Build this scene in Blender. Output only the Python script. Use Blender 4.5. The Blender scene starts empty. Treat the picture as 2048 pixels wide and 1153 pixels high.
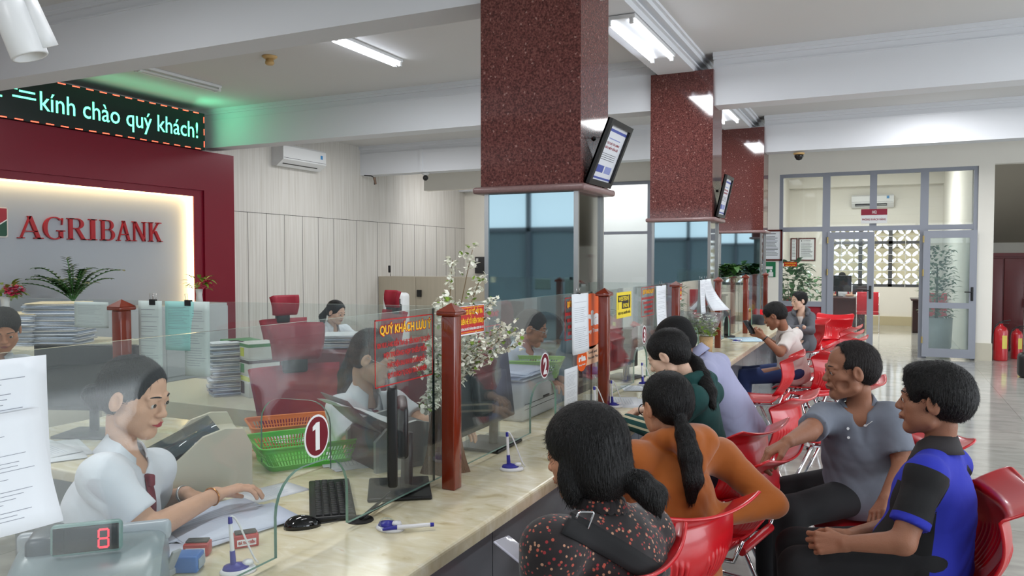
import bpy, bmesh, math, random
import numpy as np
from mathutils import Vector, Matrix, Euler
PI = math.pi
SC = bpy.context.scene
COL = SC.collection

# ------------------------------------------------------------------ camera
IW, IH, FPX = 2048, 1153, 1559.0
CAM_H = 1.6
PITCH = math.radians(2.0)
YAW = math.radians(25.408)
cam_d = bpy.data.cameras.new('camera'); cam = bpy.data.objects.new('camera', cam_d)
COL.objects.link(cam); SC.camera = cam
cam_d.sensor_fit = 'HORIZONTAL'; cam_d.sensor_width = 36.0; cam_d.lens = FPX / IW * 36.0
cam_d.clip_start = 0.05; cam_d.clip_end = 200
cam.location = (0, 0, CAM_H)
cam.rotation_euler = (PI / 2 - PITCH, 0, YAW)

# ------------------------------------------------------------------ render look
SC.view_settings.view_transform = 'Standard'
SC.view_settings.look = 'None'
SC.view_settings.gamma = 1.0
SC.view_settings.exposure = 0.40
SC.view_settings.use_curve_mapping = False
SC.cycles.transparent_max_bounces = 28
SC.cycles.max_bounces = 8
SC.cycles.diffuse_bounces = 3
SC.cycles.glossy_bounces = 4
SC.cycles.adaptive_threshold = 0.03

# ------------------------------------------------------------------ world: overcast daylight outside
w = bpy.data.worlds.new('world'); SC.world = w; w.use_nodes = True
w.node_tree.nodes['Background'].inputs[0].default_value = (0.80, 0.90, 1.0, 1)
w.node_tree.nodes['Background'].inputs[1].default_value = 1.8

# ------------------------------------------------------------------ daylight through the windows that stand out of view
def area(name, loc, rot, sx, sy, power, col=(1, 1, 1)):
    l = bpy.data.lights.new(name, 'AREA'); l.shape = 'RECTANGLE'; l.size = sx; l.size_y = sy
    l.energy = power; l.color = col
    o = bpy.data.objects.new(name, l); COL.objects.link(o); o.location = loc; o.rotation_euler = rot
    return o
# entrance front on the right side (x = 8.2), looking into the room along -x
area('daylight_entrance', (8.15, 3.5, 1.75), (0, PI / 2, 0), 2.6, 12.0, 300, (0.90, 0.95, 1.0))
# windows behind the photographer (y = -5.4)
area('daylight_rear', (-.7, -5.38, 2.68), (PI / 2, 0, 0), 17.5, .78, 52, (0.86, 0.93, 1.0))

# ================================================================== helpers
_F = Vector((-math.sin(YAW) * math.cos(PITCH), math.cos(YAW) * math.cos(PITCH), -math.sin(PITCH)))
_R = Vector((math.cos(YAW), math.sin(YAW), 0)); _U = _R.cross(_F)
_C = Vector((0, 0, CAM_H))
def ray(px, py): return _F + _R * ((px - 1024) / FPX) - _U * ((py - 576.5) / FPX)
def at(px, py, dep): return _C + ray(px, py) * dep            # a point seen at px, py, dep metres ahead
def onZ(px, py, z): d = ray(px, py); return _C + d * ((z - CAM_H) / d.z)
def onX(px, py, x): d = ray(px, py); return _C + d * (x / d.x)
def onY(px, py, y): d = ray(px, py); return _C + d * (y / d.y)
def V(*a): return Vector(a)

def lin(c):
    f = lambda v: v / 12.92 if v <= 0.04045 else ((v + 0.055) / 1.055) ** 2.4
    return tuple(f(x / 255.0) for x in c) + (1.0,)

MATS = {}
def mat(name, rgb=(200, 200, 200), rough=0.5, metal=0.0, spec=0.5, noise=0.0, nscale=20.0, bump=0.0, bscale=60.0,
        coat=0.0, emit=0.0, emit_rgb=None, stretch=(1, 1, 1), alpha=1.0, sheen=0.0, sss=0.0, trans=0.0):
    if name in MATS: return MATS[name]
    m = bpy.data.materials.new(name); m.use_nodes = True
    nt = m.node_tree; b = nt.nodes['Principled BSDF']
    b.inputs['Base Color'].default_value = lin(rgb)
    b.inputs['Roughness'].default_value = rough; b.inputs['Metallic'].default_value = metal
    b.inputs['Specular IOR Level'].default_value = spec
    b.inputs['Coat Weight'].default_value = coat
    b.inputs['Alpha'].default_value = alpha
    b.inputs['Sheen Weight'].default_value = sheen
    b.inputs['Transmission Weight'].default_value = trans
    if sss:
        b.inputs['Subsurface Weight'].default_value = sss
        b.inputs['Subsurface Radius'].default_value = (0.012, 0.005, 0.003)
        b.inputs['Subsurface Scale'].default_value = 1.0
    if emit:
        b.inputs['Emission Color'].default_value = lin(emit_rgb or rgb)
        b.inputs['Emission Strength'].default_value = emit
    if noise or bump:
        tc = nt.nodes.new('ShaderNodeTexCoord'); mp = nt.nodes.new('ShaderNodeMapping')
        mp.inputs['Scale'].default_value = stretch
        nt.links.new(tc.outputs['Object'], mp.inputs['Vector'])
    if noise:
        n = nt.nodes.new('ShaderNodeTexNoise'); n.inputs['Scale'].default_value = nscale; n.inputs['Detail'].default_value = 4
        nt.links.new(mp.outputs[0], n.inputs['Vector'])
        mx = nt.nodes.new('ShaderNodeMix'); mx.data_type = 'RGBA'
        c = lin(rgb)
        mx.inputs[6].default_value = tuple(x * (1 - noise) for x in c[:3]) + (1,)
        mx.inputs[7].default_value = tuple(min(1, x * (1 + noise)) for x in c[:3]) + (1,)
        nt.links.new(n.outputs['Fac'], mx.inputs[0]); nt.links.new(mx.outputs[2], b.inputs['Base Color'])
    if bump:
        n2 = nt.nodes.new('ShaderNodeTexNoise'); n2.inputs['Scale'].default_value = bscale; n2.inputs['Detail'].default_value = 3
        nt.links.new(mp.outputs[0], n2.inputs['Vector'])
        bp = nt.nodes.new('ShaderNodeBump'); bp.inputs['Strength'].default_value = bump; bp.inputs['Distance'].default_value = 0.01
        nt.links.new(n2.outputs['Fac'], bp.inputs['Height']); nt.links.new(bp.outputs[0], b.inputs['Normal'])
    MATS[name] = m
    return m

def nodes_of(m): return m.node_tree.nodes, m.node_tree.links, m.node_tree.nodes['Principled BSDF']
def ramp(ns, ls, src, stops, interp='LINEAR'):
    r = ns.new('ShaderNodeValToRGB'); r.color_ramp.interpolation = interp
    e = r.color_ramp.elements
    while len(e) < len(stops): e.new(0.5)
    for k, (p, c) in enumerate(stops): e[k].position = p; e[k].color = lin(c)
    ls.new(src, r.inputs[0]); return r

# ------------------------------------------------------------------ mesh builder
class MB:
    def __init__(s): s.v = []; s.f = []; s.m = []; s.sm = []; s.cur = 0; s.smooth = False
    def add(s, vs, fs, mi=None, smooth=None):
        o = len(s.v); s.v += [tuple(v) for v in vs]
        mi = s.cur if mi is None else mi; smooth = s.smooth if smooth is None else smooth
        for f in fs: s.f.append(tuple(i + o for i in f)); s.m.append(mi); s.sm.append(smooth)
        return s
    def box(s, x0, x1, y0, y1, z0, z1, mi=None, M=None):
        vs = [V(x, y, z) for z in (z0, z1) for y in (y0, y1) for x in (x0, x1)]
        if M is not None: vs = [M @ v for v in vs]
        return s.add(vs, [(0, 2, 3, 1), (4, 5, 7, 6), (0, 1, 5, 4), (2, 6, 7, 3), (0, 4, 6, 2), (1, 3, 7, 5)], mi, False)
    def rbox(s, x0, x1, y0, y1, z0, z1, r=0.01, mi=None, M=None, seg=3, smooth=True):
        bm = bmesh.new(); bmesh.ops.create_cube(bm, size=1)
        for v in bm.verts:
            v.co = V(x0 + (v.co.x + .5) * (x1 - x0), y0 + (v.co.y + .5) * (y1 - y0), z0 + (v.co.z + .5) * (z1 - z0))
        bmesh.ops.bevel(bm, geom=bm.edges[:], offset=r, segments=seg, profile=0.5, affect='EDGES', clamp_overlap=True)
        s.bm(bm, mi, M, smooth); return s
    def bm(s, bm, mi=None, M=None, smooth=True):
        bm.verts.index_update()
        vs = [(M @ v.co) if M is not None else v.co.copy() for v in bm.verts]
        s.add(vs, [tuple(v.index for v in f.verts) for f in bm.faces], mi, smooth); bm.free(); return s
    def cyl(s, a, b, ra, rb=None, seg=16, mi=None, cap=True, smooth=True):
        rb = ra if rb is None else rb
        a = Vector(a); b = Vector(b); d = (b - a).normalized()
        u = d.orthogonal().normalized(); w_ = d.cross(u)
        vs = []
        for (c, r) in ((a, ra), (b, rb)):
            for k in range(seg):
                t = 2 * PI * k / seg; vs.append(c + u * (r * math.cos(t)) + w_ * (r * math.sin(t)))
        s.add(vs, [(k, (k + 1) % seg, seg + (k + 1) % seg, seg + k) for k in range(seg)], mi, smooth)
        if cap:
            if ra > 1e-6: s.add(vs[:seg], [tuple(reversed(range(seg)))], mi, False)
            if rb > 1e-6: s.add(vs[seg:], [tuple(range(seg))], mi, False)
        return s
    def tube(s, pts, r, seg=8, mi=None, closed=False):
        pts = [Vector(p) for p in pts]; n = len(pts); rings = []
        rr = r if isinstance(r, (list, tuple)) else [r] * n
        prev = None
        for i in range(n):
            if closed: d = (pts[(i + 1) % n] - pts[i - 1])
            else: d = pts[min(i + 1, n - 1)] - pts[max(i - 1, 0)]
            d = d.normalized() if d.length > 1e-9 else V(0, 0, 1)
            u = d.orthogonal().normalized() if prev is None else (prev - d * prev.dot(d)).normalized()
            prev = u; w_ = d.cross(u)
            rings.append([pts[i] + (u * math.cos(2 * PI * k / seg) + w_ * math.sin(2 * PI * k / seg)) * rr[i] for k in range(seg)])
        vs = [p for r_ in rings for p in r_]; fs = []
        for i in range(n if closed else n - 1):
            j = (i + 1) % n
            for k in range(seg): fs.append((i * seg + k, i * seg + (k + 1) % seg, j * seg + (k + 1) % seg, j * seg + k))
        if not closed: fs.append(tuple(reversed(range(seg)))); fs.append(tuple(range((n - 1) * seg, n * seg)))
        return s.add(vs, fs, mi, True)
    def lathe(s, prof, c=(0, 0, 0), seg=24, mi=None, M=None, smooth=True):
        c = Vector(c); vs = []; n = len(prof)
        for (r, z) in prof:
            for k in range(seg):
                p = V(r * math.cos(2 * PI * k / seg), r * math.sin(2 * PI * k / seg), z)
                vs.append(c + ((M @ p) if M is not None else p))
        fs = [(i * seg + k, i * seg + (k + 1) % seg, (i + 1) * seg + (k + 1) % seg, (i + 1) * seg + k) for i in range(n - 1) for k in range(seg)]
        if prof[0][0] > 1e-6: fs.append(tuple(reversed(range(seg))))
        if prof[-1][0] > 1e-6: fs.append(tuple(range((n - 1) * seg, n * seg)))
        return s.add(vs, fs, mi, smooth)
    def prism(s, pts2, o, ux, uy, un, depth, mi=None, smooth=False, mi_side=None):
        """2-D outline pts2 in plane (ux, uy) at o, thickened along un"""
        o, ux, uy, un = map(Vector, (o, ux, uy, un)); n = len(pts2)
        a = [o + ux * p[0] + uy * p[1] for p in pts2]; b = [p + un * depth for p in a]
        s.add(a + b, [tuple(reversed(range(n))), tuple(range(n, 2 * n))], mi, False)
        s.add(a + b, [(k, (k + 1) % n, n + (k + 1) % n, n + k) for k in range(n)], mi if mi_side is None else mi_side, smooth)
        return s
    def grid(s, P, mi=None, smooth=True, cu=False):
        """P[i][j] grid of points"""
        n, m_ = len(P), len(P[0]); vs = [p for r in P for p in r]; fs = []
        for i in range(n - 1):
            for j in range(m_ if cu else m_ - 1):
                fs.append((i * m_ + j, i * m_ + (j + 1) % m_, (i + 1) * m_ + (j + 1) % m_, (i + 1) * m_ + j))
        return s.add(vs, fs, mi, smooth)
    def sheet(s, P, th, mi=None, smooth=True):
        """thick open surface from a grid of points"""
        n, m_ = len(P), len(P[0]); P = [[Vector(p) for p in r] for r in P]; N = [[None] * m_ for _ in range(n)]
        for i in range(n):
            for j in range(m_):
                du = P[min(i + 1, n - 1)][j] - P[max(i - 1, 0)][j]; dv = P[i][min(j + 1, m_ - 1)] - P[i][max(j - 1, 0)]
                q = du.cross(dv); N[i][j] = q.normalized() if q.length > 1e-12 else V(0, 0, 1)
        A = [[P[i][j] + N[i][j] * th / 2 for j in range(m_)] for i in range(n)]
        B = [[P[i][j] - N[i][j] * th / 2 for j in range(m_)] for i in range(n)]
        vs = [p for r in A for p in r] + [p for r in B for p in r]; K = n * m_; fs = []
        for i in range(n - 1):
            for j in range(m_ - 1):
                a, b, c, d = i * m_ + j, i * m_ + j + 1, (i + 1) * m_ + j + 1, (i + 1) * m_ + j
                fs.append((a, d, c, b)); fs.append((a + K, b + K, c + K, d + K))
        for j in range(m_ - 1):
            fs.append((j, j + 1, j + 1 + K, j + K)); q = (n - 1) * m_; fs.append((q + j + 1, q + j, q + j + K, q + j + 1 + K))
        for i in range(n - 1):
            fs.append(((i + 1) * m_, i * m_, i * m_ + K, (i + 1) * m_ + K))
            q = m_ - 1; fs.append((i * m_ + q, (i + 1) * m_ + q, (i + 1) * m_ + q + K, i * m_ + q + K))
        return s.add(vs, fs, mi, smooth)
    def mesh(s, name, mats):
        me = bpy.data.meshes.new(name); me.from_pydata(s.v, [], s.f)
        mats = mats if isinstance(mats, (list, tuple)) else [mats]
        for m in mats: me.materials.append(m)
        if s.f:
            me.polygons.foreach_set('material_index', s.m); me.polygons.foreach_set('use_smooth', s.sm)
        me.update(); return me
    def build(s, name, mats, parent=None, world=False):
        o = bpy.data.objects.new(name, s.mesh(name, mats)); COL.objects.link(o)
        if parent is not None:
            o.parent = parent
            if world: o.matrix_parent_inverse = parent_inv(parent)
        return o
def parent_inv(p):
    M = Matrix.Translation(p.location) @ p.rotation_euler.to_matrix().to_4x4() @ Matrix.Diagonal(tuple(p.scale) + (1,))
    if p.parent is not None: M = parent_inv(p.parent).inverted() @ p.matrix_parent_inverse @ M
    return M.inverted()
def box(name, mats, b, parent=None, world=False): return MB().box(*b).build(name, mats, parent, world)

def thing(name, label, cat, loc=(0, 0, 0), rotz=0.0, group=None):
    o = bpy.data.objects.new(name, None); COL.objects.link(o); o.empty_display_size = 0.1
    o.location = loc; o.rotation_euler = (0, 0, rotz); o['label'] = label; o['category'] = cat
    if group: o['group'] = group
    return o
def tag(o, label, cat, group=None):
    o['label'] = label; o['category'] = cat
    if group: o['group'] = group
    return o
def struct(name, mb, m):
    o = mb.build(name, m); o['kind'] = 'structure'; return o
def dup(root, loc=None, rotz=None, label=None, group=None, scale=None):
    r = root.copy(); COL.objects.link(r)
    if loc is not None: r.location = loc
    if rotz is not None: r.rotation_euler = (0, 0, rotz)
    if scale is not None: r.scale = (scale,) * 3
    if label: r['label'] = label
    if group: r['group'] = group
    for ch in [c for c in COL.objects if c.parent == root]:
        c = ch.copy(); COL.objects.link(c); c.parent = r
        for g in [q for q in COL.objects if q.parent == ch]:
            d = g.copy(); COL.objects.link(d); d.parent = c
    return r

def text(name, s, m, o, ux, uy, width=None, height=None, extrude=0.001, parent=None, bold=0.0, shear=0.0, world=True, centre=False):
    """lettering as mesh: baseline starts at o, runs along ux, up along uy"""
    cu = bpy.data.curves.new('t', 'FONT'); cu.body = s; cu.size = 1.0; cu.extrude = 0.0; cu.offset = bold; cu.resolution_u = 3
    cu.shear = shear
    tmp = bpy.data.objects.new('t', cu); COL.objects.link(tmp)
    dg = bpy.context.evaluated_depsgraph_get(); dg.update()
    me = bpy.data.meshes.new_from_object(tmp.evaluated_get(dg))
    bpy.data.objects.remove(tmp); bpy.data.curves.remove(cu)
    vs = [v.co.copy() for v in me.vertices]; fs = [tuple(p.vertices) for p in me.polygons]
    bpy.data.meshes.remove(me)
    if not vs: return None
    x0 = min(v.x for v in vs); x1 = max(v.x for v in vs)
    sy = height / 0.73 if height else None; sx = width / (x1 - x0) if width else sy
    if sy is None: sy = sx
    o, ux, uy = Vector(o), Vector(ux).normalized(), Vector(uy).normalized(); un = ux.cross(uy)
    off = x0 if not centre else (x0 + x1) / 2
    mb = MB(); K = len(vs)
    top = [o + ux * ((v.x - off) * sx) + uy * (v.y * sy) + un * extrude for v in vs]
    mb.add(top, fs)
    from collections import Counter
    e = Counter()
    for f in fs:
        for i in range(len(f)): a, b = f[i], f[(i + 1) % len(f)]; e[(a, b)] += 1
    bot = [p - un * extrude for p in top]
    side = [(b, a, a + K, b + K) for (a, b) in e if (b, a) not in e]
    mb.add(top + bot, side)
    return mb.build(name, m, parent, world and parent is not None)

def bez(p0, p1, p2, p3, n=12):
    p0, p1, p2, p3 = map(Vector, (p0, p1, p2, p3)); out = []
    for i in range(n + 1):
        t = i / n; out.append(p0 * (1 - t) ** 3 + p1 * 3 * t * (1 - t) ** 2 + p2 * 3 * t * t * (1 - t) + p3 * t ** 3)
    return out
def smoothpath(pts, r=0.03, n=5):
    """polyline with rounded corners"""
    pts = [Vector(p) for p in pts]; out = [pts[0]]
    for i in range(1, len(pts) - 1):
        a, b, c = pts[i - 1], pts[i], pts[i + 1]
        ra = min(r, (a - b).length * .45, (c - b).length * .45)
        p = b + (a - b).normalized() * ra; q = b + (c - b).normalized() * ra
        for k in range(n + 1):
            t = k / n; out.append(p * (1 - t) ** 2 + b * 2 * t * (1 - t) + q * t * t)
    out.append(pts[-1]); return out
# ================================================================== materials of the room
M_WALL = mat('painted_wall', (222, 222, 222), 0.85, noise=0.03, nscale=3)
M_CREAM = mat('cream_wall', (238, 234, 224), 0.85, noise=0.03, nscale=2)
M_CEIL = mat('ceiling_paint', (214, 213, 212), 0.9)
M_BEAM = mat('beam_paint', (224, 226, 230), 0.85)
M_ALU = mat('grey_aluminium', (146, 150, 160), 0.45, 0.1)
M_STEEL = mat('brushed_steel', (200, 200, 200), 0.28, 1.0)
M_CHROME = mat('chrome', (225, 225, 228), 0.08, 1.0)
M_BLACK = mat('black_plastic', (18, 18, 19), 0.4)
M_DGREY = mat('dark_grey_plastic', (52, 52, 54), 0.45)
M_WHITEP = mat('white_plastic', (225, 226, 226), 0.35)
M_PAPER = mat('white_paper', (228, 232, 236), 0.8)
M_INK = mat('printed_ink', (90, 92, 98), 0.8)
M_TUBE = mat('lit_tube', (255, 255, 255), 0.5, emit=9.0, emit_rgb=(235, 242, 255))

def glass_mat(name, tint=(0.93, 0.965, 0.95), haze=0.03, boost=1.0, hazecol=(190, 200, 205)):
    m = bpy.data.materials.new(name); m.use_nodes = True; nt = m.node_tree; ns, ls = nt.nodes, nt.links
    ns.clear(); out = ns.new('ShaderNodeOutputMaterial')
    tr = ns.new('ShaderNodeBsdfTransparent'); tr.inputs[0].default_value = tint + (1,)
    gl = ns.new('ShaderNodeBsdfGlossy'); gl.inputs['Roughness'].default_value = 0.0
    df = ns.new('ShaderNodeBsdfDiffuse'); df.inputs[0].default_value = lin(hazecol)  # pale diffuse colour put in for hazy reflections of the bright room
    fr = ns.new('ShaderNodeLayerWeight'); fr.inputs[0].default_value = 0.5
    pw = ns.new('ShaderNodeMath'); pw.operation = 'POWER'; pw.inputs[1].default_value = 4.0; ls.new(fr.outputs['Facing'], pw.inputs[0])
    mu = ns.new('ShaderNodeMath'); mu.operation = 'MULTIPLY_ADD'; mu.inputs[1].default_value = 0.9 * boost; mu.inputs[2].default_value = 0.045 * boost; mu.use_clamp = True
    m1 = ns.new('ShaderNodeMixShader'); m2 = ns.new('ShaderNodeMixShader'); m1.inputs[0].default_value = haze
    ls.new(tr.outputs[0], m1.inputs[1]); ls.new(df.outputs[0], m1.inputs[2])
    ls.new(pw.outputs[0], mu.inputs[0]); ls.new(mu.outputs[0], m2.inputs[0]); ls.new(m1.outputs[0], m2.inputs[1]); ls.new(gl.outputs[0], m2.inputs[2])
    ls.new(m2.outputs[0], out.inputs[0]); MATS[name] = m
    return m
M_GLASS = glass_mat('screen_glass', (0.965, 0.985, 0.975), 0.035)
M_GEDGE = mat('glass_edge', (120, 160, 145), 0.15, spec=0.8)
M_GLASS2 = glass_mat('partition_glass', (0.95, 0.97, 0.97), 0.03)
M_GLASS3 = glass_mat('door_glass', (0.80, 0.84, 0.84), 0.10)

# floor: large pale polished tiles
M_FLOOR = mat('polished_tiles', (178, 177, 172), 0.09, spec=0.55)
ns, ls, b = nodes_of(M_FLOOR)
tc = ns.new('ShaderNodeTexCoord'); mp = ns.new('ShaderNodeMapping'); mp.inputs['Location'].default_value = (0.31, 0.2, 0)
ls.new(tc.outputs['Object'], mp.inputs[0])
br = ns.new('ShaderNodeTexBrick'); br.offset = 0; br.inputs['Scale'].default_value = 1.0
br.inputs['Brick Width'].default_value = 0.8; br.inputs['Row Height'].default_value = 0.8; br.inputs['Mortar Size'].default_value = 0.0018
br.inputs['Color1'].default_value = lin((188, 187, 181)); br.inputs['Color2'].default_value = lin((180, 180, 175)); br.inputs['Mortar'].default_value = lin((120, 118, 112))
nz = ns.new('ShaderNodeTexNoise'); nz.inputs['Scale'].default_value = 2.2; nz.inputs['Detail'].default_value = 8; nz.inputs['Distortion'].default_value = 1.2
mp2 = ns.new('ShaderNodeMapping'); mp2.inputs['Scale'].default_value = (1, 2.5, 1); ls.new(tc.outputs['Object'], mp2.inputs[0]); ls.new(mp2.outputs[0], nz.inputs['Vector'])
rp = ramp(ns, ls, nz.outputs['Fac'], [(0.3, (222, 222, 220)), (0.62, (255, 255, 252)), (0.8, (232, 231, 228))])
mx = ns.new('ShaderNodeMix'); mx.data_type = 'RGBA'; mx.blend_type = 'MULTIPLY'; mx.inputs[0].default_value = 1.0
ls.new(mp.outputs[0], br.inputs['Vector']); ls.new(br.outputs['Color'], mx.inputs[6]); ls.new(rp.outputs[0], mx.inputs[7]); ls.new(mx.outputs[2], b.inputs['Base Color'])

# red granite of the pillars
M_GRAN = mat('red_granite', (112, 62, 60), 0.07, spec=0.5)
ns, ls, b = nodes_of(M_GRAN)
tc = ns.new('ShaderNodeTexCoord')
n1 = ns.new('ShaderNodeTexNoise'); n1.inputs['Scale'].default_value = 90; n1.inputs['Detail'].default_value = 3; ls.new(tc.outputs['Object'], n1.inputs['Vector'])
v1 = ns.new('ShaderNodeTexVoronoi'); v1.inputs['Scale'].default_value = 85; ls.new(tc.outputs['Object'], v1.inputs['Vector'])
r1 = ramp(ns, ls, n1.outputs['Fac'], [(0.35, (70, 36, 35)), (0.52, (104, 58, 54)), (0.7, (126, 80, 74))])
r2 = ramp(ns, ls, v1.outputs['Color'], [(0.0, (0, 0, 0)), (0.86, (0, 0, 0)), (0.9, (150, 128, 120))], 'CONSTANT')
mx = ns.new('ShaderNodeMix'); mx.data_type = 'RGBA'; mx.blend_type = 'ADD'; mx.inputs[0].default_value = 0.55
ls.new(r1.outputs[0], mx.inputs[6]); ls.new(r2.outputs[0], mx.inputs[7]); ls.new(mx.outputs[2], b.inputs['Base Color'])
M_LEDGE = mat('pink_granite_ledge', (136, 108, 106), 0.3, noise=0.25, nscale=80)
M_MIRROR = mat('grey_mirror', (146, 170, 178), 0.03, 1.0)
M_MIRROR2 = mat('side_mirror', (168, 170, 166), 0.05, 1.0)

# pale wood wall panels (vertical grain)
M_WOODW = mat('pale_wood_laminate', (205, 200, 190), 0.55)
ns, ls, b = nodes_of(M_WOODW)
tc = ns.new('ShaderNodeTexCoord'); mp = ns.new('ShaderNodeMapping'); mp.inputs['Scale'].default_value = (16, 16, 0.5); ls.new(tc.outputs['Object'], mp.inputs[0])
n1 = ns.new('ShaderNodeTexNoise'); n1.inputs['Scale'].default_value = 1.6; n1.inputs['Detail'].default_value = 6; ls.new(mp.outputs[0], n1.inputs['Vector'])
r1 = ramp(ns, ls, n1.outputs['Fac'], [(0.3, (205, 200, 191)), (0.5, (216, 212, 205)), (0.7, (224, 221, 215))]); ls.new(r1.outputs[0], b.inputs['Base Color'])
M_WOODC = mat('grey_wood_laminate', (176, 166, 148), 0.5, noise=0.1, nscale=1.6, stretch=(16, 16, 0.5))
M_MAROON = mat('maroon_panel', (124, 12, 38), 0.35, spec=0.4)
M_GREYPANEL = mat('sign_backing', (172, 177, 185), 0.6)
M_GLOW = mat('warm_led_strip', (255, 225, 170), 0.5, emit=5.5, emit_rgb=(255, 222, 160))
M_GROOVE = mat('panel_groove', (70, 66, 62), 0.9)

# yellow marble worktop
M_MARBLE = mat('cream_marble', (226, 208, 168), 0.2, spec=0.5)
ns, ls, b = nodes_of(M_MARBLE)
tc = ns.new('ShaderNodeTexCoord'); mp = ns.new('ShaderNodeMapping'); mp.inputs['Rotation'].default_value = (0, 0, 0.5); mp.inputs['Scale'].default_value = (1.0, 2.2, 1.0); ls.new(tc.outputs['Object'], mp.inputs[0])
n1 = ns.new('ShaderNodeTexNoise'); n1.inputs['Scale'].default_value = 7; n1.inputs['Detail'].default_value = 9; n1.inputs['Distortion'].default_value = 1.4; ls.new(mp.outputs[0], n1.inputs['Vector'])
r1 = ramp(ns, ls, n1.outputs['Fac'], [(0.26, (196, 180, 142)), (0.38, (218, 207, 172)), (0.56, (226, 217, 188)), (0.68, (234, 228, 206)), (0.77, (206, 172, 122))])
ls.new(r1.outputs[0], b.inputs['Base Color'])
M_STONE = mat('grey_counter_stone', (122, 126, 132), 0.22, noise=0.25, nscale=3, stretch=(1, 1, 2.5))
M_POST = mat('red_varnished_wood', (118, 40, 18), 0.2, coat=0.5, noise=0.2, nscale=6, stretch=(12, 12, 1))
M_STAIR = mat('stair_soffit', (160, 152, 138), 0.9)

# ================================================================== room shell
XW, XR, YB, YF, ZC, ZB = -9.65, 8.2, -5.4, 17.5, 3.92, 3.34
struct('floor', MB().box(XW - .3, XR + .2, YB - .2, 24.0, -0.12, 0), M_FLOOR)
struct('ceiling', MB().box(XW - .3, XR + .2, YB - .2, 24.0, ZC, ZC + .15), M_CEIL)
struct('wall_left', MB().box(XW - .2, XW, YB - .2, YF + .2, 0, ZC), M_WOODW)
struct('wall_back', MB().box(XW, -1.62 - 3.0, YF, YF + .2, 0, ZC), M_CREAM)
# panel joints of the wood wall (thin dark strips let into it)
g = MB(); g.box(XW - .01, XW + .002, 9.3, 17.5, 2.415, 2.423)
for y in (9.96, 10.40, 10.85, 11.33, 11.77, 12.23, 12.95, 13.69, 14.15, 14.64, 15.12, 15.59, 16.1, 16.55, 17.0):
    g.box(XW - .01, XW + .002, y - .004, y + .004, 0, 2.42)
struct('trim_1', g, M_GROOVE)
# beams across the room with a narrow stepped cornice on both faces
def xbeam(n, y0, y1, x0, x1, z0=ZB, mid=None):
    m_ = MB()
    m_.box(x0, x1, y0, y1, z0, ZC)
    for (a, s_) in ((y0, -1), (y1, 1)):
        for (d0, z_a, z_b) in ((0.05, ZC - .045, ZC), (0.03, ZC - .075, ZC - .045), (0.012, ZC - .16, ZC - .145)):
            lo, hi = sorted((a, a + s_ * d0)); m_.box(x0, x1, lo, hi, z_a, z_b)
    struct('trim_%d' % n, m_, M_BEAM)
xbeam(2, 4.72, 5.02, XW, -2.40); xbeam(3, 4.72, 5.02, -1.74, XR)
xbeam(4, 8.92, 9.22, XW, -2.40); xbeam(5, 8.92, 9.22, -1.74, XR)
xbeam(6, 13.1, 13.4, XW, -2.40); xbeam(7, 13.1, 13.4, -1.74, XR)
xbeam(8, 17.2, 17.5, XW, -4.6)
xbeam(9, 0.5, 0.8, XW, XR); xbeam(10, -3.7, -3.4, XW, XR)
# shallow beam along the pillars
m_ = MB(); m_.box(-2.36, -1.94, YB, 14.5, 3.73, ZC)
for s_, a in ((-1, -2.36), (1, -1.94)):
    for (d0, z_a, z_b) in ((0.10, ZC - .03, ZC), (0.07, ZC - .075, ZC - .03), (0.03, ZC - .13, ZC - .11)):
        lo, hi = sorted((a, a + s_ * d0)); m_.box(lo, hi, YB, 14.5, z_a, z_b)
struct('trim_11', m_, M_BEAM)

# far wall to the customer room: upper band, strip left of the glazing, pier, right part with the opening
wf = MB()
wf.box(-9.0, 1.59, 14.5, 14.68, 3.12, ZC); wf.box(1.59, 8.2, 14.5, 14.68, 3.14, ZC)
wf.box(-2.0, -1.66, 14.5, 14.68, 0, 3.12); wf.box(1.37, 1.59, 14.5, 14.68, 0, 3.12)
struct('wall_far', wf, M_CREAM)
struct('baseboard_far', MB().box(1.36, 1.60, 14.47, 14.5, 0, 0.28), mat('skirting_stone', (196, 190, 172), 0.3))
struct('wall_far_right', MB().box(3.4, XR, 14.5, 14.68, 0, 3.16), M_CREAM)
# beyond the opening: stair slab and dim hall
struct('wall_hall', MB().box(1.5, XR, 17.6, 17.8, 0, ZC).box(1.4, 1.5, 14.68, 17.6, 0, ZC), M_CREAM)
sl = MB(); sl.add([V(1.5, 14.7, 3.4), V(5, 14.7, 3.4), V(5, 17.6, 1.95), V(1.5, 17.6, 1.95), V(1.5, 14.7, 3.6), V(5, 14.7, 3.6), V(5, 17.6, 2.15), V(1.5, 17.6, 2.15)],
                  [(0, 1, 2, 3), (4, 7, 6, 5), (0, 4, 5, 1), (2, 6, 7, 3), (0, 3, 7, 4), (1, 5, 6, 2)])
struct('trim_12', sl, M_STAIR)
# customer room shell
struct('wall_room_left', MB().box(-2.35, -2.2, 14.68, 21.6, 0, ZC), M_CREAM)
struct('wall_room_right', MB().box(1.3, 1.4, 14.68, 21.6, 0, ZC), M_CREAM)
wr = MB(); wr.box(-2.2, -1.32, 21.5, 21.65, 0, 3.45); wr.box(0.98, 1.3, 21.5, 21.65, 0, 3.45); wr.box(-1.32, .98, 21.5, 21.65, 0, 0.95); wr.box(-1.32, .98, 21.5, 21.65, 2.42, 3.45)
wr.box(-2.2, 1.3, 21.2, 21.65, 3.45, ZC)
struct('wall_room_back', wr, M_CREAM)
struct('baseboard_room', MB().box(-2.2, 1.3, 21.44, 21.5, 0, 0.22), mat('beige_skirting', (196, 184, 150), 0.4))
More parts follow.
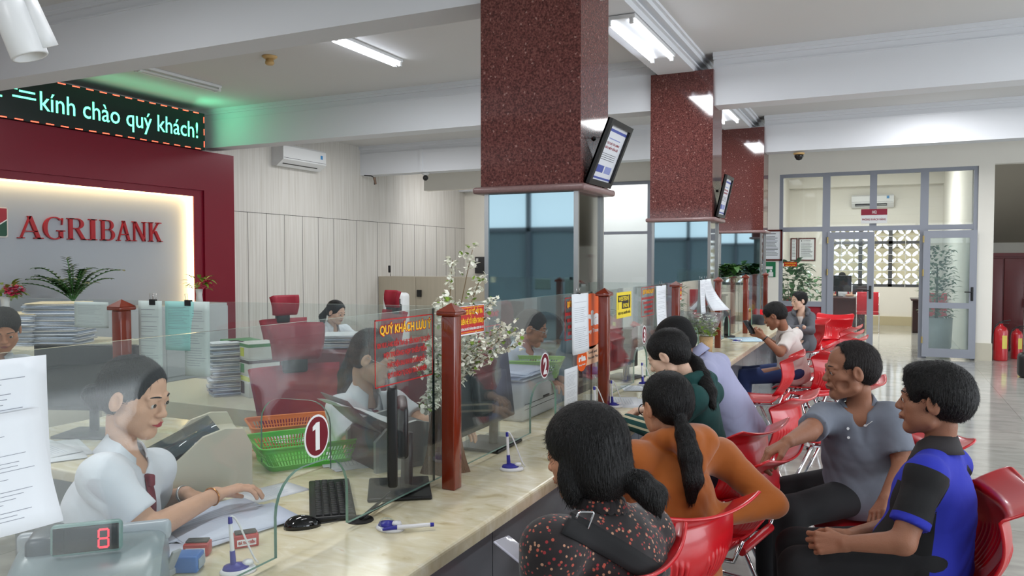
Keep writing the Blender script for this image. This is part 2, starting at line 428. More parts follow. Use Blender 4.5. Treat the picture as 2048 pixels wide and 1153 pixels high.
# right side and rear of the hall, out of view: walls with tall windows
wrt = MB(); wrt.box(XR, XR + .2, YB, 17.6, 2.95, ZC); wrt.box(XR, XR + .2, YB, 17.6, 0, .35)
for y in (YB, -3.2, 0.0, 3.3, 6.6, 9.9, 12.8, 15): wrt.box(XR, XR + .2, y, y + .5, 0, ZC)
struct('wall_right', wrt, M_WALL)
# behind the photographer: grey aluminium glazing with white upper lights (seen in the pillar mirrors)
wb = MB(); wb.box(XW, XR, YB - .2, YB, 3.15, ZC); wb.box(XW, XR, YB - .2, YB, 0, .4)
wb.box(XW, XR, YB - .26, YB - .2, 0, ZC)
struct('wall_rear', wb, M_WALL)
wn = MB()
for x in (-9.6, -8.1, -6.6, -5.2, -3.6, -2.0, -0.4, 1.2, 2.8, 4.4, 6.0, 7.6): wn.box(x - .05, x + .05, YB, YB + .08, .4, 3.15)
for z in (.4, 2.2, 3.1): wn.box(XW, XR, YB, YB + .08, z, z + .09)
struct('window_1', wn, M_ALU)
struct('wall_rear_panel', MB().box(XW, XR, YB - .03, YB - .02, .4, 2.2), mat('pale_blue_pane', (176, 192, 200), .4))
# ================================================================== pillars
def pillar(y, label):
    t = thing('granite_pillar', label, 'pillar', (-2.09, y + .27, 0), 0, 'square granite pillars along the counter')
    x0, x1, y0, y1 = -2.44, -1.73, y, y + .54
    MB().box(x0, x1, y0, y1, 2.09, 3.735).build('granite_shaft', M_GRAN, t, True)
    l = MB().rbox(x0 - .045, x1 + .045, y0 - .045, y1 + .045, 2.045, 2.09, 0.018); l.build('ledge', M_LEDGE, t, True)
    MB().box(x0 + .05, x1 - .05, y0 + .02, y0 + .03, 0.0, 2.045).build('mirror_panel', M_MIRROR, t, True)
    MB().box(x0 + .04, x1 - .04, y0 + .03, y1 - .03, 0.0, 2.045).build('core', M_MIRROR2, t, True)
    s = MB()
    for xx in (x0 + .02, x1 - .05): s.box(xx, xx + .03, y0 + .012, y0 + .035, 0, 2.045)
    s.box(x1 - .045, x1 - .02, y1 - .04, y1 - .02, 0, 2.045)
    s.build('corner_strip', M_STEEL, t, True)
    return t
pillar(4.65, 'nearest and largest of the granite pillars, red speckled stone over a mirrored base')
pillar(8.86, 'second granite pillar from the front, red stone above mirror, with a tilted frame')
pillar(13.0, 'farthest granite pillar, its top by the last lit tube, beside the framed notice wall')

def tilted_frame(y, lean, hgt, wid, x, z, label, glare=False):
    t = thing('notice_frame', label, 'picture frame', (x, y, z), 0, 'tilted frames on the pillar sides')
    up = V(math.sin(lean), 0, math.cos(lean)); rt = V(0, 1, 0); nn = rt.cross(up)     # nn faces outward (+x, down)
    o = V(x, y, z)
    def quad(n_, m_, u0, u1, v0, v1, d0, d1):
        mb = MB(); mb.prism([(u0, v0), (u1, v0), (u1, v1), (u0, v1)], o + nn * d0, rt, up, nn, d1 - d0); return mb.build(n_, m_, t, True)
    f = MB(); b = .035
    for (u0, u1, v0, v1) in ((0, wid, 0, b), (0, wid, hgt - b, hgt), (0, b, b, hgt - b), (wid - b, wid, b, hgt - b)):
        f.prism([(u0, v0), (u1, v0), (u1, v1), (u0, v1)], o, rt, up, nn, .035)
    f.prism([(0, 0), (wid, 0), (wid, hgt), (0, hgt)], o, rt, up, nn, .012)
    f.build('frame', M_BLACK, t, True)
    pn = quad('poster', mat('poster_paper', (222, 224, 230), .35), b, wid - b, b, hgt - b, .012, .016)
    pr = MB()
    for (u0, u1, v0, v1, mi) in ((.07, .93, .83, .87, 0), (.07, .93, .10, .13, 0), (.18, .48, .20, .31, 0), (.54, .82, .20, .31, 1), (.12, .2, .73, .79, 0), (.25, .75, .72, .735, 1)):
        pr.prism([(u0 * wid, v0 * hgt), (u1 * wid, v0 * hgt), (u1 * wid, v1 * hgt), (u0 * wid, v1 * hgt)], o + nn * .016, rt, up, nn, .001, mi)
    for k in range(4): pr.prism([(.2 * wid, (.40 + k * .03) * hgt), (.8 * wid, (.40 + k * .03) * hgt), (.8 * wid, (.408 + k * .03) * hgt), (.2 * wid, (.408 + k * .03) * hgt)], o + nn * .016, rt, up, nn, .001, 2)
    pr.build('print', [mat('poster_blue', (70, 84, 160), .5), mat('poster_pale_blue', (140, 150, 200), .5), M_INK], t, True)
    for k, s_ in enumerate(('TỰ CHỦ TÀI CHÍNH', 'BẢO HIỂM TIỀN GỬI')):
        text('lettering', s_, mat('poster_red', (160, 50, 60), .5), o + rt * (.22 * wid) + up * ((.64 - k * .07) * hgt) + nn * .0165, rt, up, width=.56 * wid, height=.035 * hgt, parent=t)
    w_ = MB(); w_.tube([o + rt * wid * .5 + up * hgt * .8 + nn * -.0, V(-1.74, y + wid * .45, z + .3)], .002, 5); w_.cyl((-1.735, y + .2, z + .30), (-1.715, y + .2, z + .30), .02, .01, 8)
    w_.build('hanging_wire', M_DGREY, t, True)
tilted_frame(4.70, .385, .43, .44, -1.725, 2.105, 'black framed blue and white notice leaning out from the nearest pillar')
tilted_frame(8.95, .22, .48, .44, -1.72, 2.105, 'narrow seeming framed notice leaning out from the second pillar')

# ================================================================== glazed partition with its doors, and the room behind
fr = MB(); Y0, Y1 = 14.52, 14.60
def bar(x0, x1, z0, z1):
    e = .004 if x1 - x0 > .3 else 0; fr.box(x0, x1, Y0 + e, Y1 - e, z0, z1)
bar(-1.66, 1.37, 3.06, 3.12); bar(-1.66, 1.37, 2.11, 2.19)
bar(-1.66, -1.60, 0, 3.12); bar(-.95, -.83, 0, 3.12); bar(-.21, -.10, 2.19, 3.12); bar(.55, .67, 0, 3.12); bar(1.31, 1.37, 0, 3.12)
bar(-1.6, -.95, .80, .89); bar(-1.6, -.95, 0, .1); bar(-1.6, -.95, .5, .56)
struct('window_2', fr, M_ALU)
gl = MB()
for (x0, x1, z0, z1) in ((-1.6, -.95, 2.19, 3.06), (-.83, -.21, 2.19, 3.06), (-.10, .55, 2.19, 3.06), (.67, 1.31, 2.19, 3.06), (-1.6, -.95, .89, 2.11), (.67, 1.31, 0.1, 2.11)):
    gl.box(x0, x1, 14.555, 14.561, z0, z1)
struct('window_3', gl, M_GLASS2)
struct('trim_13', MB().box(-1.6, -.95, 14.55, 14.565, .1, .8), mat('red_lower_panel', (150, 36, 48), .3))

def leaf_door(n, x0, x1, y, label_mid, gm, hx, hinge_left):
    d = MB(); zb, zt = .03, 2.09; s = .10
    for (a, b_, c, e) in ((x0, x0 + s, zb, zt), (x1 - s, x1, zb, zt), (x0 + s, x1 - s, zt - .12, zt), (x0 + s, x1 - s, zb, zb + .14)): d.box(a, b_, y, y + .045, c, e)
    if label_mid: d.box(x0 + s, x1 - s, y, y + .045, .83, .92)
    o = struct('door_%d' % n, d, M_ALU)
    p = MB().box(x0 + s, x1 - s, y + .02, y + .026, zb + .14, zt - .12).build('pane', gm, o)
    h = MB(); h.rbox(hx - .018, hx + .018, y - .02, y, .96, 1.18, .006); h.tube(smoothpath([(hx, y - .01, 1.1), (hx, y - .05, 1.1), (hx - .11, y - .05, 1.1)], .02), .009, 8)
    h.build('door_handle', M_BLACK, o)
    hg = MB(); xx = x0 if hinge_left else x1
    for z in (.25, 1.35, 1.9): hg.cyl((xx, y - .008, z), (xx, y - .008, z + .11), .014, None, 8)
    hg.build('hinge', mat('brass_hinge', (170, 150, 100), .35, .8), o)
leaf_door(1, -.86, -.13, 14.5, False, M_GLASS2, -.18, True)
leaf_door(2, .60, 1.36, 14.40, True, M_GLASS3, 1.30, True)

# left part of the same partition behind the pillars: white glass bays
pl = MB()
for x in (-6.6, -5.7, -4.0, -3.1, -2.05): pl.box(x - .04, x + .04, 14.49, 14.57, 0, 3.115)
for z in (2.11, 3.06): pl.box(-6.6, -2.0, 14.485, 14.575, z, z + .055)
struct('window_4', pl, M_ALU)
struct('window_5', MB().box(-6.6, -2.0, 14.535, 14.545, 0, 3.1), M_GLASS2)
struct('wall_behind_partition', MB().box(-6.8, -2.35, 16.2, 16.3, 0, ZC).box(-6.8, -6.7, 14.6, 16.2, 0, ZC), M_WALL)
area('partition_room_tube', (-4.5, 15.4, 3.7), (0, 0, 0), 3.0, .3, 24, (.95, 1, .98))

# breeze-block window of the customer room
def breeze():
    cu = bpy.data.curves.new('b', 'CURVE'); cu.dimensions = '2D'; cu.fill_mode = 'BOTH'; cu.extrude = .04
    def spl(pts):
        s = cu.splines.new('POLY'); s.points.add(len(pts) - 1); s.use_cyclic_u = True
        for p, q in zip(s.points, pts): p.co = (q[0], q[1], 0, 1)
    W_, H_, c = 2.30, 1.47, .33
    spl([(0, 0), (W_, 0), (W_, H_), (0, H_)])
    nx, ny = 7, 4; cx_, cy_ = W_ / nx, H_ / ny
    for i in range(nx):
        for j in range(ny):
            ox, oy = (i + .5) * cx_, (j + .5) * cy_
            for (dx, dy, ang) in ((.085, .092, PI / 4), (-.085, .092, -PI / 4), (.085, -.092, -PI / 4), (-.085, -.092, PI / 4)):
                L, B = .088, .030
                pts = []
                for k in range(10):
                    t = 2 * PI * k / 10; x, y = L * math.cos(t), B * math.sin(t) * (1 + .3 * abs(math.sin(t)))
                    pts.append((ox + dx + x * math.cos(ang) - y * math.sin(ang), oy + dy + x * math.sin(ang) + y * math.cos(ang)))
                spl(pts)
            spl([(ox + .018 * math.cos(k * PI / 4), oy + .03 * math.sin(k * PI / 4)) for k in range(8)])
    tmp = bpy.data.objects.new('b', cu); COL.objects.link(tmp); dg = bpy.context.evaluated_depsgraph_get()
    me = bpy.data.meshes.new_from_object(tmp.evaluated_get(dg)); bpy.data.objects.remove(tmp)
    me.materials.clear(); me.materials.append(mat('breeze_block', (226, 220, 190), .8))
    o = bpy.data.objects.new('window_6', me); COL.objects.link(o); o['kind'] = 'structure'
    o.location = (-1.32, 21.75, .95); o.rotation_euler = (PI / 2, 0, 0)
breeze()
wn = MB()
for x in (-1.32, -.55, .13, .9): wn.box(x, x + .09, 21.5, 21.56, .95, 2.42)
for z in (.95, 2.02, 2.38): wn.box(-1.32, .98, 21.5, 21.56, z, z + .07)
struct('window_7', wn, mat('dark_window_frame', (86, 88, 92), .4, .3))
gr = MB()
for z in (1.15, 1.35, 1.55, 1.75, 1.95, 2.2):
    gr.box(-1.32, .98, 21.46, 21.47, z, z + .014)
for x in (-.95, -.2, .5): gr.box(x, x + .014, 21.46, 21.47, .95, 2.42)
struct('trim_14', gr, M_WHITEP)

# sign over the door: 102 / PHÒNG KHÁCH HÀNG
t = thing('room_sign', 'small maroon and white sign reading 102 above the glazed double door', 'sign', (-.14, 14.5, 2.24))
box('sign_plate', M_WHITEP, (-.34, .06, 14.47, 14.495, 2.23, 2.47), t, True)
box('header_band', mat('maroon_print', (140, 20, 50), .5), (-.34, .06, 14.464, 14.47, 2.37, 2.47), t, True)
text('lettering', '102', M_WHITEP, (-.17, 14.463, 2.395), (1, 0, 0), (0, 0, 1), width=.07, height=.05, parent=t, bold=.02)
text('lettering', 'PHÒNG KHÁCH HÀNG', mat('maroon_print'), (-.32, 14.469, 2.28), (1, 0, 0), (0, 0, 1), width=.36, height=.035, parent=t, bold=.02)

# framed and pasted notices on the far wall
def notice(n, x0, x1, z0, z1, y, fm, label, cat, lines=14, frame=.03, pm=None, group=None):
    t = thing(n, label, cat, ((x0 + x1) / 2, y, z0), 0, group)
    f = MB(); f.box(x0, x1, y - .012, y, z0, z1)
    for (a, b_, c, d) in ((x0, x1, z0, z0 + frame), (x0, x1, z1 - frame, z1), (x0, x0 + frame, z0, z1), (x1 - frame, x1, z0, z1)): f.box(a, b_, y - .03, y - .012, c, d)
    f.build('frame', fm, t, True)
    box('paper', pm or M_PAPER, (x0 + frame, x1 - frame, y - .016, y - .012, z0 + frame, z1 - frame), t, True)
    q = MB(); w_ = x1 - x0 - 2 * frame; h_ = z1 - z0 - 2 * frame
    random.seed(int(x0 * 100))
    for k in range(lines):
        zz = z1 - frame - h_ * (.2 + .72 * k / lines); q.box(x0 + frame + w_ * .1, x0 + frame + w_ * random.uniform(.7, .9), y - .0175, y - .016, zz, zz + h_ * .018)
    q.box(x0 + frame + w_ * .25, x0 + frame + w_ * .75, y - .0175, y - .016, z1 - frame - h_ * .1, z1 - frame - h_ * .07)
    q.box(x0 + frame + w_ * .1, x0 + frame + w_ * .18, y - .0175, y - .016, z1 - frame - h_ * .12, z1 - frame - h_ * .05)
    q.build('printed_lines', M_INK, t, True)
    return t
M_FRW = mat('dark_red_frame', (92, 32, 28), .3)
notice('framed_certificate', -1.985, -1.60, 1.60, 2.15, 14.5, M_FRW, 'red-brown framed certificate hanging on the wall beside the last pillar', 'framed notice')
notice('framed_certificate', -1.98, -1.56, 1.60, 2.19, 21.5, M_FRW, 'framed certificate on the back wall of the glazed customer room', 'framed notice')
notice('framed_certificate', -2.17, -2.0, 1.60, 2.19, 21.5, M_FRW, 'framed certificate half hidden in the left corner of the customer room', 'framed notice', lines=10)
t = thing('poster', 'small green poster with a white figure under the framed certificate', 'poster', (-1.8, 14.49, 1.33))
box('sheet', mat('green_poster', (20, 110, 70), .5), (-1.95, -1.71, 14.485, 14.498, 1.31, 1.58), t, True)
q = MB(); q.box(-1.90, -1.76, 14.483, 14.485, 1.45, 1.50); q.lathe([(.0, -.002), (.022, -.002), (.022, .0), (0, .0)], (-1.79, 14.483, 1.42), 12, M=Matrix.Rotation(PI / 2, 3, 'X')); q.box(-1.83, -1.75, 14.483, 14.485, 1.32, 1.40); q.box(-1.92, -1.86, 14.483, 14.485, 1.36, 1.43)
q.build('print', M_WHITEP, t, True)
t = thing('glass_sticker', 'little red and yellow sticker on the left pane of the partition', 'sticker', (-1.45, 14.54, 1.52))
box('backing', mat('sticker_red', (186, 24, 24), .5), (-1.58, -1.36, 14.545, 14.55, 1.50, 1.58), t, True)
text('lettering', 'VUI LÒNG ĐÓNG CỬA', mat('sticker_yellow', (250, 200, 30), .5), (-1.565, 14.544, 1.545), (1, 0, 0), (0, 0, 1), width=.19, height=.022, parent=t, bold=.03)
text('lettering', 'KHI RA VÀO', mat('sticker_yellow'), (-1.55, 14.544, 1.51), (1, 0, 0), (0, 0, 1), width=.16, height=.02, parent=t, bold=.03)

# ================================================================== maroon sign wall
XS = -9.28
t = thing('sign_wall', 'maroon feature wall framing a grey panel edged with warm light', 'sign wall', (-9.4, 5.6, 0))
f = MB(); yl, yr = 2.0, 9.26
f.box(XW + .001, XS, 8.49, yr, 0, 3.25); f.box(XW + .001, XS, yl, 8.49, 2.56, 3.25); f.box(XW + .001, XS, yl, 2.8, 0, 2.56)
f.build('maroon_frame', M_MAROON, t, True)
st = MB(); st.box(XS, XS + .03, 8.66, yr, 0, 3.25); st.box(XS, XS + .03, yl, 8.66, 2.66, 3.25); st.build('raised_border', M_MAROON, t, True)
box('grey_panel', M_GREYPANEL, (-9.50, -9.42, 2.8, 8.49, 0, 2.56), t, True)
gs = MB(); gs.box(-9.42, -9.30, 8.478, 8.49, 0, 2.56); gs.box(-9.42, -9.30, 2.8, 8.478, 2.548, 2.56); gs.build('light_strip', M_GLOW, t, True)

# AGRIBANK in raised red roman capitals
def roman(ch):
    S = []                                    # list of outlines on a unit cap height
    def q(x0, x1, y0, y1): S.append([(x0, y0), (x1, y0), (x1, y1), (x0, y1)])
    def sl(a, b_, w_): S.append([(a[0], a[1]), (a[0] + w_, a[1]), (b_[0] + w_, b_[1]), (b_[0], b_[1])])
    def arc(cx_, cy_, rx, ry, a0, a1, w0, w1, n=14):
        for k in range(n):
            o_, i_ = [], []
            for t_ in (a0 + (a1 - a0) * k / n, a0 + (a1 - a0) * (k + 1) / n):
                wv = w0 + (w1 - w0) * abs(math.cos(t_)); c_, s_ = math.cos(t_), math.sin(t_)
                o_.append((cx_ + rx * c_, cy_ + ry * s_)); i_.append((cx_ + (rx - wv) * c_, cy_ + (ry - w0) * s_))
            S.append([o_[0], o_[1], i_[1], i_[0]])
    T, n_, sf = .15, .055, .045
    def stem(x): q(x, x + T, 0, 1); q(x - .07, x + T + .07, 0, sf); q(x - .07, x + T + .07, 1 - sf, 1)
    if ch == 'I': stem(.07); w_ = .29
    elif ch == 'A':
        sl((.09, 0), (.44, 1), n_); sl((.70, 0), (.37, 1), T); q(.25, .72, .30, .345); q(0, .25, 0, sf); q(.60, .95, 0, sf); w_ = .95
    elif ch == 'N':
        q(.09, .15, 0, 1); q(.66, .72, 0, 1); sl((.60, 0), (.06, 1), T * 1.05); q(0, .24, 0, sf); q(0, .2, 1 - sf, 1); q(.57, .81, 1 - sf, 1); w_ = .81
    elif ch == 'K':
        stem(.07); sl((.20, .40), (.60, 1), n_); sl((.62, 0), (.32, .56), T * 1.1); q(.48, .80, 1 - sf, 1); q(.56, .88, 0, sf); w_ = .88
    elif ch in 'RB':
        stem(.07)
        arc(.40, .75, .30, .25, -PI / 2, PI / 2, .05, .15); q(.2, .42, .95, 1); q(.2, .42, .50, .55)
        if ch == 'R': sl((.62, 0), (.34, .52), T); q(.60, .86, 0, sf); w_ = .86
        else: arc(.42, .275, .34, .275, -PI / 2, PI / 2, .05, .16); q(.2, .44, 0, .05); w_ = .78
    elif ch == 'G':
        arc(.46, .5, .46, .52, .28 * PI, 1.72 * PI, .05, .16, 22); q(.66, .81, .05, .40); q(.56, .90, .36, .41); sl((.76, .66), (.79, .98), .035); w_ = .92
    return S, w_
lt = thing('wall_lettering', 'raised red roman capitals spelling the bank name on the grey panel', 'lettering', (-9.4, 6.95, 1.87))
M_RED = mat('letter_red', (172, 22, 34), .3)
y0s = {0: 5.93, 1: 6.25, 2: 6.565, 3: 6.865, 4: 7.03, 5: 7.27, 6: 7.52, 7: 7.785}; y1s = {0: 6.27, 1: 6.56, 2: 6.865, 3: 7.0, 4: 7.27, 5: 7.53, 6: 7.77, 7: 8.04}
for k, ch in enumerate('AGRIBANK'):
    S, w_ = roman(ch); mb = MB(); sx = (y1s[k] - y0s[k] - .02) / w_
    for o_ in S: mb.prism([(p[0] * sx, p[1] * .275) for p in o_], (-9.418, y0s[k], 1.872), (0, 1, 0), (0, 0, 1), (1, 0, 0), .03 + .0003 * k)
    mb.build('letter', M_RED, lt, True)
# emblem left of the letters
lg = thing('wall_emblem', 'square red, green and gold emblem mounted left of the letters', 'emblem', (-9.4, 5.62, 1.88))
def rr(x0, x1, y0, y1, r, n=5):
    P = []
    for (cx_, cy_, a) in ((x1 - r, y1 - r, 0), (x0 + r, y1 - r, PI / 2), (x0 + r, y0 + r, PI), (x1 - r, y0 + r, 1.5 * PI)):
        for k in range(n + 1): P.append((cx_ + r * math.cos(a + k * PI / 2 / n), cy_ + r * math.sin(a + k * PI / 2 / n)))
    return P
def emb(n_, pts, d0, d1, m_): MB().prism(pts, (-9.419 + d0, 5.42, 1.875), (0, 1, 0), (0, 0, 1), (1, 0, 0), d1 - d0).build(n_, m_, lg, True)
emb('border', rr(0, .40, 0, .36, .03), 0, .02, mat('emblem_border', (214, 206, 200), .5))
emb('green_field', rr(.015, .385, .015, .345, .025), .02, .023, mat('emblem_green', (16, 74, 52), .4))
emb('red_field', [(.16, .345), (.385, .345), (.385, .215), (.20, .075), (.02, .30), (.02, .345)], .023, .026, mat('emblem_red', (160, 24, 44), .4))
emb('white_line', [(.19, .075), (.385, .205), (.385, .22), (.18, .085)], .026, .028, M_WHITEP)
emb('gold_corner', [(.02, .345), (.20, .345), (.08, .19), (.02, .24)], .0262, .0282, mat('emblem_gold', (206, 178, 60), .4))
MB().lathe([(.05, 0), (.075, 0), (.075, .006), (.05, .006), (.05, 0)], (-9.39, 5.60, 2.0), 24, M=Matrix.Rotation(PI / 2, 3, 'Y')).build('wheat_ring', mat('emblem_gold'), lg, True)

# ================================================================== LED sign
M_LEDG = mat('led_green', (190, 255, 225), .5, emit=2.4, emit_rgb=(80, 255, 180))
M_LEDR = mat('led_red', (255, 90, 60), .5, emit=3.0, emit_rgb=(255, 84, 60))
t = thing('led_sign', 'long black scrolling LED sign with green words and red dashes', 'LED sign', (-9.2, 6, 3.25))
box('housing', mat('led_face', (10, 30, 27), .35), (-9.36, -9.2, 3.2, 8.64, 3.255, 3.80), t, True)
box('cabinet', M_DGREY, (-9.5, -9.36, 3.2, 8.7, 3.255, 3.84), t, True)
text('lettering', 'kính chào quý khách!', M_LEDG, (-9.199, 6.11, 3.42), (0, 1, 0), (0, 0, 1), width=2.40, height=.24, parent=t, bold=.002)
q = MB()
for (a, b_, z) in ((5.25, 5.45, 3.62), (5.5, 5.62, 3.62), (5.66, 5.72, 3.6), (5.78, 5.84, 3.61), (5.86, 6.05, 3.59), (5.78, 6.06, 3.52), (5.2, 5.5, 3.5), (5.55, 5.66, 3.49)): q.box(-9.2, -9.197, a, b_, z, z + .022)
q.build('scrolling_fragment', M_LEDG, t, True)
q = MB(); y = 3.3
while y < 8.55:
    q.box(-9.2, -9.197, y, y + .1, 3.785, 3.797); q.box(-9.2, -9.197, y + .03, y + .13, 3.26, 3.272); y += .19
for k in range(3): q.box(-9.2, -9.197, 8.62, 8.632, 3.30 + k * .18, 3.39 + k * .18)
q.build('dashed_border', M_LEDR, t, True)
area('led_glow', (-9.05, 8.3, 3.6), (PI * .5, 0, -.6), .5, .3, 1.8, (.15, 1, .5))
area('led_glow', (-8.85, 7.6, 3.62), (PI, 0, 0), .5, 2.2, 1.5, (.15, 1, .5))

# ================================================================== ceiling fittings
def tube_light(name, x, y0, y1, z, label, lit=True, n=2, gap=.07, power=30, group='fluorescent fittings'):
    t = thing(name, label, 'light', (x, (y0 + y1) / 2, z), 0, group)
    w_ = gap * (n - 1) / 2 + .035
    h = MB(); h.rbox(x - w_, x + w_, y0, y1, z - .035, z, .006); h.build('batten', M_WHITEP, t, True)
    for k in range(n):
        xx = x + (k - (n - 1) / 2) * gap
        MB().cyl((xx, y0 + .03, z - .062), (xx, y1 - .03, z - .062), .0145, None, 12).build('tube', M_TUBE if lit else mat('unlit_tube', (214, 216, 214), .3), t, True)
        for q0, q1 in ((y0, y0 + .035), (y1 - .035, y1)): MB().box(xx - .016, xx + .016, q0, q1, z - .08, z - .03).build('end_socket', M_WHITEP, t, True)
    if lit: area('tube_glow', (x, (y0 + y1) / 2, z - .085), (0, 0, 0), w_ * 2, y1 - y0 - .1, power, (.94, .97, 1.0))
    return t
tube_light('tube_light', -5.09, 6.45, 7.65, 3.92, 'lit double fluorescent tube on the ceiling left of the nearest pillar')
tube_light('tube_light', -8.0, 6.5, 7.75, 3.92, 'switched off fluorescent fitting on the ceiling above the LED sign', lit=False)
tube_light('tube_light', -2.08, 6.55, 8.0, 3.725, 'bright fluorescent pair under the beam between the first two pillars', gap=.2, power=34)
tube_light('tube_light', -2.08, 10.6, 12.0, 3.725, 'lit fluorescent pair under the beam behind the second pillar', gap=.2, power=34)
# repeats of the fittings out of view; some added to brighten the far end
for k, (x, y) in enumerate(((-5.1, 2.4), (-5.1, 11.0), (1.9, 6.9), (5.2, 6.9), (1.9, 2.4), (5.2, 2.4), (1.9, 11.0), (-2.08, 2.2), (-1.5, -1.6), (-7.0, -1.6), (-5.1, 15.4), (-7.8, 11.2), (.6, 11.9), (-8.1, 15.3))):
    area('ceiling_tube_and_fill', (x, y, 3.70 if x == -2.08 else 3.8), (0, 0, 0), .16 if y < 10.5 else .6, 1.3, 32 if y > 10.5 else (40 if y < -1 or x == -5.1 else 22), (.97, .98, 1.0))
area('room_tube', (-.5, 18.0, 3.8), (0, 0, 0), 1.2, 1.3, 125, (.98, 1, .98))
area('hall_tube', (4.5, 16.0, 3.0), (0, 0, 0), .5, .5, 40, (1, .96, .9))

t = thing('smoke_detector', 'beige round smoke detector on the white ceiling between two beams', 'smoke detector', (-6.31, 6.88, 3.92))
MB().lathe([(.0, 0), (.085, 0), (.085, -.012), (.06, -.03), (.045, -.035)], (-6.31, 6.88, 3.92), 24).build('base', mat('aged_cream_plastic', (196, 160, 104), .4), t, True)
MB().lathe([(.045, -.035), (.045, -.06), (.05, -.062), (.05, -.085), (.035, -.1), (0, -.1)], (-6.31, 6.88, 3.92), 24).build('sensor_head', mat('aged_cream_plastic'), t, True)

def ac_unit(label, o, ux, nn, L=1.0, H=.31, D=.22):
    """o: lower left corner on the wall, ux along the wall, nn out of the wall"""
    t = thing('air_conditioner', label, 'air conditioner', o)
    ux, nn = Vector(ux), Vector(nn); uz = V(0, 0, 1)
    prof = [(0, .0), (.10, -.01), (.16, .03), (D, .10), (D, H - .03), (D - .03, H), (0, H)]
    a = [o + nn * p[0] + uz * p[1] for p in prof]; n = len(prof)
    mb = MB(); vs = a + [p + ux * L for p in a]
    mb.add(vs, [tuple(range(n)), tuple(reversed(range(n, 2 * n)))] + [(k, k + n, (k + 1) % n + n, (k + 1) % n) for k in range(n)])
    mb.build('casing', M_WHITEP, t, True)
    f = MB(); f.add([o + nn * (D + .001) + ux * .01 + uz * .125, o + nn * (D + .001) + ux * (L - .01) + uz * .125, o + nn * (D + .001) + ux * (L - .01) + uz * .131, o + nn * (D + .001) + ux * .01 + uz * .131], [(0, 1, 2, 3)])
    p0, p1 = o + nn * .163 + uz * .032, o + nn * .212 + uz * .088; off = (uz * -.003 + nn * .003)
    f.add([p0 + ux * .08 + off, p0 + ux * (L - .15) + off, p1 + ux * (L - .15) + off, p1 + ux * .08 + off], [(0, 1, 2, 3)])
    f.build('outlet', M_BLACK, t, True)
    lv = MB(); c0 = p0.lerp(p1, .4) + off * 2; c1 = p0.lerp(p1, .6) + off * 3
    lv.add([c0 + ux * .09, c0 + ux * (L - .16), c1 + ux * (L - .16), c1 + ux * .09], [(0, 1, 2, 3)]); lv.build('louvre', M_WHITEP, t, True)
    s = o + ux * (L - .16) + nn * (D + .001) + uz * .20
    MB().add([s, s + ux * .06, s + ux * .06 + uz * .07, s + uz * .07], [(0, 1, 2, 3)]).build('energy_sticker', mat('blue_sticker', (60, 140, 200), .5), t, True)
    return t
ac_unit('white split air conditioner high on the pale wood wall', V(XW, 10.55, 3.27), (0, 1, 0), (1, 0, 0), 1.15, .36, .26)
ac_unit('white air conditioner above the breeze-block window in the customer room', V(-.72, 21.5, 2.93), (1, 0, 0), (0, -1, 0), .95, .30, .22)

# cameras
def dome_cam(label, p, r=.06, m=None, name='dome_camera'):
    t = thing(name, label, 'security camera', p)
    MB().lathe([(0, 0), (r, 0), (r, -.02), (r * .8, -.03)], p, 20).build('mount', m or M_WHITEP, t, True)
    MB().lathe([(r * .8, -.03), (r * .82, -r * .7), (r * .5, -r * 1.25), (0, -r * 1.4)], p, 20).build('dome', mat('dark_dome', (30, 28, 28), .12), t, True)
p = onY(1598, 306, 13.2); dome_cam('beige dome camera under the beam in front of the glazed partition', p, .085, mat('aged_cream_plastic'))
p = onY(851, 352, 13.25); p.z = ZB
t = thing('turret_camera', 'small camera with a black lens below the far left beam', 'security camera', p)
MB().lathe([(0, 0), (.075, 0), (.075, -.02), (.05, -.045), (.0, -.045)], p, 20).build('bracket', M_WHITEP, t, True)
bm_ = bmesh.new(); bmesh.ops.create_uvsphere(bm_, u_segments=16, v_segments=10, radius=.055); MB().bm(bm_, M=Matrix.Translation(p + V(0, 0, -.10))).build('lens_ball', M_BLACK, t, True)
MB().cyl(p + V(0, 0, -.09), p, .02).build('stem', M_WHITEP, t, True)
tag(MB().box(p.x - .03, p.x + .03, 13.08, 13.1, ZB, 3.8).box(p.x, -1.75, 13.085, 13.1, 3.72, 3.76).build('cable_duct', M_BEAM), 'white cable duct running along the far left beam', 'cable duct')
p = onY(749, 366, 13.1)
t = thing('loose_wire', 'loose brown cable end poking out under the beam on the wood wall', 'cable', p)
MB().tube([V(p.x - .25, 13.1, ZB + .0), V(p.x - .08, 13.1, ZB - .02), V(p.x, 13.1, ZB - .06), V(p.x, 13.1, ZB - .2)], .012, 6).build('cable', M_DGREY, t, True)
MB().cyl(V(p.x - .005, 13.1, ZB - .06), V(p.x + .03, 13.1, ZB - .19), .03, .02, 10).build('plug', mat('brown_plug', (120, 96, 80), .5), t, True)
# white bullet camera hanging near the lens at the top left
t = thing('bullet_camera', 'white bullet security camera hanging at the top left with tangled cable', 'security camera', at(30, 60, 2.3))
a, b_ = at(16, 4, 2.12), at(58, 108, 2.14); d = (b_ - a).normalized()
MB().lathe([(0, 0), (.040, 0), (.047, .015), (.047, .150), (.045, .153), (.038, .153), (.038, .14), (0, .14)], a, 24, M=d.to_track_quat('Z', 'Y').to_matrix()).build('body', M_WHITEP, t, True)
vw = (at(40, 60, 1) - _C).normalized(); sdv = d.cross(vw).normalized()
if sdv.dot(_R) < 0: sdv = -sdv
ctr = a + sdv * .050 - vw * .012
P = [[ctr + d * q + sdv * w_ * (.018 + .06 * max(0, q)) - vw * (.02 * (1 - w_ * w_)) for w_ in (-1, -.5, 0, .5, 1)] for q in (-.005, .05, .10, .135)]
MB().sheet(P, .004).build('sun_shield', M_WHITEP, t, True)
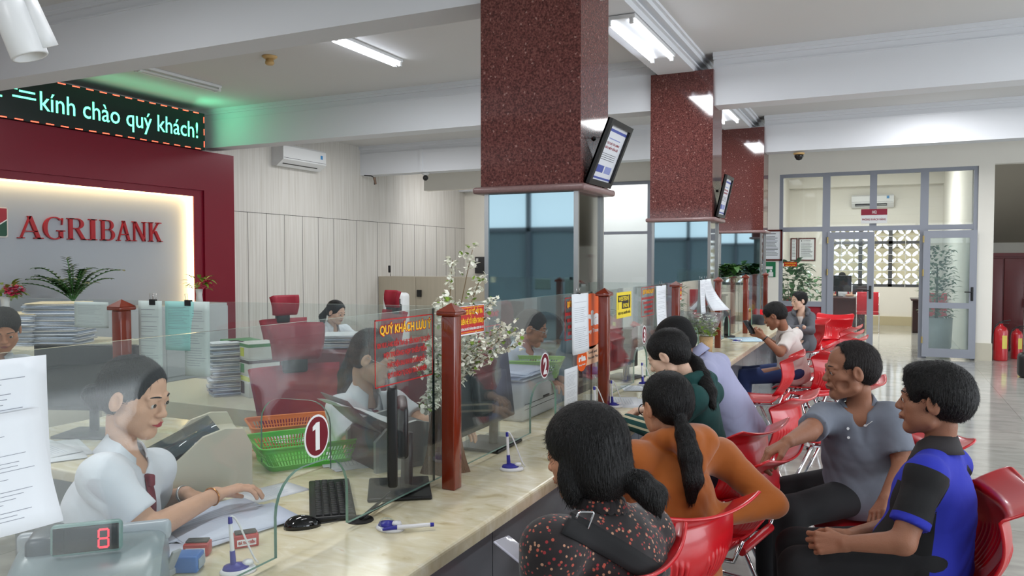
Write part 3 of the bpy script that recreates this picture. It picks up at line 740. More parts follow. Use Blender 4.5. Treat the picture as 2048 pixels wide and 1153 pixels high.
cb = MB()
for k in range(4):
    o = at(-15 + k * 8, -8, 2.2); cb.tube(bez(o, o + V(.05, .02, .03), at(60, 5 + k * 4, 2.2), at(40 - k * 9, 14, 2.2)), .004, 6)
cb.build('cable', M_WHITEP, t, True)
MB().tube([at(-30, 28, 2.2), at(5, 38, 2.2), at(18, 42, 2.2)], [.02, .019, .012], 10).build('pipe_stub', mat('brown_plug'), t, True)

# wooden low cabinets at the rear left, meeting the wall at 13.7 m
t = thing('cabinet_row', 'row of grey wood-grain cabinets standing against the pale wood wall', 'cabinet', (-8.5, 13.9, 0))
box('carcass', M_WOODC, (XW + .001, -5.9, 13.72, 14.2, 0, 1.27), t, True)
x = -9.64
while x < -5.95:
    x2 = min(x + .93, -5.9); MB().rbox(x + .004, x2 - .004, 13.70, 13.72, .06, 1.265, .002).build('door', M_WOODC, t, True); x = x2
p = onY(840, 588, 13.69); d = MB().box(p.x - .06, p.x + .04, 13.66, 13.69, .86, 1.0); d.build('lock_box', M_BLACK, t, True)
p = onY(963, 532, 17.5)
t = thing('wall_box', 'black electrical box on the cream wall beside the nearest pillar', 'electrical box', p)
MB().rbox(p.x - .14, p.x + .16, 17.4, 17.5, 1.28, 1.70, .01).build('case', M_DGREY, t, True)
MB().box(p.x - .1, p.x - .04, 17.39, 17.4, 1.58, 1.66).build('label_plate', M_WHITEP, t, True)
# ================================================================== things in and around the customer room
M_LEAF = mat('leaf_green', (78, 132, 72), .35, noise=.35, nscale=8)
M_LEAFD = mat('leaf_dark', (58, 96, 44), .3, noise=.4, nscale=10)
M_LEAFY = mat('leaf_yellow_green', (120, 150, 50), .4, noise=.3, nscale=8)
M_DWOOD = mat('dark_desk_wood', (48, 26, 26), .3)
def leaf(mb, p, d, up, L, W_, mi=0, droop=.25):
    d = Vector(d).normalized(); up = Vector(up); s = d.cross(up).normalized(); n = s.cross(d)
    rows = []
    for i in range(5):
        t = i / 4; w_ = W_ * math.sin(PI * min(.97, t * .85 + .12)) ** .8 * (.0 if i == 4 else 1)
        c = p + d * (L * t) - n * (-droop * L * t * (1 - t)) - V(0, 0, droop * L * t * t)
        rows.append([c - s * w_ + n * w_ * .25, c, c + s * w_ + n * w_ * .25])
    mb.grid(rows, mi, True)
def bush(mb, c, R, H, n, L, W_, seed, mi=0):
    random.seed(seed)
    for k in range(n):
        a = random.uniform(0, 2 * PI); h = random.random(); r = R * math.sqrt(random.random()) * (1 - .5 * abs(h - .45))
        p = c + V(r * math.cos(a), r * math.sin(a), H * h)
        d = V(math.cos(a), math.sin(a), random.uniform(-.3, .9)); leaf(mb, p, d, (0, 0, 1), L * random.uniform(.6, 1.2), W_, mi)
def desk(x0, x1, y0, y1, label, face=-1):
    t = thing('desk', label, 'desk', ((x0 + x1) / 2, (y0 + y1) / 2, 0))
    MB().rbox(x0 - .04, x1 + .04, y0 - .04, y1 + .04, .72, .76, .01).build('desk_top', M_DWOOD, t, True)
    MB().box(x0, x1, y0 + .05, y0 + .08, .05, .72).build('modesty_panel', M_DWOOD, t, True)
    for x in (x0, x1 - .32): MB().rbox(x, x + .32, y0 + .08, y1, .0, .72, .008).build('pedestal', M_DWOOD, t, True)
    return t
def monitor(name, label, cat, p, ang, w_=.5, h_=.3, back=False, tilt=.0, z0=.12, curved=False, group=None):
    """monitor standing at p, screen facing +x rotated by ang"""
    t = thing(name, label, cat, p, ang, group)
    M = Matrix.Translation((0, 0, z0 + h_ / 2)) @ Matrix.Rotation(tilt, 4, 'Y')
    MB().rbox(-.022, .01, -w_ / 2, w_ / 2, -h_ / 2, h_ / 2, .008, M=M).build('screen_case', M_BLACK, t)
    MB().box(.0101, .012, -w_ / 2 + .012, w_ / 2 - .012, -h_ / 2 + .02, h_ / 2 - .012, M=M).build('screen', mat('dark_screen', (14, 15, 18), .12), t)
    MB().rbox(-.06, -.02, -w_ * .28, w_ * .28, -h_ * .3, h_ * .25, .015, M=M).build('rear_housing', M_BLACK, t)
    MB().tube([(-.055, 0, .01), (-.06, 0, z0 + h_ * .4)], [.022, .02], 10).build('neck', M_BLACK, t)
    MB().rbox(-.14, .08, -.13, .13, 0, .014, .006).build('base', M_BLACK, t)
    return t
desk(-1.15, -.35, 19.4, 20.0, 'dark wooden desk seen through the glass door, monitor on top')
desk(.62, 1.25, 19.3, 20.0, 'dark wooden desk at the right edge of the open doorway')
monitor('monitor', 'black monitor on the desk behind the glass door', 'monitor', (-.95, 19.7, .76), -PI / 2, .62, .38)
monitor('monitor', 'small dark monitor beside the first on the customer room desk', 'monitor', (-.42, 19.75, .76), PI / 2, .4, .2, z0=.06)
t = thing('file_stack', 'blue files stacked at the end of the customer room desk', 'files', (-.38, 19.45, .76))
for k in range(3): MB().rbox(-.46, -.28, 19.4, 19.6, .762 + k * .03, .79 + k * .03, .004).build('folder', mat('blue_folder', (60, 90, 150), .5), t, True)
def meeting_chair(label, p, ang):
    t = thing('meeting_chair', label, 'chair', p, ang)
    rd = mat('red_upholstery', (176, 24, 40), .5)
    MB().rbox(-.22, .22, -.22, .22, .42, .48, .02).build('seat', rd, t)
    MB().rbox(-.22, .22, .19, .23, .5, .92, .018).build('backrest', rd, t)
    for s in (-1, 1):
        MB().tube(smoothpath([(s * .22, .21, .9), (s * .22, .21, .46), (s * .23, -.2, .44), (s * .23, -.22, .01), (s * .23, .22, .01)], .05), .011, 8).build('leg_frame', M_CHROME, t)
meeting_chair('red chair with chrome frame in front of the glass door desk', (-.28, 18.9, 0), PI)
meeting_chair('red chair partly showing at the right desk of the customer room', (1.02, 18.9, 0), PI)
meeting_chair('red chair behind the lower left pane of the partition', (-1.5, 16.0, 0), PI)
# plants
t = thing('potted_plant', 'tall leafy plant standing behind the left pane of the partition', 'plant', (-1.5, 15.1, 0))
MB().lathe([(0, 0), (.14, 0), (.18, .35), (.16, .35), (.15, .05), (0, .05)], (-1.5, 15.1, 0)).build('pot', M_WHITEP, t, True)
mb = MB(); bush(mb, V(-1.5, 15.1, .75), .30, .85, 170, .2, .05, 3); mb.build('foliage', M_LEAF, t, True)
mb = MB()
for k in range(7): mb.tube([V(-1.5, 15.1, .3), V(-1.5 + .2 * math.cos(k), 15.1 + .2 * math.sin(k), 1.2)], [.012, .006], 5)
mb.build('stem', M_LEAFD, t, True)
t = thing('potted_plant', 'looser smaller plant behind the partition, right of the tall one', 'plant', (-1.28, 16.4, 0))
MB().lathe([(0, 0), (.12, 0), (.15, .3), (.13, .3), (.12, .05), (0, .05)], (-1.28, 16.4, 0)).build('pot', M_WHITEP, t, True)
mb = MB(); bush(mb, V(-1.28, 16.4, .85), .28, .42, 60, .16, .045, 5); mb.build('foliage', M_LEAF, t, True)
MB().tube([V(-1.28, 16.4, .25), V(-1.27, 16.4, .9)], [.012, .008], 6).build('stem', M_LEAFD, t, True)
t = thing('potted_plant', 'bushy green plant in a large white pot behind the open glass door', 'plant', (.86, 15.35, 0))
MB().lathe([(0, 0), (.19, 0), (.235, .12), (.25, .62), (.22, .62), (.2, .1), (0, .1)], (.86, 15.35, 0), 32).build('pot', mat('glazed_white_pot', (205, 214, 212), .25), t, True)
mb = MB(); bush(mb, V(.86, 15.35, .6),   .30, 1.25, 420, .11, .03, 8); mb.build('foliage', M_LEAF, t, True)
MB().tube([V(.86, 15.35, .5), V(.86, 15.35, 1.5)], [.03, .012], 8).build('stem', M_LEAFD, t, True)
# extinguishers and cabinet by the opening
def extinguisher(x, y, h, label):
    t = thing('fire_extinguisher', label, 'fire extinguisher', (x, y, 0), 0, 'fire extinguishers by the wall end')
    r = h * .155
    MB().lathe([(0, 0), (r * .95, 0), (r, .02), (r, h * .72), (r * .8, h * .8), (r * .3, h * .86), (r * .3, h * .9), (0, h * .9)], (0, 0, 0), 24).build('cylinder', mat('extinguisher_red', (180, 20, 30), .25, coat=.4), t)
    v = MB(); v.cyl((0, 0, h * .88), (0, 0, h * .95), r * .25); v.tube([(0, -.01, h * .94), (r * .4, -.05, h * .97), (r * 1.1, -.12, h * 1.0)], .008, 6); v.tube([(0, -.01, h * .92), (r * .9, -.11, h * .92)], .006, 6); v.build('valve_handle', M_DGREY, t)
    MB().tube(bez((0, 0, h * .9), (-.12, -.05, h * .95), (-r * 1.3, -.03, h * .5), (-r * 1.15, -.04, h * .25)), .009, 8).build('hose', M_BLACK, t)
    P = [[V(r * 1.01 * math.sin(a), -r * 1.01 * math.cos(a), z) for a in np.linspace(.1, .9, 6)] for z in (h * .3, h * .62)]
    MB().grid(P).build('instruction_label', mat('yellow_label', (220, 200, 90), .5), t)
extinguisher(1.73, 14.62, .66, 'larger red fire extinguisher standing against the wall end')
extinguisher(2.0, 15.0, .55, 'smaller red fire extinguisher with white label, behind the larger one')
t = thing('tall_cabinet', 'tall maroon wooden cabinet standing in the hall past the opening', 'cabinet', (2.0, 16.6, 0))
MB().box(1.62, 2.27, 16.3, 16.9, .02, 1.68).build('carcass', mat('maroon_cabinet', (98, 26, 28), .35), t, True)
MB().box(1.58, 2.31, 16.26, 16.94, 1.68, 1.74).build('cornice', mat('maroon_cabinet'), t, True)
for x in (1.64, 1.96): MB().rbox(x, x + .30, 16.275, 16.3, .1, 1.64, .006).build('door', mat('maroon_cabinet'), t, True)
t = thing('folding_chair', 'grey metal folding chair at the right edge beyond the opening', 'chair', (2.55, 16.0, 0))
mm = mat('grey_metal', (90, 92, 96), .35, .7)
for s in (-.2, .2):
    MB().tube(smoothpath([(2.3 + s + .22, 15.8, 0), (2.3 + s + .22, 16.1, .95)], .01), .011, 6).build('leg', mm, t, True)
    MB().tube([(2.3 + s + .22, 16.25, 0), (2.3 + s + .22, 15.85, .5)], .011, 6).build('leg', mm, t, True)
MB().rbox(2.3, 2.74, 15.8, 16.15, .45, .48, .01).build('seat', mm, t, True)
MB().rbox(2.32, 2.72, 16.07, 16.1, .78, .95, .01).build('backrest', mm, t, True)
t = thing('shoulder_bag', 'dark bag cut by the right edge of the frame, standing on the floor', 'bag', (1.95, 12.6, 0))
MB().rbox(1.70, 2.1, 12.5, 12.75, .0, .34, .06).build('body', M_BLACK, t, True)
MB().tube(bez((1.78, 12.62, .33), (1.78, 12.62, .55), (2.02, 12.62, .55), (2.02, 12.62, .33)), .012, 6).build('handle', M_BLACK, t, True)
# ================================================================== the long counter
HC = .78
t = thing('service_counter', 'long cream marble service counter with grey stone front', 'counter', (-1.5, 4, 0))
bm_ = bmesh.new()
ol = [(-1.11, -1.2), (-1.11, 10.8), (-2.0, 10.8), (-2.0, 9.5), (-1.68, 9.5), (-1.68, 8.8), (-2.0, 8.8), (-2.0, 5.35), (-1.68, 5.35), (-1.68, 3.98), (-2.0, 3.98), (-2.0, 3.45), (-1.78, 3.45), (-1.78, 2.88), (-2.0, 2.88), (-2.0, -1.2)]
fc = bm_.faces.new([bm_.verts.new((x, y, HC - .045)) for x, y in ol]); r_ = bmesh.ops.extrude_face_region(bm_, geom=[fc])
for v in [q for q in r_['geom'] if isinstance(q, bmesh.types.BMVert)]: v.co.z = HC
bmesh.ops.recalc_face_normals(bm_, faces=bm_.faces[:]); bmesh.ops.bevel(bm_, geom=[e for e in bm_.edges if abs(e.verts[0].co.z - HC) < 1e-5 and abs(e.verts[1].co.z - HC) < 1e-5], offset=.012, segments=3, affect='EDGES', profile=.5)
MB().bm(bm_, smooth=False).build('worktop', M_MARBLE, t, True)
MB().rbox(-3.7, -2.32, 2.62, 2.9, HC - .045, HC, .008).build('worktop', M_MARBLE, t, True)
MB().rbox(-3.7, -2.0, 1.98, 2.62, HC - .045, HC, .008).build('worktop', M_MARBLE, t, True)
MB().rbox(-3.2, -2.0, -.4, .35, HC - .045, HC, .008).build('worktop', M_MARBLE, t, True)
f = MB()
y = -1.2
while y < 10.7:
    f.box(-1.24, -1.215, y + .003, min(y + .897, 10.7), 0, HC - .045); y += .9
f.box(-1.26, -1.24, -1.2, 10.7, 0, HC - .045)
f.build('stone_front', M_STONE, t, True)
MB().box(-1.9, -1.26, 10.6, 10.68, 0, HC - .045).build('end_panel', M_STONE, t, True)
MB().box(-3.68, -2.0, 2.28, 2.32, 0, HC - .045).build('support_panel', mat('grey_panel_board', (140, 142, 140), .5), t, True)

def post(x, y, label, h=.67):
    t = thing('screen_post', label, 'post', (x, y, HC), 0, 'wooden posts of the glass screens')
    m_ = MB(); m_.rbox(-.027, .027, -.027, .027, 0, h - .045, .005)
    m_.build('shaft', M_POST, t)
    c = MB(); c.rbox(-.040, .040, -.040, .040, h - .045, h - .03, .004)
    c.add([V(-.040, -.040, h - .03), V(.040, -.040, h - .03), V(.040, .040, h - .03), V(-.040, .040, h - .03), V(0, 0, h)], [(0, 1, 4), (1, 2, 4), (2, 3, 4), (3, 0, 4)])
    c.build('cap', M_POST, t)
PY = [2.42, 4.12, 5.78, 7.45, 9.08, 10.74]
for y, l in zip(PY, ('nearest varnished red wood post on the counter edge, beside the red warning notice', 'second varnished post along the counter, right of the orange money transfer stickers',
                     'third varnished post along the counter, beyond the yellow sticker', 'fourth varnished post along the counter, right of the white sheets held by clips',
                     'fifth varnished post along the counter, near the man with the phone', 'last varnished post at the far end of the counter')):
    post(-1.39, y, l)
post(-2.86, 2.23, 'varnished post on the screen between the first two tellers, left of the green papers', .66)

# glass screens: one sheet per bay, an arched hatch cut in each
GX = -1.47
def screen(y0, y1, hatch, label, z0=.80, z1=1.43):
    t = thing('glass_screen', label, 'glass screen', (GX, (y0 + y1) / 2, z0), 0, 'glass screens along the counter')
    out = [(y0, z0)]
    edge = []
    if hatch:
        a, b_, zt, r = hatch - .155, hatch + .155, 1.02, .11
        arc = [(a, z0), (a, zt - r)] + [(a + r - r * math.cos(q), zt - r + r * math.sin(q)) for q in np.linspace(0, PI / 2, 7)][1:] + \
              [(b_ - r + r * math.sin(q), zt - r + r * math.cos(q)) for q in np.linspace(0, PI / 2, 7)] + [(b_, z0)]
        out += arc
        for i in range(len(arc) - 1): edge.append((arc[i], arc[i + 1]))
    out += [(y1, z0), (y1, z1), (y0, z1)]
    mb = MB()
    # faces split so that every polygon is convex: strips between outline columns
    if hatch:
        for (a1, a2) in edge:
            if abs(a1[0] - a2[0]) > 1e-5:
                mb.prism([(a1[0], a1[1]), (a2[0], a2[1]), (a2[0], z1), (a1[0], z1)], (GX, 0, 0), (0, 1, 0), (0, 0, 1), (1, 0, 0), .010)
        mb.prism([(y0, z0), (hatch - .155, z0), (hatch - .155, z1), (y0, z1)], (GX, 0, 0), (0, 1, 0), (0, 0, 1), (1, 0, 0), .010)
        mb.prism([(hatch + .155, z0), (y1, z0), (y1, z1), (hatch + .155, z1)], (GX, 0, 0), (0, 1, 0), (0, 0, 1), (1, 0, 0), .010)
        # keep only the two big faces of each strip: drop side quads
        nf, nm, ns_ = [], [], []
        for f_, m_, s_ in zip(mb.f, mb.m, mb.sm):
            xs = [mb.v[i][0] for i in f_]
            if max(xs) - min(xs) < 1e-6: nf.append(f_); nm.append(m_); ns_.append(s_)
        mb.f, mb.m, mb.sm = nf, nm, ns_
    else:
        mb.add([V(GX, y0, z0), V(GX, y1, z0), V(GX, y1, z1), V(GX, y0, z1)], [(0, 1, 2, 3)]); mb.add([V(GX + .01, y0, z0), V(GX + .01, y1, z0), V(GX + .01, y1, z1), V(GX + .01, y0, z1)], [(3, 2, 1, 0)])
    mb.build('pane', M_GLASS, t, True)
    e = MB(); pts = out + [out[0]]
    for i in range(len(pts) - 1):
        (a, c), (b_, d) = pts[i], pts[i + 1]
        e.add([V(GX, a, c), V(GX, b_, d), V(GX + .01, b_, d), V(GX + .01, a, c)], [(0, 1, 2, 3)])
    e.build('polished_edge', M_GEDGE, t, True)
    return t
screen(.72, PY[0], 1.755, 'glass screen of window 1 with arched hatch, nearest the camera')
screen(PY[0], PY[1], 3.435, 'glass screen of window 2 between the first two posts')
screen(PY[1], PY[2], 5.10, 'glass screen of window 3 with the yellow sticker')
screen(PY[2], PY[3], 6.77, 'glass screen between the third and fourth posts')
screen(PY[3], PY[4], 8.3, 'glass screen between the fourth and fifth posts')
screen(PY[4], PY[5], 9.9, 'farthest glass screen, ending at the last post')
screen(-.9, .70, None, 'glass screen piece at the left edge carrying the curled sheets')
# cross screens between the stations
def cross(p0, p1, label, hatch=None, z0=.80, z1=1.435):
    p0, p1 = V(*p0, 0), V(*p1, 0); L = (p1 - p0).length; u = (p1 - p0).normalized(); n = u.cross(V(0, 0, 1))
    t = thing('dividing_screen', label, 'glass screen', ((p0 + p1) / 2 + V(0, 0, z0)), 0, 'dividing screens between tellers')
    def q(a, b_, c, d, mb):
        P = [p0 + u * a + V(0, 0, c), p0 + u * b_ + V(0, 0, c), p0 + u * b_ + V(0, 0, d), p0 + u * a + V(0, 0, d)]
        mb.add(P, [(0, 1, 2, 3)]); mb.add([x + n * .01 for x in P], [(3, 2, 1, 0)])
    mb = MB(); e = MB()
    if hatch:
        a, b_, zt = hatch; q(0, a, z0, z1, mb); q(b_, L, z0, z1, mb); q(a, b_, zt, z1, mb)
        r = .09; pts = [(a, z0)] + [(a + r - r * math.cos(k), zt - r + r * math.sin(k)) for k in np.linspace(0, PI / 2, 6)] + [(b_ - r + r * math.sin(k), zt - r + r * math.cos(k)) for k in np.linspace(0, PI / 2, 6)] + [(b_, z0)]
        for c_, s_ in ((a, 1), (b_, -1)):     # spandrels
            for i in range(5):
                k0, k1 = i * PI / 10, (i + 1) * PI / 10
                x0, x1 = c_ + s_ * (r - r * math.cos(k0)), c_ + s_ * (r - r * math.cos(k1)); y0_, y1_ = zt - r + r * math.sin(k0), zt - r + r * math.sin(k1)
                P = [p0 + u * x0 + V(0, 0, y0_), p0 + u * x1 + V(0, 0, y1_), p0 + u * x1 + V(0, 0, zt), p0 + u * x0 + V(0, 0, zt)]; mb.add(P, [(0, 1, 2, 3)])
    else: q(0, L, z0, z1, mb); pts = []
    mb.build('pane', M_GLASS, t, True)
    for (c, d) in (((0, z1), (L, z1)), ((L, z0), (L, z1))): pts2 = (c, d); e.add([p0 + u * c[0] + V(0, 0, c[1]), p0 + u * d[0] + V(0, 0, d[1]), p0 + u * d[0] + V(0, 0, d[1]) + n * .01, p0 + u * c[0] + V(0, 0, c[1]) + n * .01], [(0, 1, 2, 3)])
    for i in range(len(pts) - 1):
        c, d = pts[i], pts[i + 1]; e.add([p0 + u * c[0] + V(0, 0, c[1]), p0 + u * d[0] + V(0, 0, d[1]), p0 + u * d[0] + V(0, 0, d[1]) + n * .01, p0 + u * c[0] + V(0, 0, c[1]) + n * .01], [(0, 1, 2, 3)])
    e.build('polished_edge', M_GEDGE, t, True)
cross((-1.48, 2.44), (-3.70, 2.14), 'long glass screen between the first two tellers, topped with clipped papers', (.43, .74, 1.06))
cross((-1.48, 5.78), (-2.9, 5.6), 'dividing screen past the third post')

# ------------------------------------------------------------------ notices on the glass
NX = GX + .0112
M_SRED = mat('sticker_red', (186, 24, 24), .5); M_SYEL = mat('sticker_yellow', (250, 200, 30), .5); M_SWHITE = mat('sticker_white', (235, 236, 236), .5)
def gtext(s, y, z, w_, h, m, t, d=.001, bold=.03): return text('lettering', s, m, (NX + d, y, z), (0, 1, 0), (0, 0, 1), width=w_, height=h, extrude=.0006, parent=t, bold=bold)
def number(k, y, z=1.097):
    t = thing('window_number', 'maroon oval sticker with white numeral %s above the hatch' % {1: 'one', 2: 'two', 3: 'three'}[k], 'sticker', (NX, y, z), 0, 'window numbers')
    el = lambda a, b_: [(y + a * math.cos(q), z + b_ * math.sin(q)) for q in np.linspace(0, 2 * PI, 32)[:-1]]
    MB().prism(el(.054, .062), (NX, 0, 0), (0, 1, 0), (0, 0, 1), (1, 0, 0), .001).build('white_rim', M_SWHITE, t, True)
    MB().prism(el(.048, .056), (NX + .001, 0, 0), (0, 1, 0), (0, 0, 1), (1, 0, 0), .001).build('maroon_disc', mat('number_maroon', (112, 10, 32), .4), t, True)
    if k == 1: MB().prism([(y - .008, z - .040), (y + .010, z - .040), (y + .010, z + .040), (y - .004, z + .040), (y - .020, z + .030), (y - .020, z + .018), (y - .008, z + .022)], (NX + .002, 0, 0), (0, 1, 0), (0, 0, 1), (1, 0, 0), .001).build('lettering', M_SWHITE, t, True)
    else: gtext(str(k), y - (.012 if k == 1 else .022), z - .038, .024 if k == 1 else .044, .076, M_SWHITE, t, .0025, .04)
number(1, 1.765); number(2, 3.437); number(3, 5.17)
def caution(y, w_, z=1.19, h=.22, label='', tr=False):
    t = thing('warning_notice', label, 'notice', (NX, y, z), 0, 'red lettered notices on the glass')
    b = .004; f = MB()
    for (a0, a1, c0, c1) in ((y, y + w_, z, z + b), (y, y + w_, z + h - b, z + h), (y, y + b, z, z + h), (y + w_ - b, y + w_, z, z + h)): f.box(NX, NX + .001, a0, a1, c0, c1)
    f.build('red_border', M_SRED, t, True)
    gtext('QUÝ KHÁCH LƯU Ý', y + .026, z + h * .775, w_ * .9, h * .14, M_SRED, t, .0005, .06)
    gtext('QUÝ KHÁCH LƯU Ý', y + .028, z + h * .78, w_ * .88, h * .13, M_SYEL, t, .0015, .015)
    for k, (s, a, q) in enumerate((('XIN VUI LÒNG KIỂM TRA LẠI TIỀN NGAY TẠI QUẦY', .03, .92), ('MỌI TRƯỜNG HỢP THIẾU TIỀN', .14, .74), ('PHÁT HIỆN SAU KHI RA KHỎI QUẦY', .2, .66), ('QUÝ KHÁCH TỰ CHỊU TRÁCH NHIỆM', .2, .68))):
        gtext(s, y + w_ * a, z + h * (.58 - .155 * k), w_ * q, h * .075, M_SRED, t, .0005, .035)
caution(2.05, .355, label='red bordered warning notice with yellow heading on the glass left of the nearest post')
caution(3.70, .22, label='red lettered warning notice partly behind the hanging white papers at window 2')
caution(5.10, .32, 1.22, .20, label='red lettered warning notice on the glass of window 3')
def redsign(y, w_, z, h, label):
    t = thing('red_notice', label, 'notice', (NX, y, z), 0, 'red phone number notices')
    MB().box(NX, NX + .0015, y, y + w_, z, z + h).build('white_card', M_SWHITE, t, True)
    MB().box(NX + .0015, NX + .0025, y + .004, y + w_ - .004, z + .006, z + h - .003).build('red_field', M_SRED, t, True)
    gtext('KHI CÓ SỰ CỐ XẢY RA', y + .012, z + h * .70, w_ - .03, h * .17, M_SYEL, t, .003)
    gtext('LIÊN HỆ SỐ ĐIỆN THOẠI', y + .010, z + h * .38, w_ - .022, h * .17, M_SYEL, t, .003)
    gtext('CÔNG AN XÃ THĂNG BÌNH: 02353 874 113', y + .008, z + h * .17, w_ - .018, h * .08, M_SWHITE, t, .003)
    MB().box(NX + .0025, NX + .003, y + .01, y + w_ - .01, z + h * .93, z + h * .945).box(NX + .0025, NX + .003, y + .01, y + w_ - .01, z + h * .09, z + h * .105).build('gold_line', M_SYEL, t, True)
redsign(2.60, .205, 1.31, .115, 'red and yellow phone notice just right of the nearest post')
redsign(6.0, .25, 1.28, .14, 'small red and yellow notice just right of the third post')
# money transfer stickers at window 2
t = thing('transfer_sticker', 'large round orange money transfer sticker beside the second post', 'sticker', (NX, 4.12, 1.27))
OR = mat('sticker_orange', (240, 96, 20), .4)
circ = lambda cy_, cz_, ry, rz, n=36: [(cy_ + ry * math.cos(q), cz_ + rz * math.sin(q)) for q in np.linspace(0, 2 * PI, n + 1)[:-1]]
MB().prism(circ(4.10, 1.265, .215, .155), (NX, 0, 0), (0, 1, 0), (0, 0, 1), (1, 0, 0), .001).build('orange_disc', OR, t, True)
gtext('ria', 4.00, 1.245, .24, .085, M_SWHITE, t, .0015, .05); gtext('Money Transfer', 3.98, 1.20, .29, .022, M_SWHITE, t, .0015, .02)
t = thing('transfer_label', 'beige rounded label with small orange disc under the large round sticker', 'sticker', (NX, 4.1, 1.03))
MB().prism(rr(3.95, 4.32, 1.025, 1.125, .035), (NX, 0, 0), (0, 1, 0), (0, 0, 1), (1, 0, 0), .001).build('beige_plate', mat('sticker_peach', (244, 196, 160), .5), t, True)
MB().prism(circ(3.95, 1.065, .078, .062), (NX + .001, 0, 0), (0, 1, 0), (0, 0, 1), (1, 0, 0), .001).build('orange_disc', OR, t, True)
gtext('ria', 3.895, 1.06, .11, .032, M_SWHITE, t, .0025, .05); gtext('Money Transfer', 3.90, 1.035, .10, .009, M_SWHITE, t, .0025, .02)
gtext('Send and', 4.05, 1.085, .14, .016, M_INK, t, .0015, .0); gtext('Receive Money', 4.05, 1.055, .20, .016, M_INK, t, .0015, .0)
t = thing('transfer_sticker', 'square yellow and black money transfer sticker right of the second post', 'sticker', (NX, 4.7, 1.25))
MB().box(NX, NX + .001, 4.555, 4.86, 1.245, 1.405).build('yellow_field', mat('sticker_lemon', (240, 214, 50), .45), t, True)
MB().box(NX + .001, NX + .0018, 4.58, 4.80, 1.345, 1.385).box(NX + .001, NX + .0018, 4.66, 4.80, 1.30, 1.345).box(NX + .001, NX + .0018, 4.81, 4.835, 1.30, 1.385).box(NX + .001, NX + .0018, 4.58, 4.585, 1.30, 1.385).build('black_block', M_BLACK, t, True)
LEM = mat('sticker_lemon'); gtext('WESTERN', 4.59, 1.352, .20, .027, LEM, t, .0022, .02); gtext('UNION', 4.68, 1.308, .115, .027, LEM, t, .0022, .02)
gtext('DỊCH VỤ CHUYỂN TIỀN', 4.585, 1.268, .25, .014, M_BLACK, t, .0015, .02)

# ------------------------------------------------------------------ papers held with clips
def clip(p, m=None, name='binder_clip', label='black binder clip', ax=(0, 1, 0), w_=.03, parent=None):
    ax = Vector(ax); n = ax.cross(V(0, 0, 1)); mb = MB()
    o = Vector(p)
    prof = [(-.006, -.022), (.006, -.022), (.0065, .002), (-.0065, .002)]
    vs = [o - ax * w_ / 2 + n * a + V(0, 0, b_) for a, b_ in prof] + [o + ax * w_ / 2 + n * a + V(0, 0, b_) for a, b_ in prof]
    mb.add(vs, [(0, 1, 2, 3), (7, 6, 5, 4), (0, 4, 5, 1), (1, 5, 6, 2), (2, 6, 7, 3), (3, 7, 4, 0)])
    c = mb.build('clip', M_BLACK, parent, True)
    wr_ = MB()
    for s in (-1, 1): wr_.tube([o + ax * .008 * -1 + n * .007 * s, o - ax * .010 + n * .009 * s + V(0, 0, .026), o + ax * .010 + n * .009 * s + V(0, 0, .026), o + ax * .008 + n * .007 * s], .0009, 5)
    wr_.build('wire_handle', M_CHROME, c, True)
def sheets(o, ux, w_, h, label, n=1, curl=.0, lines=True, m=None, clipat=.5, side=1, name='hanging_papers', twist=0.0, cat='papers', group='papers clipped to the glass', seed=1, lm=None):
    """pack of sheets hanging from o (top left), width along ux, curl = how far the bottom bows out"""
    o, ux = Vector(o), Vector(ux).normalized(); nn = ux.cross(V(0, 0, 1)) * side
    t = thing(name, label, cat, o, 0, group)
    random.seed(seed)
    for k in range(n):
        P = []
        for i in range(9):
            v = i / 8; r = []
            for j in range(7):
                u = j / 6
                out = curl * (v ** 2) * (1 + .15 * k) + .004 + .002 * k + .012 * math.sin(u * PI) * v + twist * (u - .5) * v
                r.append(o + ux * (w_ * u - (.004 * k)) + nn * out - V(0, 0, h * v * (1 - .03 * abs(curl) / .1) + .002 * k))
            P.append(r)
        sh = MB().sheet(P, .0006).build('sheet', m or M_PAPER, t, True)
        if k == n - 1 and lines:
            q = MB()
            for L in range(24):
                v = .12 + .8 * L / 24
                if random.random() < .15: continue
                a, b_ = .12, random.uniform(.6, .9)
                i = v * 8; i0 = int(i); fi = i - i0
                def pt(u, vv):
                    i = vv * 8; i0 = min(7, int(i)); fi = i - i0; j = u * 6; j0 = min(5, int(j)); fj = j - j0
                    A = P[i0][j0].lerp(P[i0][j0 + 1], fj); B = P[i0 + 1][j0].lerp(P[i0 + 1][j0 + 1], fj); return A.lerp(B, fi) + nn * .0012
                seg = [a + (b_ - a) * q_ / 4 for q_ in range(5)]
                for s0, s1 in zip(seg, seg[1:]): q.add([pt(s0, v), pt(s1, v), pt(s1, v + .0045), pt(s0, v + .0045)], [(0, 1, 2, 3)])
            q.build('printed_lines', lm or mat('soft_print', (138, 142, 152), .8), sh, True)
    if clipat is not None: clip(o + ux * w_ * clipat + V(0, 0, .004), ax=ux, parent=t)
    return t
CX = GX + .013
sheets((CX, 3.78, 1.425), (0, 1, 0), .25, .31, 'pack of white papers clipped to the glass beside the orange sticker', 4, .004, clipat=.45, seed=2)
sheets((CX, 6.93, 1.43), (0, 1, 0), .20, .30, 'left pack of printed sheets clipped before the fourth post', 2, .01, clipat=.3, seed=3)
sheets((CX, 7.13, 1.43), (0, 1, 0), .27, .29, 'curling pack of white sheets just left of the fourth post', 2, .11, clipat=.2, seed=4, twist=.1)
sheets((CX, 5.45, 1.42), (0, 1, 0), .28, .32, 'white papers clipped to the glass left of the third post', 2, .01, seed=5)
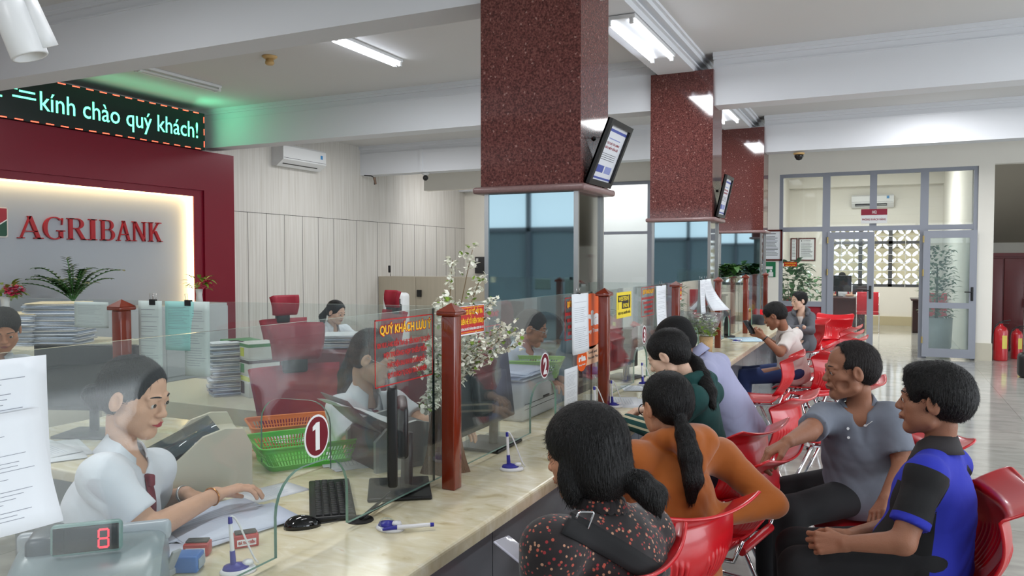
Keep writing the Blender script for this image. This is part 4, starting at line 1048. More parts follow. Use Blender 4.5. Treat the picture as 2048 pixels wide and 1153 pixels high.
sheets((GX + .02, .70, 1.42), (0, 1, 0), .262, .28, 'large white printed sheet hanging at the left edge of the frame', 2, .012, clipat=None, seed=6)
sheets((GX + .04, .70, 1.325), (0, 1, 0), .235, .205, 'lower curling printed sheet at the left edge of the frame', 2, .03, clipat=None, seed=7, twist=.06)
sheets((CX, 3.68, 1.045), (0, 1, 0), .19, .20, 'white form with dark heading taped low on the glass at window 2', 1, .0, clipat=None, seed=8)
DU = V(-2.22, -.30, 0).normalized(); DN = lambda s: V(-1.48, 2.44, 0) + DU * s
def onDiv(px): # distance along the dividing screen seen at px
    d = ray(px, 600); n = V(DU.y, -DU.x, 0); tt = (V(-1.48, 2.44, 0)).dot(n) / d.xy.to_3d().dot(n); q = d * tt; return (V(q.x, q.y, 0) - V(-1.48, 2.44, 0)).dot(DU)
sg = lambda a, b_: (onDiv(a), onDiv(a) - onDiv(b_))
M_GPAP = mat('mint_paper', (150, 206, 200), .7); M_TRP = mat('pale_file_cover', (190, 204, 200), .6)
def hang(px0, px1, h, label, z=1.435, m=None, n=1, clipat=.5, seed=1, nx=.0, curl=.0):
    s0, w_ = sg(px0, px1); o = DN(s0) + V(0, 0, z) + V(0, -nx, 0)
    sheets(o, -DU, w_, h, label, n, curl, True, m, clipat, 1, seed=seed)
hang(278, 325, .30, 'pale sheets hanging by one clip right of the rear post', m=M_TRP, clipat=.6, seed=9)
hang(333, 390, .20, 'mint green handwritten sheet under the double clip', m=M_GPAP, n=1, clipat=.8, seed=10, nx=.004)
hang(372, 420, .30, 'pale translucent folder hanging right of the mint sheet', m=M_TRP, n=2, clipat=None, seed=11)
hang(150, 218, .11, 'pale green sheet hanging left of the rear post', z=1.425, m=M_TRP, clipat=None, seed=12)

# acrylic board with the cash limits, standing by the glass of window 2
t = thing('acrylic_board', 'clear acrylic board with red table and heading standing behind the glass', 'notice board', (-1.62, 3.0, HC))
by0, by1 = 2.93, 3.28; MB().box(-1.62, -1.615, by0, by1, 1.02, 1.42).build('board', glass_mat('acrylic', (.9, .95, .95), .12), t, True)
def btext(s, y, z, w_, h): text('lettering', s, mat('print_crimson', (190, 30, 60), .5), (-1.613, y, z), (0, 1, 0), (0, 0, 1), width=w_, height=h, extrude=.0006, parent=t, bold=.03)
btext('HẠN MỨC GIAO DỊCH TIỀN MẶT', by0 + .03, 1.345, .29, .022)
q = MB()
for z in (1.30, 1.24, 1.17, 1.10): q.box(-1.614, -1.613, by0 + .02, by1 - .02, z, z + .004)
for y in (by0 + .02, by0 + .12, by0 + .2, by1 - .02): q.box(-1.614, -1.613, y, y + .004, 1.10, 1.30)
q.build('table_lines', mat('print_crimson'), t, True)
for k in range(3): btext('VND', by0 + .13, 1.26 - k * .066, .05, .018); btext('USD', by0 + .215, 1.26 - k * .066, .05, .018)
MB().box(-1.66, -1.58, by0, by1, HC, HC + .012).box(-1.625, -1.61, by0 + .02, by0 + .03, HC, 1.03).box(-1.625, -1.61, by1 - .03, by1 - .02, HC, 1.03).build('foot', mat('acrylic'), t, True)
# ================================================================== small things on the counter
M_PBLUE = mat('pen_blue', (44, 44, 150), .35); M_PWHITE = mat('pen_white', (232, 232, 236), .35)
def penstand(x, y, ang, label, pens=1, lying=False):
    t = thing('pen_stand', label, 'pen holder', (x, y, HC), ang, 'tethered counter pens')
    MB().lathe([(0, 0), (.036, 0), (.038, .006), (.034, .012), (0, .014)], (0, 0, 0), 24, M=Matrix.Diagonal((1.25, .9, 1))).build('base', M_PWHITE, t)
    MB().lathe([(0, .011), (.031, .011), (.028, .02), (.0, .028)], (-.006, 0, 0), 24, M=Matrix.Diagonal((1.1, .85, 1))).build('blue_cover', M_PBLUE, t)
    MB().lathe([(0, .02), (.016, .02), (.012, .028), (0, .03)], (.024, 0, 0), 16).build('white_disc', M_PWHITE, t)
    if not lying:
        for k in range(pens):
            dy = (k - (pens - 1) / 2) * .02
            p = MB().cyl((-.012, dy, .02), (-.014, dy, .06), .008, .007, 12).build('socket', M_PBLUE, t)
            MB().cyl((-.014, dy, .058), (-.018, dy, .135), .0058, .005, 12).build('pen', M_PWHITE, t)
            MB().cyl((-.018, dy, .133), (-.019, dy, .15), .0062, .005, 12).build('pen_cap', M_PBLUE, t)
        MB().tube(bez((-.019, 0, .148), (-.0, .01, .17), (.035, .02, .02), (.055, .03, .006)), .0028, 6).build('cord', M_PWHITE, t)
    else:
        MB().cyl((.0, -.04, .012), (.035, -.015, .016), .004, .0065, 12).build('pen_tip', M_PBLUE, t)
        MB().cyl((.035, -.015, .016), (.115, .05, .016), .0065, .006, 12).build('pen', M_PWHITE, t)
        MB().cyl((.113, .048, .016), (.122, .055, .016), .0066, .006, 12).build('pen_cap', M_PBLUE, t)
        MB().tube(bez((.0, .02, .02), (-.04, .03, .035), (-.035, -.03, .03), (.0, -.04, .012)), .0022, 6).build('cord', mat('acrylic'), t)
penstand(-1.345, 1.965, .0, 'blue and white pen lying across its stand on the counter near the mouse', lying=True)
penstand(-1.30, 2.735, .5, 'blue and white pen stand right of the nearest post, pen upright')
t = penstand(-1.345, 4.17, .3, 'pen stand directly right of the second post')
penstand(-1.36, 3.93, .2, 'pair of white pens standing just left of the second post', 2)
penstand(-1.40, 4.98, .2, 'pair of pens in a stand by the reading girl in green', 2)
penstand(-1.32, 8.05, .9, 'far pen stand by the papers in front of the man with the phone', lying=True)

# keyboard, mouse and cables of window 1
t = thing('keyboard', 'black computer keyboard behind the first hatch', 'keyboard', (-1.685, 2.11, HC), math.atan2(2.231 - 1.907, -1.865 + 1.59))
kb = MB(); kb.rbox(-.215, .215, -.072, .072, .0, .018, .006); kb.build('case', M_BLACK, t)
kk = MB()
for r in range(5):
    x = -.205
    ws = [[1] * 18, [1] * 18, [1.3] + [1] * 16, [1.5] + [1] * 15, [1.5, 1, 1.2, 5, 1.2, 1, 1.2, 1, 1, 1, 1, 1]][r]
    for w_ in ws:
        wd = w_ * .0222
        if x + wd > .207: break
        kk.rbox(x + .001, x + wd - .0015, .052 - r * .0245 - .020, .052 - r * .0245, .016, .024, .002, seg=1); x += wd
kk.build('keys', mat('key_black', (26, 26, 28), .5), t)
t = thing('computer_mouse', 'glossy black mouse lying on the counter below the keyboard', 'mouse', (-1.60, 1.865, HC), 3.9)
bm_ = bmesh.new(); bmesh.ops.create_uvsphere(bm_, u_segments=24, v_segments=14, radius=1)
for v in bm_.verts: v.co = V(v.co.x * .056, v.co.y * .031 * (1 + .12 * v.co.x), max(0, v.co.z) * .034 * (1 + .15 * v.co.x) + (.004 if v.co.z > 0 else 0))
MB().bm(bm_).build('body', mat('gloss_black', (12, 12, 13), .08, spec=.6), t)
MB().tube(bez((-.054, .004, .008), (-.09, 0, .006), (-.11, -.02, .005), (-.15, -.05, .004)), .0022, 6).build('cable', M_BLACK, t)
t = thing('cable_grommet', 'dark cable hole in the counter with a monitor cable running into it', 'cable hole', (-1.48, 1.995, HC))
MB().lathe([(0, .0015), (.038, .0015), (.042, .004), (.044, 0)], (0, 0, 0), 24).build('rim', mat('dark_hole', (16, 10, 10), .6), t)
for k in range(2): MB().tube(bez((.0, .0, .004), (.02, .04 + k * .02, .03), (-.02 + k * .03, .12, .012), (-.06 + k * .05, .26, .012)), .005, 8).build('cable', M_BLACK, t)

# receipts and papers before the first teller
def paper_pile(label, c, ang, w_, l, n, spread, seed, m=None, th=.0012, name='loose_papers', group=None, z=HC):
    t = thing(name, label, 'papers', (c[0], c[1], z), ang, group)
    random.seed(seed)
    for k in range(n):
        a = random.uniform(-.12, .12) * spread; dx, dy = random.uniform(-.03, .03) * spread, random.uniform(-.04, .04) * spread
        M = Matrix.Translation((dx, dy, k * th + .0006)) @ Matrix.Rotation(a, 4, 'Z')
        mb = MB(); P = [[M @ V(-w_ / 2 + w_ * i / 4, -l / 2 + l * j / 4, .004 * math.sin(i * .8 + k) * (1 if k == n - 1 else .0)) for j in range(5)] for i in range(5)]
        mb.sheet(P, .0007); sh = mb.build('sheet', m or M_PAPER, t)
        if k == n - 1:
            q = MB()
            for L in range(10):
                x = -w_ / 2 + w_ * (.12 + .07 * L); q.add([M @ V(x, -l * .4, .0055), M @ V(x + .0015, -l * .4, .0055), M @ V(x + .0015, l * random.uniform(.1, .42), .0055), M @ V(x, l * .2, .0055)], [(0, 1, 2, 3)])
            q.build('printed_lines', mat('pale_print', (150, 160, 185), .8), sh)
    return t
paper_pile('fan of white vouchers spread before the first teller', (-1.86, 1.74), -.45, .22, .36, 9, 2.4, 4, mat('bluish_paper', (206, 214, 232), .8))
paper_pile('white vouchers lying under the first teller\'s elbow', (-1.82, 1.42), .2, .22, .32, 5, 1.0, 6, mat('bluish_paper'))
paper_pile('single white sheet lying left of the keyboard', (-1.93, 2.10), -.25, .15, .21, 2, .5, 7)
paper_pile('papers lying on the counter under the green clad arm', (-1.33, 4.35), .3, .21, .30, 3, 1, 9)
paper_pile('white paper beneath the pair of pens near the girl in green', (-1.42, 4.82), .4, .15, .21, 1, 1, 10)
paper_pile('blue and white papers on the counter before the man with the phone', (-1.24, 8.35), .3, .25, .4, 5, 2.2, 11, mat('pale_blue_paper', (190, 215, 228), .8))
paper_pile('papers on the return desk left of the first teller', (-3.2, 2.15), 1.2, .21, .35, 6, 1.5, 12)
paper_pile('papers beside the grey printer of the second teller', (-1.98, 2.62), .9, .21, .3, 4, 1.4, 13)

# stamps
def stamp(x, y, ang, label):
    t = thing('stamp_pad', label, 'stamp', (x, y, HC), ang, 'self-inking stamps')
    MB().rbox(-.034, .034, -.022, .022, 0, .036, .004).build('case', mat('stamp_red', (170, 26, 36), .35), t)
    MB().box(-.026, .026, -.0228, -.022, .007, .025).build('label', M_PAPER, t)
    MB().rbox(-.03, .03, -.012, .018, .036, .042, .003).build('lid', M_DGREY, t)
    text('lettering', 'ĐÃ THU TIỀN', mat('sticker_red'), (-.023, -.0235, .012), (1, 0, 0), (0, 0, 1), width=.046, height=.008, parent=t, world=False, bold=.03)
stamp(-1.715, 1.565, .55, 'red self-inking stamp with white label near the elbow')
stamp(-1.645, 1.675, .9, 'second red stamp lying behind the upright pen')
t = thing('stamp', 'blue stamp on the counter beside the grey cash machine', 'stamp', (-1.655, 1.475, HC), .5)
MB().rbox(-.036, .036, -.03, .03, 0, .045, .006).build('case', mat('stamp_blue', (40, 110, 190), .35), t); MB().rbox(.036, .04, -.022, .022, .01, .035, .001).build('label', mat('grey_label', (150, 165, 180), .5), t)
t = thing('paper_stamp_holder', 'grey plastic holder with clips between the stamp and the cash machine', 'holder', (-1.70, 1.42, HC))
for k, (dx, a) in enumerate(((-.02, -.3), (.01, .1), (.03, .5))):
    MB().rbox(-.004, .004, -.014, .014, 0, .085, .003, M=Matrix.Translation((dx, 0, 0)) @ Matrix.Rotation(a, 4, 'Y')).build('blade', mat('grey_plastic_mid', (150, 156, 162), .35), t)
MB().rbox(-.04, .045, -.02, .02, 0, .02, .005).build('base', mat('grey_plastic_mid'), t)
penstand(-1.52, 1.52, .9, 'nearest upright pen stand at the bottom edge of the frame')

# cash counting machine
t = thing('cash_counter', 'grey banknote counting machine with red digital 8 on its display', 'cash counter', (-1.67, 1.21, HC), .78); t.scale = (1.12,) * 3
MG = mat('machine_grey', (140, 152, 156), .28)
prof = [(-.15, 0), (.15, 0), (.155, .04), (.12, .085), (.05, .125), (-.03, .14), (-.09, .135), (-.15, .07)]
mb = MB()
rows = []
for i, x in enumerate((-.14, -.13, -.11, .11, .13, .14)):
    s = (.9, .97, 1, 1, .97, .9)[i]; rows.append([V(x, -p[0] * s, p[1] * s) for p in prof])
mb.grid(rows, cu=True); mb.add(rows[0], [tuple(range(8))]); mb.add(rows[-1], [tuple(reversed(range(8)))]); mb.build('body', MG, t)
MB().rbox(-.12, -.06, -.02, .10, .11, .165, .015).build('side_cheek', mat('machine_dark', (84, 90, 96), .3), t)
MB().rbox(-.15, .15, .05, .08, .11, .155, .012).build('feed_hopper', mat('machine_light', (176, 182, 190), .25), t)
dsp = MB().rbox(-.066, .066, -.012, .012, -.032, .032, .010, M=Matrix.Translation((-.0, -.04, .165)) @ Matrix.Rotation(-.12, 4, 'X')).build('display', mat('machine_green_grey', (120, 150, 146), .35), t)
MB().rbox(-.060, .060, -.0135, -.011, -.026, .026, .006, M=Matrix.Translation((-.0, -.04, .165)) @ Matrix.Rotation(-.12, 4, 'X')).build('display_window', mat('display_black', (12, 14, 14), .08), dsp)
sg8 = MB(); M = Matrix.Translation((.032, -.0545, .165)) @ Matrix.Rotation(-.12, 4, 'X')
for (x0, x1, z0, z1) in ((-.008, .008, .016, .0195), (-.008, .008, -.002, .0015), (-.008, .008, -.0195, -.016), (-.0105, -.0075, .002, .017), (.0075, .0105, .002, .017), (-.0105, -.0075, -.017, -.002), (.0075, .0105, -.017, -.002)):
    sg8.box(x0, x1, -.0005, .0005, z0, z1, M=M)
sg8.build('digit', mat('led_digit', (255, 40, 50), .5, emit=3, emit_rgb=(255, 30, 45)), dsp)

# printers
def printer(name, label, p, ang, s=1.0, col=(216, 212, 192), W_=.30, D=.36, H=.19, papers=True):
    t = thing(name, label, 'printer', p, ang)
    t.scale = (s, s, s)
    pm = mat('printer_%d_%d' % col[:2], col, .4)
    # W along local x between the side panels, D along y, front at -y
    prof = [(-D / 2, 0), (D / 2, 0), (D / 2, H * .72), (D * .42, H * .98), (D * .25, H), (D * .05, H * .90), (-D * .2, H * .55), (-D / 2, H * .42)]
    for k, x in enumerate((-W_ / 2 - .02, W_ / 2)):
        MB().prism([(a, b_) for a, b_ in prof], (x, 0, 0), (0, 1, 0), (0, 0, 1), (1, 0, 0), .02, smooth=False).build('side_panel', pm, t)
    MB().box(-W_ / 2, W_ / 2, -D / 2 + .01, D / 2 - .01, .02, H * .40).build('lower_body', M_DGREY, t)
    MB().box(-W_ / 2, W_ / 2, D * .1, D / 2 - .01, H * .4, H * .78).build('rear_body', pm, t)
    c = [(-W_ / 2, -D * .42, H * .47), (W_ / 2, -D * .42, H * .47), (W_ / 2, D * .22, H * .95), (-W_ / 2, D * .22, H * .95)]
    MB().sheet([[V(*c[0]), V(*c[1])], [V(*c[3]), V(*c[2])]], .005).build('smoked_cover', mat('smoked_lid', (70, 84, 90), .08, alpha=.75), t)
    MB().rbox(-W_ / 2 - .01, W_ / 2 + .01, -D * .72, -D / 2, .015, .035, .004).build('front_tray', M_STEEL, t)
    MB().rbox(-W_ / 2 + .02, W_ / 2 - .02, -D * .74, -D * .40, .036, .042, .001).build('tray_paper', M_PAPER, t)
    return t
printer('receipt_printer', 'cream dot matrix printer with smoked lid beside the first teller', (-2.28, 2.06, HC), -.62, 1.06, W_=.30, D=.34, H=.215)
# ================================================================== teller side
M_RUP = mat('maroon_mesh_fabric', (150, 16, 42), .6, bump=.1, bscale=400)
def office_chair(label, p, ang, group='maroon office chairs'):
    """faces local +x"""
    t = thing('office_chair', label, 'office chair', p, ang, group)
    def pad(z0, z1, w0, w1, bulge, x0, th, lean=.0, top=0):
        P = []
        for i in range(9):
            v = i / 8; w_ = w0 + (w1 - w0) * v
            P.append([V(x0 - lean * v - .05 * (1 - (2 * u - 1) ** 2) * bulge + .02 * math.sin(v * PI), (u - .5) * w_, z0 + (z1 - z0) * v - top * (1 - abs(2 * u - 1)) * 0) for u in np.linspace(0, 1, 9)])
        return P
    MB().sheet(pad(.52, 1.02, .36, .50, 1.0, -.20, .05, .06), .045).build('backrest', M_RUP, t)
    MB().sheet(pad(1.06, 1.25, .24, .30, 1.2, -.22, .05, .01), .05).build('headrest', M_RUP, t)
    b = MB(); b.tube(smoothpath([(-.12, 0, .42), (-.30, 0, .50), (-.33, 0, .95), (-.30, 0, 1.15)], .05), .022, 8); b.rbox(-.32, -.26, -.07, .07, .98, 1.10, .015); b.build('back_bracket', M_BLACK, t)
    MB().rbox(-.24, .24, -.25, .25, .42, .50, .035).build('seat', M_RUP, t)
    for s in (-1, 1):
        MB().tube(smoothpath([(-.05, s * .27, .42), (-.05, s * .30, .66)], .02), .016, 8).rbox(-.18, .10, s * .30 - .035, s * .30 + .035, .66, .69, .012).build('armrest', M_BLACK, t)
    MB().cyl((0, 0, .10), (0, 0, .42), .028, .022, 12).build('gas_lift', M_CHROME, t)
    ba = MB()
    for k in range(5):
        a = k * 2 * PI / 5; ba.tube([(0, 0, .11), (.29 * math.cos(a), .29 * math.sin(a), .07)], [.025, .016], 8)
    ba.build('star_base', M_BLACK, t)
    for k in range(5):
        a = k * 2 * PI / 5; MB().cyl((.29 * math.cos(a) - .012, .29 * math.sin(a), .03), (.29 * math.cos(a) + .012, .29 * math.sin(a), .03), .03, None, 12).build('castor', M_BLACK, t)
    return t
def fl(px, dep, dz=0):
    p = at(px, 600, dep); return V(p.x, p.y, dz)
office_chair('maroon office chair with headrest directly behind the teller wearing glasses', fl(622, 4.08), -.55)
office_chair('empty maroon office chair in the middle, before the ponytailed teller', fl(594, 7.6), -.35)
office_chair('maroon office chair seen beside the white dispenser at the rear', fl(750, 8.9), -2.0)
office_chair('maroon office chair behind the first teller at the left', V(-2.72, 1.25, 0), .35)
office_chair('maroon office chair of the third station behind the glass', V(-2.75, 5.9, 0), .2)
office_chair('maroon office chair at the rear of the fourth station', V(-2.9, 7.4, 0), .4)

M_RIM = {}
def basket(label, p, ang, col, L=.36, W_=.26, H=.095, name='plastic_basket'):
    t = thing(name, label, 'basket', p, ang, 'plastic trays')
    m_ = mat('basket_%d_%d' % col[:2], col, .35)
    def rect(s, z, rc=.03): return [V(q[0], q[1], z) for q in rr(-L / 2 * s, L / 2 * s, -W_ / 2 * s, W_ / 2 * s, rc, 3)]
    fl_ = MB(); fl_.add(rect(.84, .004) , [tuple(range(16))]); fl_.add(rect(.84, .0), [tuple(reversed(range(16)))]); fl_.build('floor', m_, t)
    r = MB(); r.tube(rect(1.03, H), .005, 6, closed=True); r.grid([rect(1.0, H - .018), rect(1.0, H)], cu=True); r.build('rim', m_, t)
    w_ = MB(); a, b_ = rect(.85, .022), rect(.985, H - .018)
    w_.grid([rect(.84, 0), rect(.855, .018)], cu=True)
    for i in range(16):
        j = (i + 1) % 16; n = max(1, int((a[j] - a[i]).length / .011))
        for k in range(n):
            u0, u1 = (k + .1) / n, (k + .55) / n if n > 1 else 1
            for (v0, v1) in ((-.05, 1.02),):
                q = lambda u, v: a[i].lerp(a[j], u).lerp(b_[i].lerp(b_[j], u), v)
                w_.add([q(u0, v0), q(u1, v0), q(u1, v1), q(u0, v1)], [(0, 1, 2, 3)])
    for v in (.33, .66):
        pr_ = [a[i].lerp(b_[i], v) for i in range(16)]; w_.tube(pr_, .0022, 4, closed=True)
    w_.build('slotted_walls', m_, t)
    return t
basket('green slotted plastic tray behind the number one sticker', V(-2.14, 2.51, HC), .98, (110, 214, 90), .40, .30)
basket('orange plastic tray with papers behind the green one', V(-2.42, 2.75, HC), .9, (236, 130, 50), .36, .26)
paper_pile('white papers lying in the orange tray', (-2.42, 2.75), .6, .15, .21, 3, 1.5, 21, z=HC + .012)
basket('yellow-green plastic tray beside the bespectacled male teller', V(-1.78, 4.02, HC + .17), .3, (150, 196, 90), .34, .24)
# grey receipt printer of the second teller with a raised sheet
t = thing('receipt_printer', 'grey printer with a sheet of paper rising from it by the second teller', 'printer', (-1.80, 2.66, HC), -.5)
G1 = mat('printer_grey', (150, 152, 150), .35)
MB().prism([(-.15, 0), (.15, 0), (.15, .10), (.11, .165), (.03, .185), (-.10, .165), (-.15, .12)], (-.14, 0, 0), (0, 1, 0), (0, 0, 1), (1, 0, 0), .02, smooth=False).build('side_panel', G1, t)
MB().prism([(-.15, 0), (.15, 0), (.15, .10), (.11, .165), (.03, .185), (-.10, .165), (-.15, .12)], (.12, 0, 0), (0, 1, 0), (0, 0, 1), (1, 0, 0), .02, smooth=False).build('side_panel', G1, t)
MB().rbox(-.12, .12, -.14, .14, 0, .15, .01).build('body', M_DGREY, t)
MB().sheet([[V(-.13 + .26 * u, -.12 - .14 * v, .15 + .11 * v + .03 * v * v) for u in (0, .5, 1)] for v in np.linspace(0, 1, 6)], .004).build('paper_guide', mat('guide_grey', (110, 106, 106), .4), t)
MB().sheet([[V(-.12 + .24 * u, -.02 - .26 * v, .17 + .10 * v + .01 * math.sin(6 * v + 3 * u)) for u in np.linspace(0, 1, 5)] for v in np.linspace(0, 1, 8)], .001).build('paper', M_PAPER, t)
# laser printer at window 2
t = thing('laser_printer', 'pale grey laser printer with papers on top behind the second hatch', 'printer', (-1.80, 3.80, HC), 0)
LG = mat('laser_grey', (178, 182, 184), .4)
MB().rbox(-.19, .17, -.24, .20, 0, .20, .02).build('body', LG, t)
MB().rbox(-.192, .172, -.242, .15, .205, .215, .004).build('top_lid', LG, t)
MB().box(.1701, .1715, -.22, .18, .085, .088).box(.1701, .1715, -.22, .18, .06, .062).build('tray_gap', M_DGREY, t)
MB().rbox(.12, .174, .02, .1, .09, .1, .002).build('handle', M_DGREY, t)
paper_pile('purple edged papers heaped on the laser printer', (-1.80, 3.74), .1, .28, .36, 8, 1.4, 22, mat('bluish_paper'), .004, z=HC + .217)
# monitors
monitor('monitor', 'slim monitor seen from its edge between the hatch and the nearest post', 'monitor', (-1.57, 2.30, HC), PI + .60, .46, .33, z0=.075)
monitor('monitor', 'large black monitor seen from behind right of the nearest post', 'monitor', (-1.60, 3.06, HC), PI + .02, .54, .32, z0=.085, tilt=.12)
monitor('monitor', 'black monitor seen from behind at window 3', 'monitor', (-1.66, 5.25, HC), PI - .25, .44, .29, z0=.06)
monitor('monitor', 'black monitor behind the fourth post', 'monitor', (-1.68, 7.0, HC), PI, .44, .29, z0=.06)
monitor('monitor', 'dark monitor on the return desk left of the rear post', 'monitor', (-3.35, 2.42, HC), -1.2, .5, .31, z0=.12)
# tumbler, water bottle
t = thing('tumbler', 'white lidded tumbler standing behind the nearest post', 'cup', (-1.72, 2.92, HC))
MB().lathe([(0, 0), (.030, 0), (.038, .15), (0, .15)], (0, 0, 0), 24).build('body', mat('pale_green_plastic', (190, 204, 200), .3), t)
MB().lathe([(0, .15), (.040, .15), (.040, .168), (.03, .175), (0, .175)], (0, 0, 0), 24).build('lid', M_WHITEP, t)
t = thing('water_bottle', 'small clear water bottle with blue label at window 3', 'bottle', (-1.75, 4.95, HC + .0))
MB().lathe([(0, 0), (.03, 0), (.032, .05), (.03, .13), (.012, .17), (.012, .185), (0, .185)], (0, 0, 0), 20).build('bottle', mat('bottle_plastic', (190, 205, 215), .1, alpha=.5), t)
MB().lathe([(.0325, .06), (.0325, .11)], (0, 0, 0), 20).build('label', mat('bottle_label', (70, 110, 180), .5), t)
MB().lathe([(0, .183), (.014, .183), (.014, .2), (0, .2)], (0, 0, 0), 16).build('cap', M_WHITEP, t)

# tree stump with artificial blossom at the first post
t = thing('blossom_tree', 'artificial white blossom branches rising from a brown wood stump by the nearest post', 'artificial plant', (-1.535, 2.62, HC))
BARK = mat('stump_bark', (112, 84, 62), .7, noise=.4, nscale=5, stretch=(8, 8, 1), bump=.6, bscale=30)
rows = []
for i in range(12):
    v = i / 11; z = .27 * v; r0 = .055 + .035 * (1 - v) ** 3
    rows.append([V(r0 * (1 + .14 * math.sin(5 * a + 2 * v) + .06 * math.sin(11 * a)) * math.cos(a), r0 * (1 + .14 * math.sin(5 * a + 2 * v)) * math.sin(a), z) for a in np.linspace(0, 2 * PI, 29)[:-1]])
mb = MB(); mb.grid(rows, cu=True); mb.add(rows[-1], [tuple(range(28))]); mb.build('stump', BARK, t)
br_ = MB(); bl = MB(); lf = MB(); random.seed(5)
B0 = V(-1.535, 2.62, HC + .25)
tips = [(945, 500, 3.1), (905, 520, 3.0), (960, 560, 3.1), (885, 600, 2.95), (1035, 690, 3.15), (1010, 650, 3.2), (985, 600, 3.2), (850, 820, 2.85), (840, 735, 2.9), (865, 690, 3.0), (960, 690, 3.0), (895, 590, 3.0), (1035, 660, 3.15)]
for (px, py, dp) in tips:
    e = at(px, py, dp); m1 = B0 + V(random.uniform(-.02, .02), random.uniform(-.02, .02), .10); m2 = e.lerp(B0, .35) + V(0, 0, .06)
    pts = bez(B0, m1, m2, e, 14); br_.tube(pts, [.0045 * (1 - .7 * k / 14) for k in range(15)], 5)
    for k in range(5, 15):
        if py < 540 and k < 13 and k % 3: continue
        for q in range(6):
            c = pts[k] + V(random.gauss(0, .016), random.gauss(0, .016), random.gauss(0, .014))
            for s_ in range(4):
                d = V(random.gauss(0, 1), random.gauss(0, 1), random.gauss(0, .8)).normalized()
                (lf if random.random() < .10 else bl).cur = 0
                leaf(lf if random.random() < .12 else bl, c, d, (0, 0, 1), random.uniform(.012, .022), .0085, droop=.05)
br_.build('branches', mat('branch_brown', (120, 100, 70), .7), t, True)
bl.build('blossom', mat('cream_blossom', (246, 245, 230), .7), t, True); lf.build('leaves', M_LEAFY, t, True)
# vase of flowers in a woven pot
p = onZ(1391, 706, HC); p.x = -1.40
t = thing('flower_pot', 'woven straw pot with yellow-green flowers wrapped in clear film past the third post', 'flower pot', p)
WV = mat('woven_straw', (206, 172, 128), .8, bump=.8, bscale=70, stretch=(1, 1, 3))
MB().lathe([(0, 0), (.05, 0), (.062, .15), (.056, .15), (0, .14)], (0, 0, 0), 20).build('pot', WV, t)
mb = MB(); bush(mb, V(0, 0, .16), .085, .14, 140, .05, .018, 9); mb.build('foliage', M_LEAFY, t)
mb = MB(); bush(mb, V(0, 0, .22), .09, .12, 90, .03, .014, 12); mb.build('flowers', mat('cream_blossom'), t)
mb = MB(); mb.lathe([(.05, .14), (.10, .24), (.15, .36)], (0, 0, 0), 14); mb.build('film_wrap', glass_mat('clear_film', (.95, .96, .97), .18), t)
# phone stand / reader behind the far screen
t = thing('card_reader', 'slim black upright reader on a folded stand by the far papers', 'reader', (-1.50, 8.55, HC), .6)
MB().rbox(-.01, .01, -.07, .07, .02, .30, .006).build('body', M_BLACK, t); MB().rbox(-.05, .06, -.08, .08, 0, .02, .006).build('base', M_BLACK, t)
# low cabinets and stacks behind the first two tellers
def stack(label, c, ang, w_, l, h, seed, top=None, name='paper_stack'):
    t = thing(name, label, 'paper stack', c, ang, 'bundles of vouchers'); random.seed(seed)
    n = int(h / .011); mb = MB()
    for k in range(n):
        dx, dy, a = random.uniform(-.012, .012), random.uniform(-.015, .015), random.uniform(-.08, .08)
        mb.rbox(-w_ / 2, w_ / 2, -l / 2, l / 2, 0, .009, .002, mi=k % 3, M=Matrix.Translation((dx, dy, k * .011)) @ Matrix.Rotation(a, 4, 'Z'), seg=1)
    mb.build('sheets', [mat('stack_white', (206, 212, 222), .8), mat('stack_blue', (170, 182, 200), .8), mat('stack_grey', (190, 190, 188), .8)], t)
    MB().rbox(-w_ / 2, w_ / 2, -l / 2, l / 2, 0, .006, .002, M=Matrix.Translation((0, 0, n * .011)) @ Matrix.Rotation(.15, 4, 'Z')).build('top_folder', top or mat('manila', (226, 208, 170), .7), t)
def cab(label, x0, x1, y0, y1, h, m, name='low_cabinet'):
    t = thing(name, label, 'cabinet', ((x0 + x1) / 2, (y0 + y1) / 2, 0))
    MB().rbox(x0, x1, y0, y1, 0, h, .006).build('carcass', m, t, True)
    n = max(1, int((y1 - y0) / .5))
    for k in range(n): MB().rbox(x1, x1 + .018, y0 + (y1 - y0) * k / n + .004, y0 + (y1 - y0) * (k + 1) / n - .004, .06, h - .04, .003).build('door', m, t, True)
    return t
WH = mat('cream_cabinet', (206, 200, 178), .45)
cab('cream cabinet carrying the voucher bundles at the far left', -5.35, -4.62, 3.0, 3.75, 1.06, WH)
stack('leaning bundle of vouchers with beige cover at the far left', at(45, 700, 5.05).xy.to_3d() + V(0, 0, 1.06), .3, .30, .24, .20, 3)
stack('taller bundle of vouchers topped with a beige folder left of the rear post', at(122, 700, 5.1).xy.to_3d() + V(0, 0, 1.06), .5, .32, .28, .27, 4)
cab('cream desk cabinet carrying the green and yellow cartons', -4.5, -3.2, 3.35, 4.1, .75, WH)
stack('upright bundle of white sheets left of the green cartons', at(452, 740, 4.95).xy.to_3d() + V(0, 0, .75), -.6, .14, .20, .33, 5, M_PAPER)
stack('low bundle of papers right of the green cartons', at(552, 760, 5.0).xy.to_3d() + V(0, 0, .75), .2, .24, .28, .16, 6, M_PAPER)
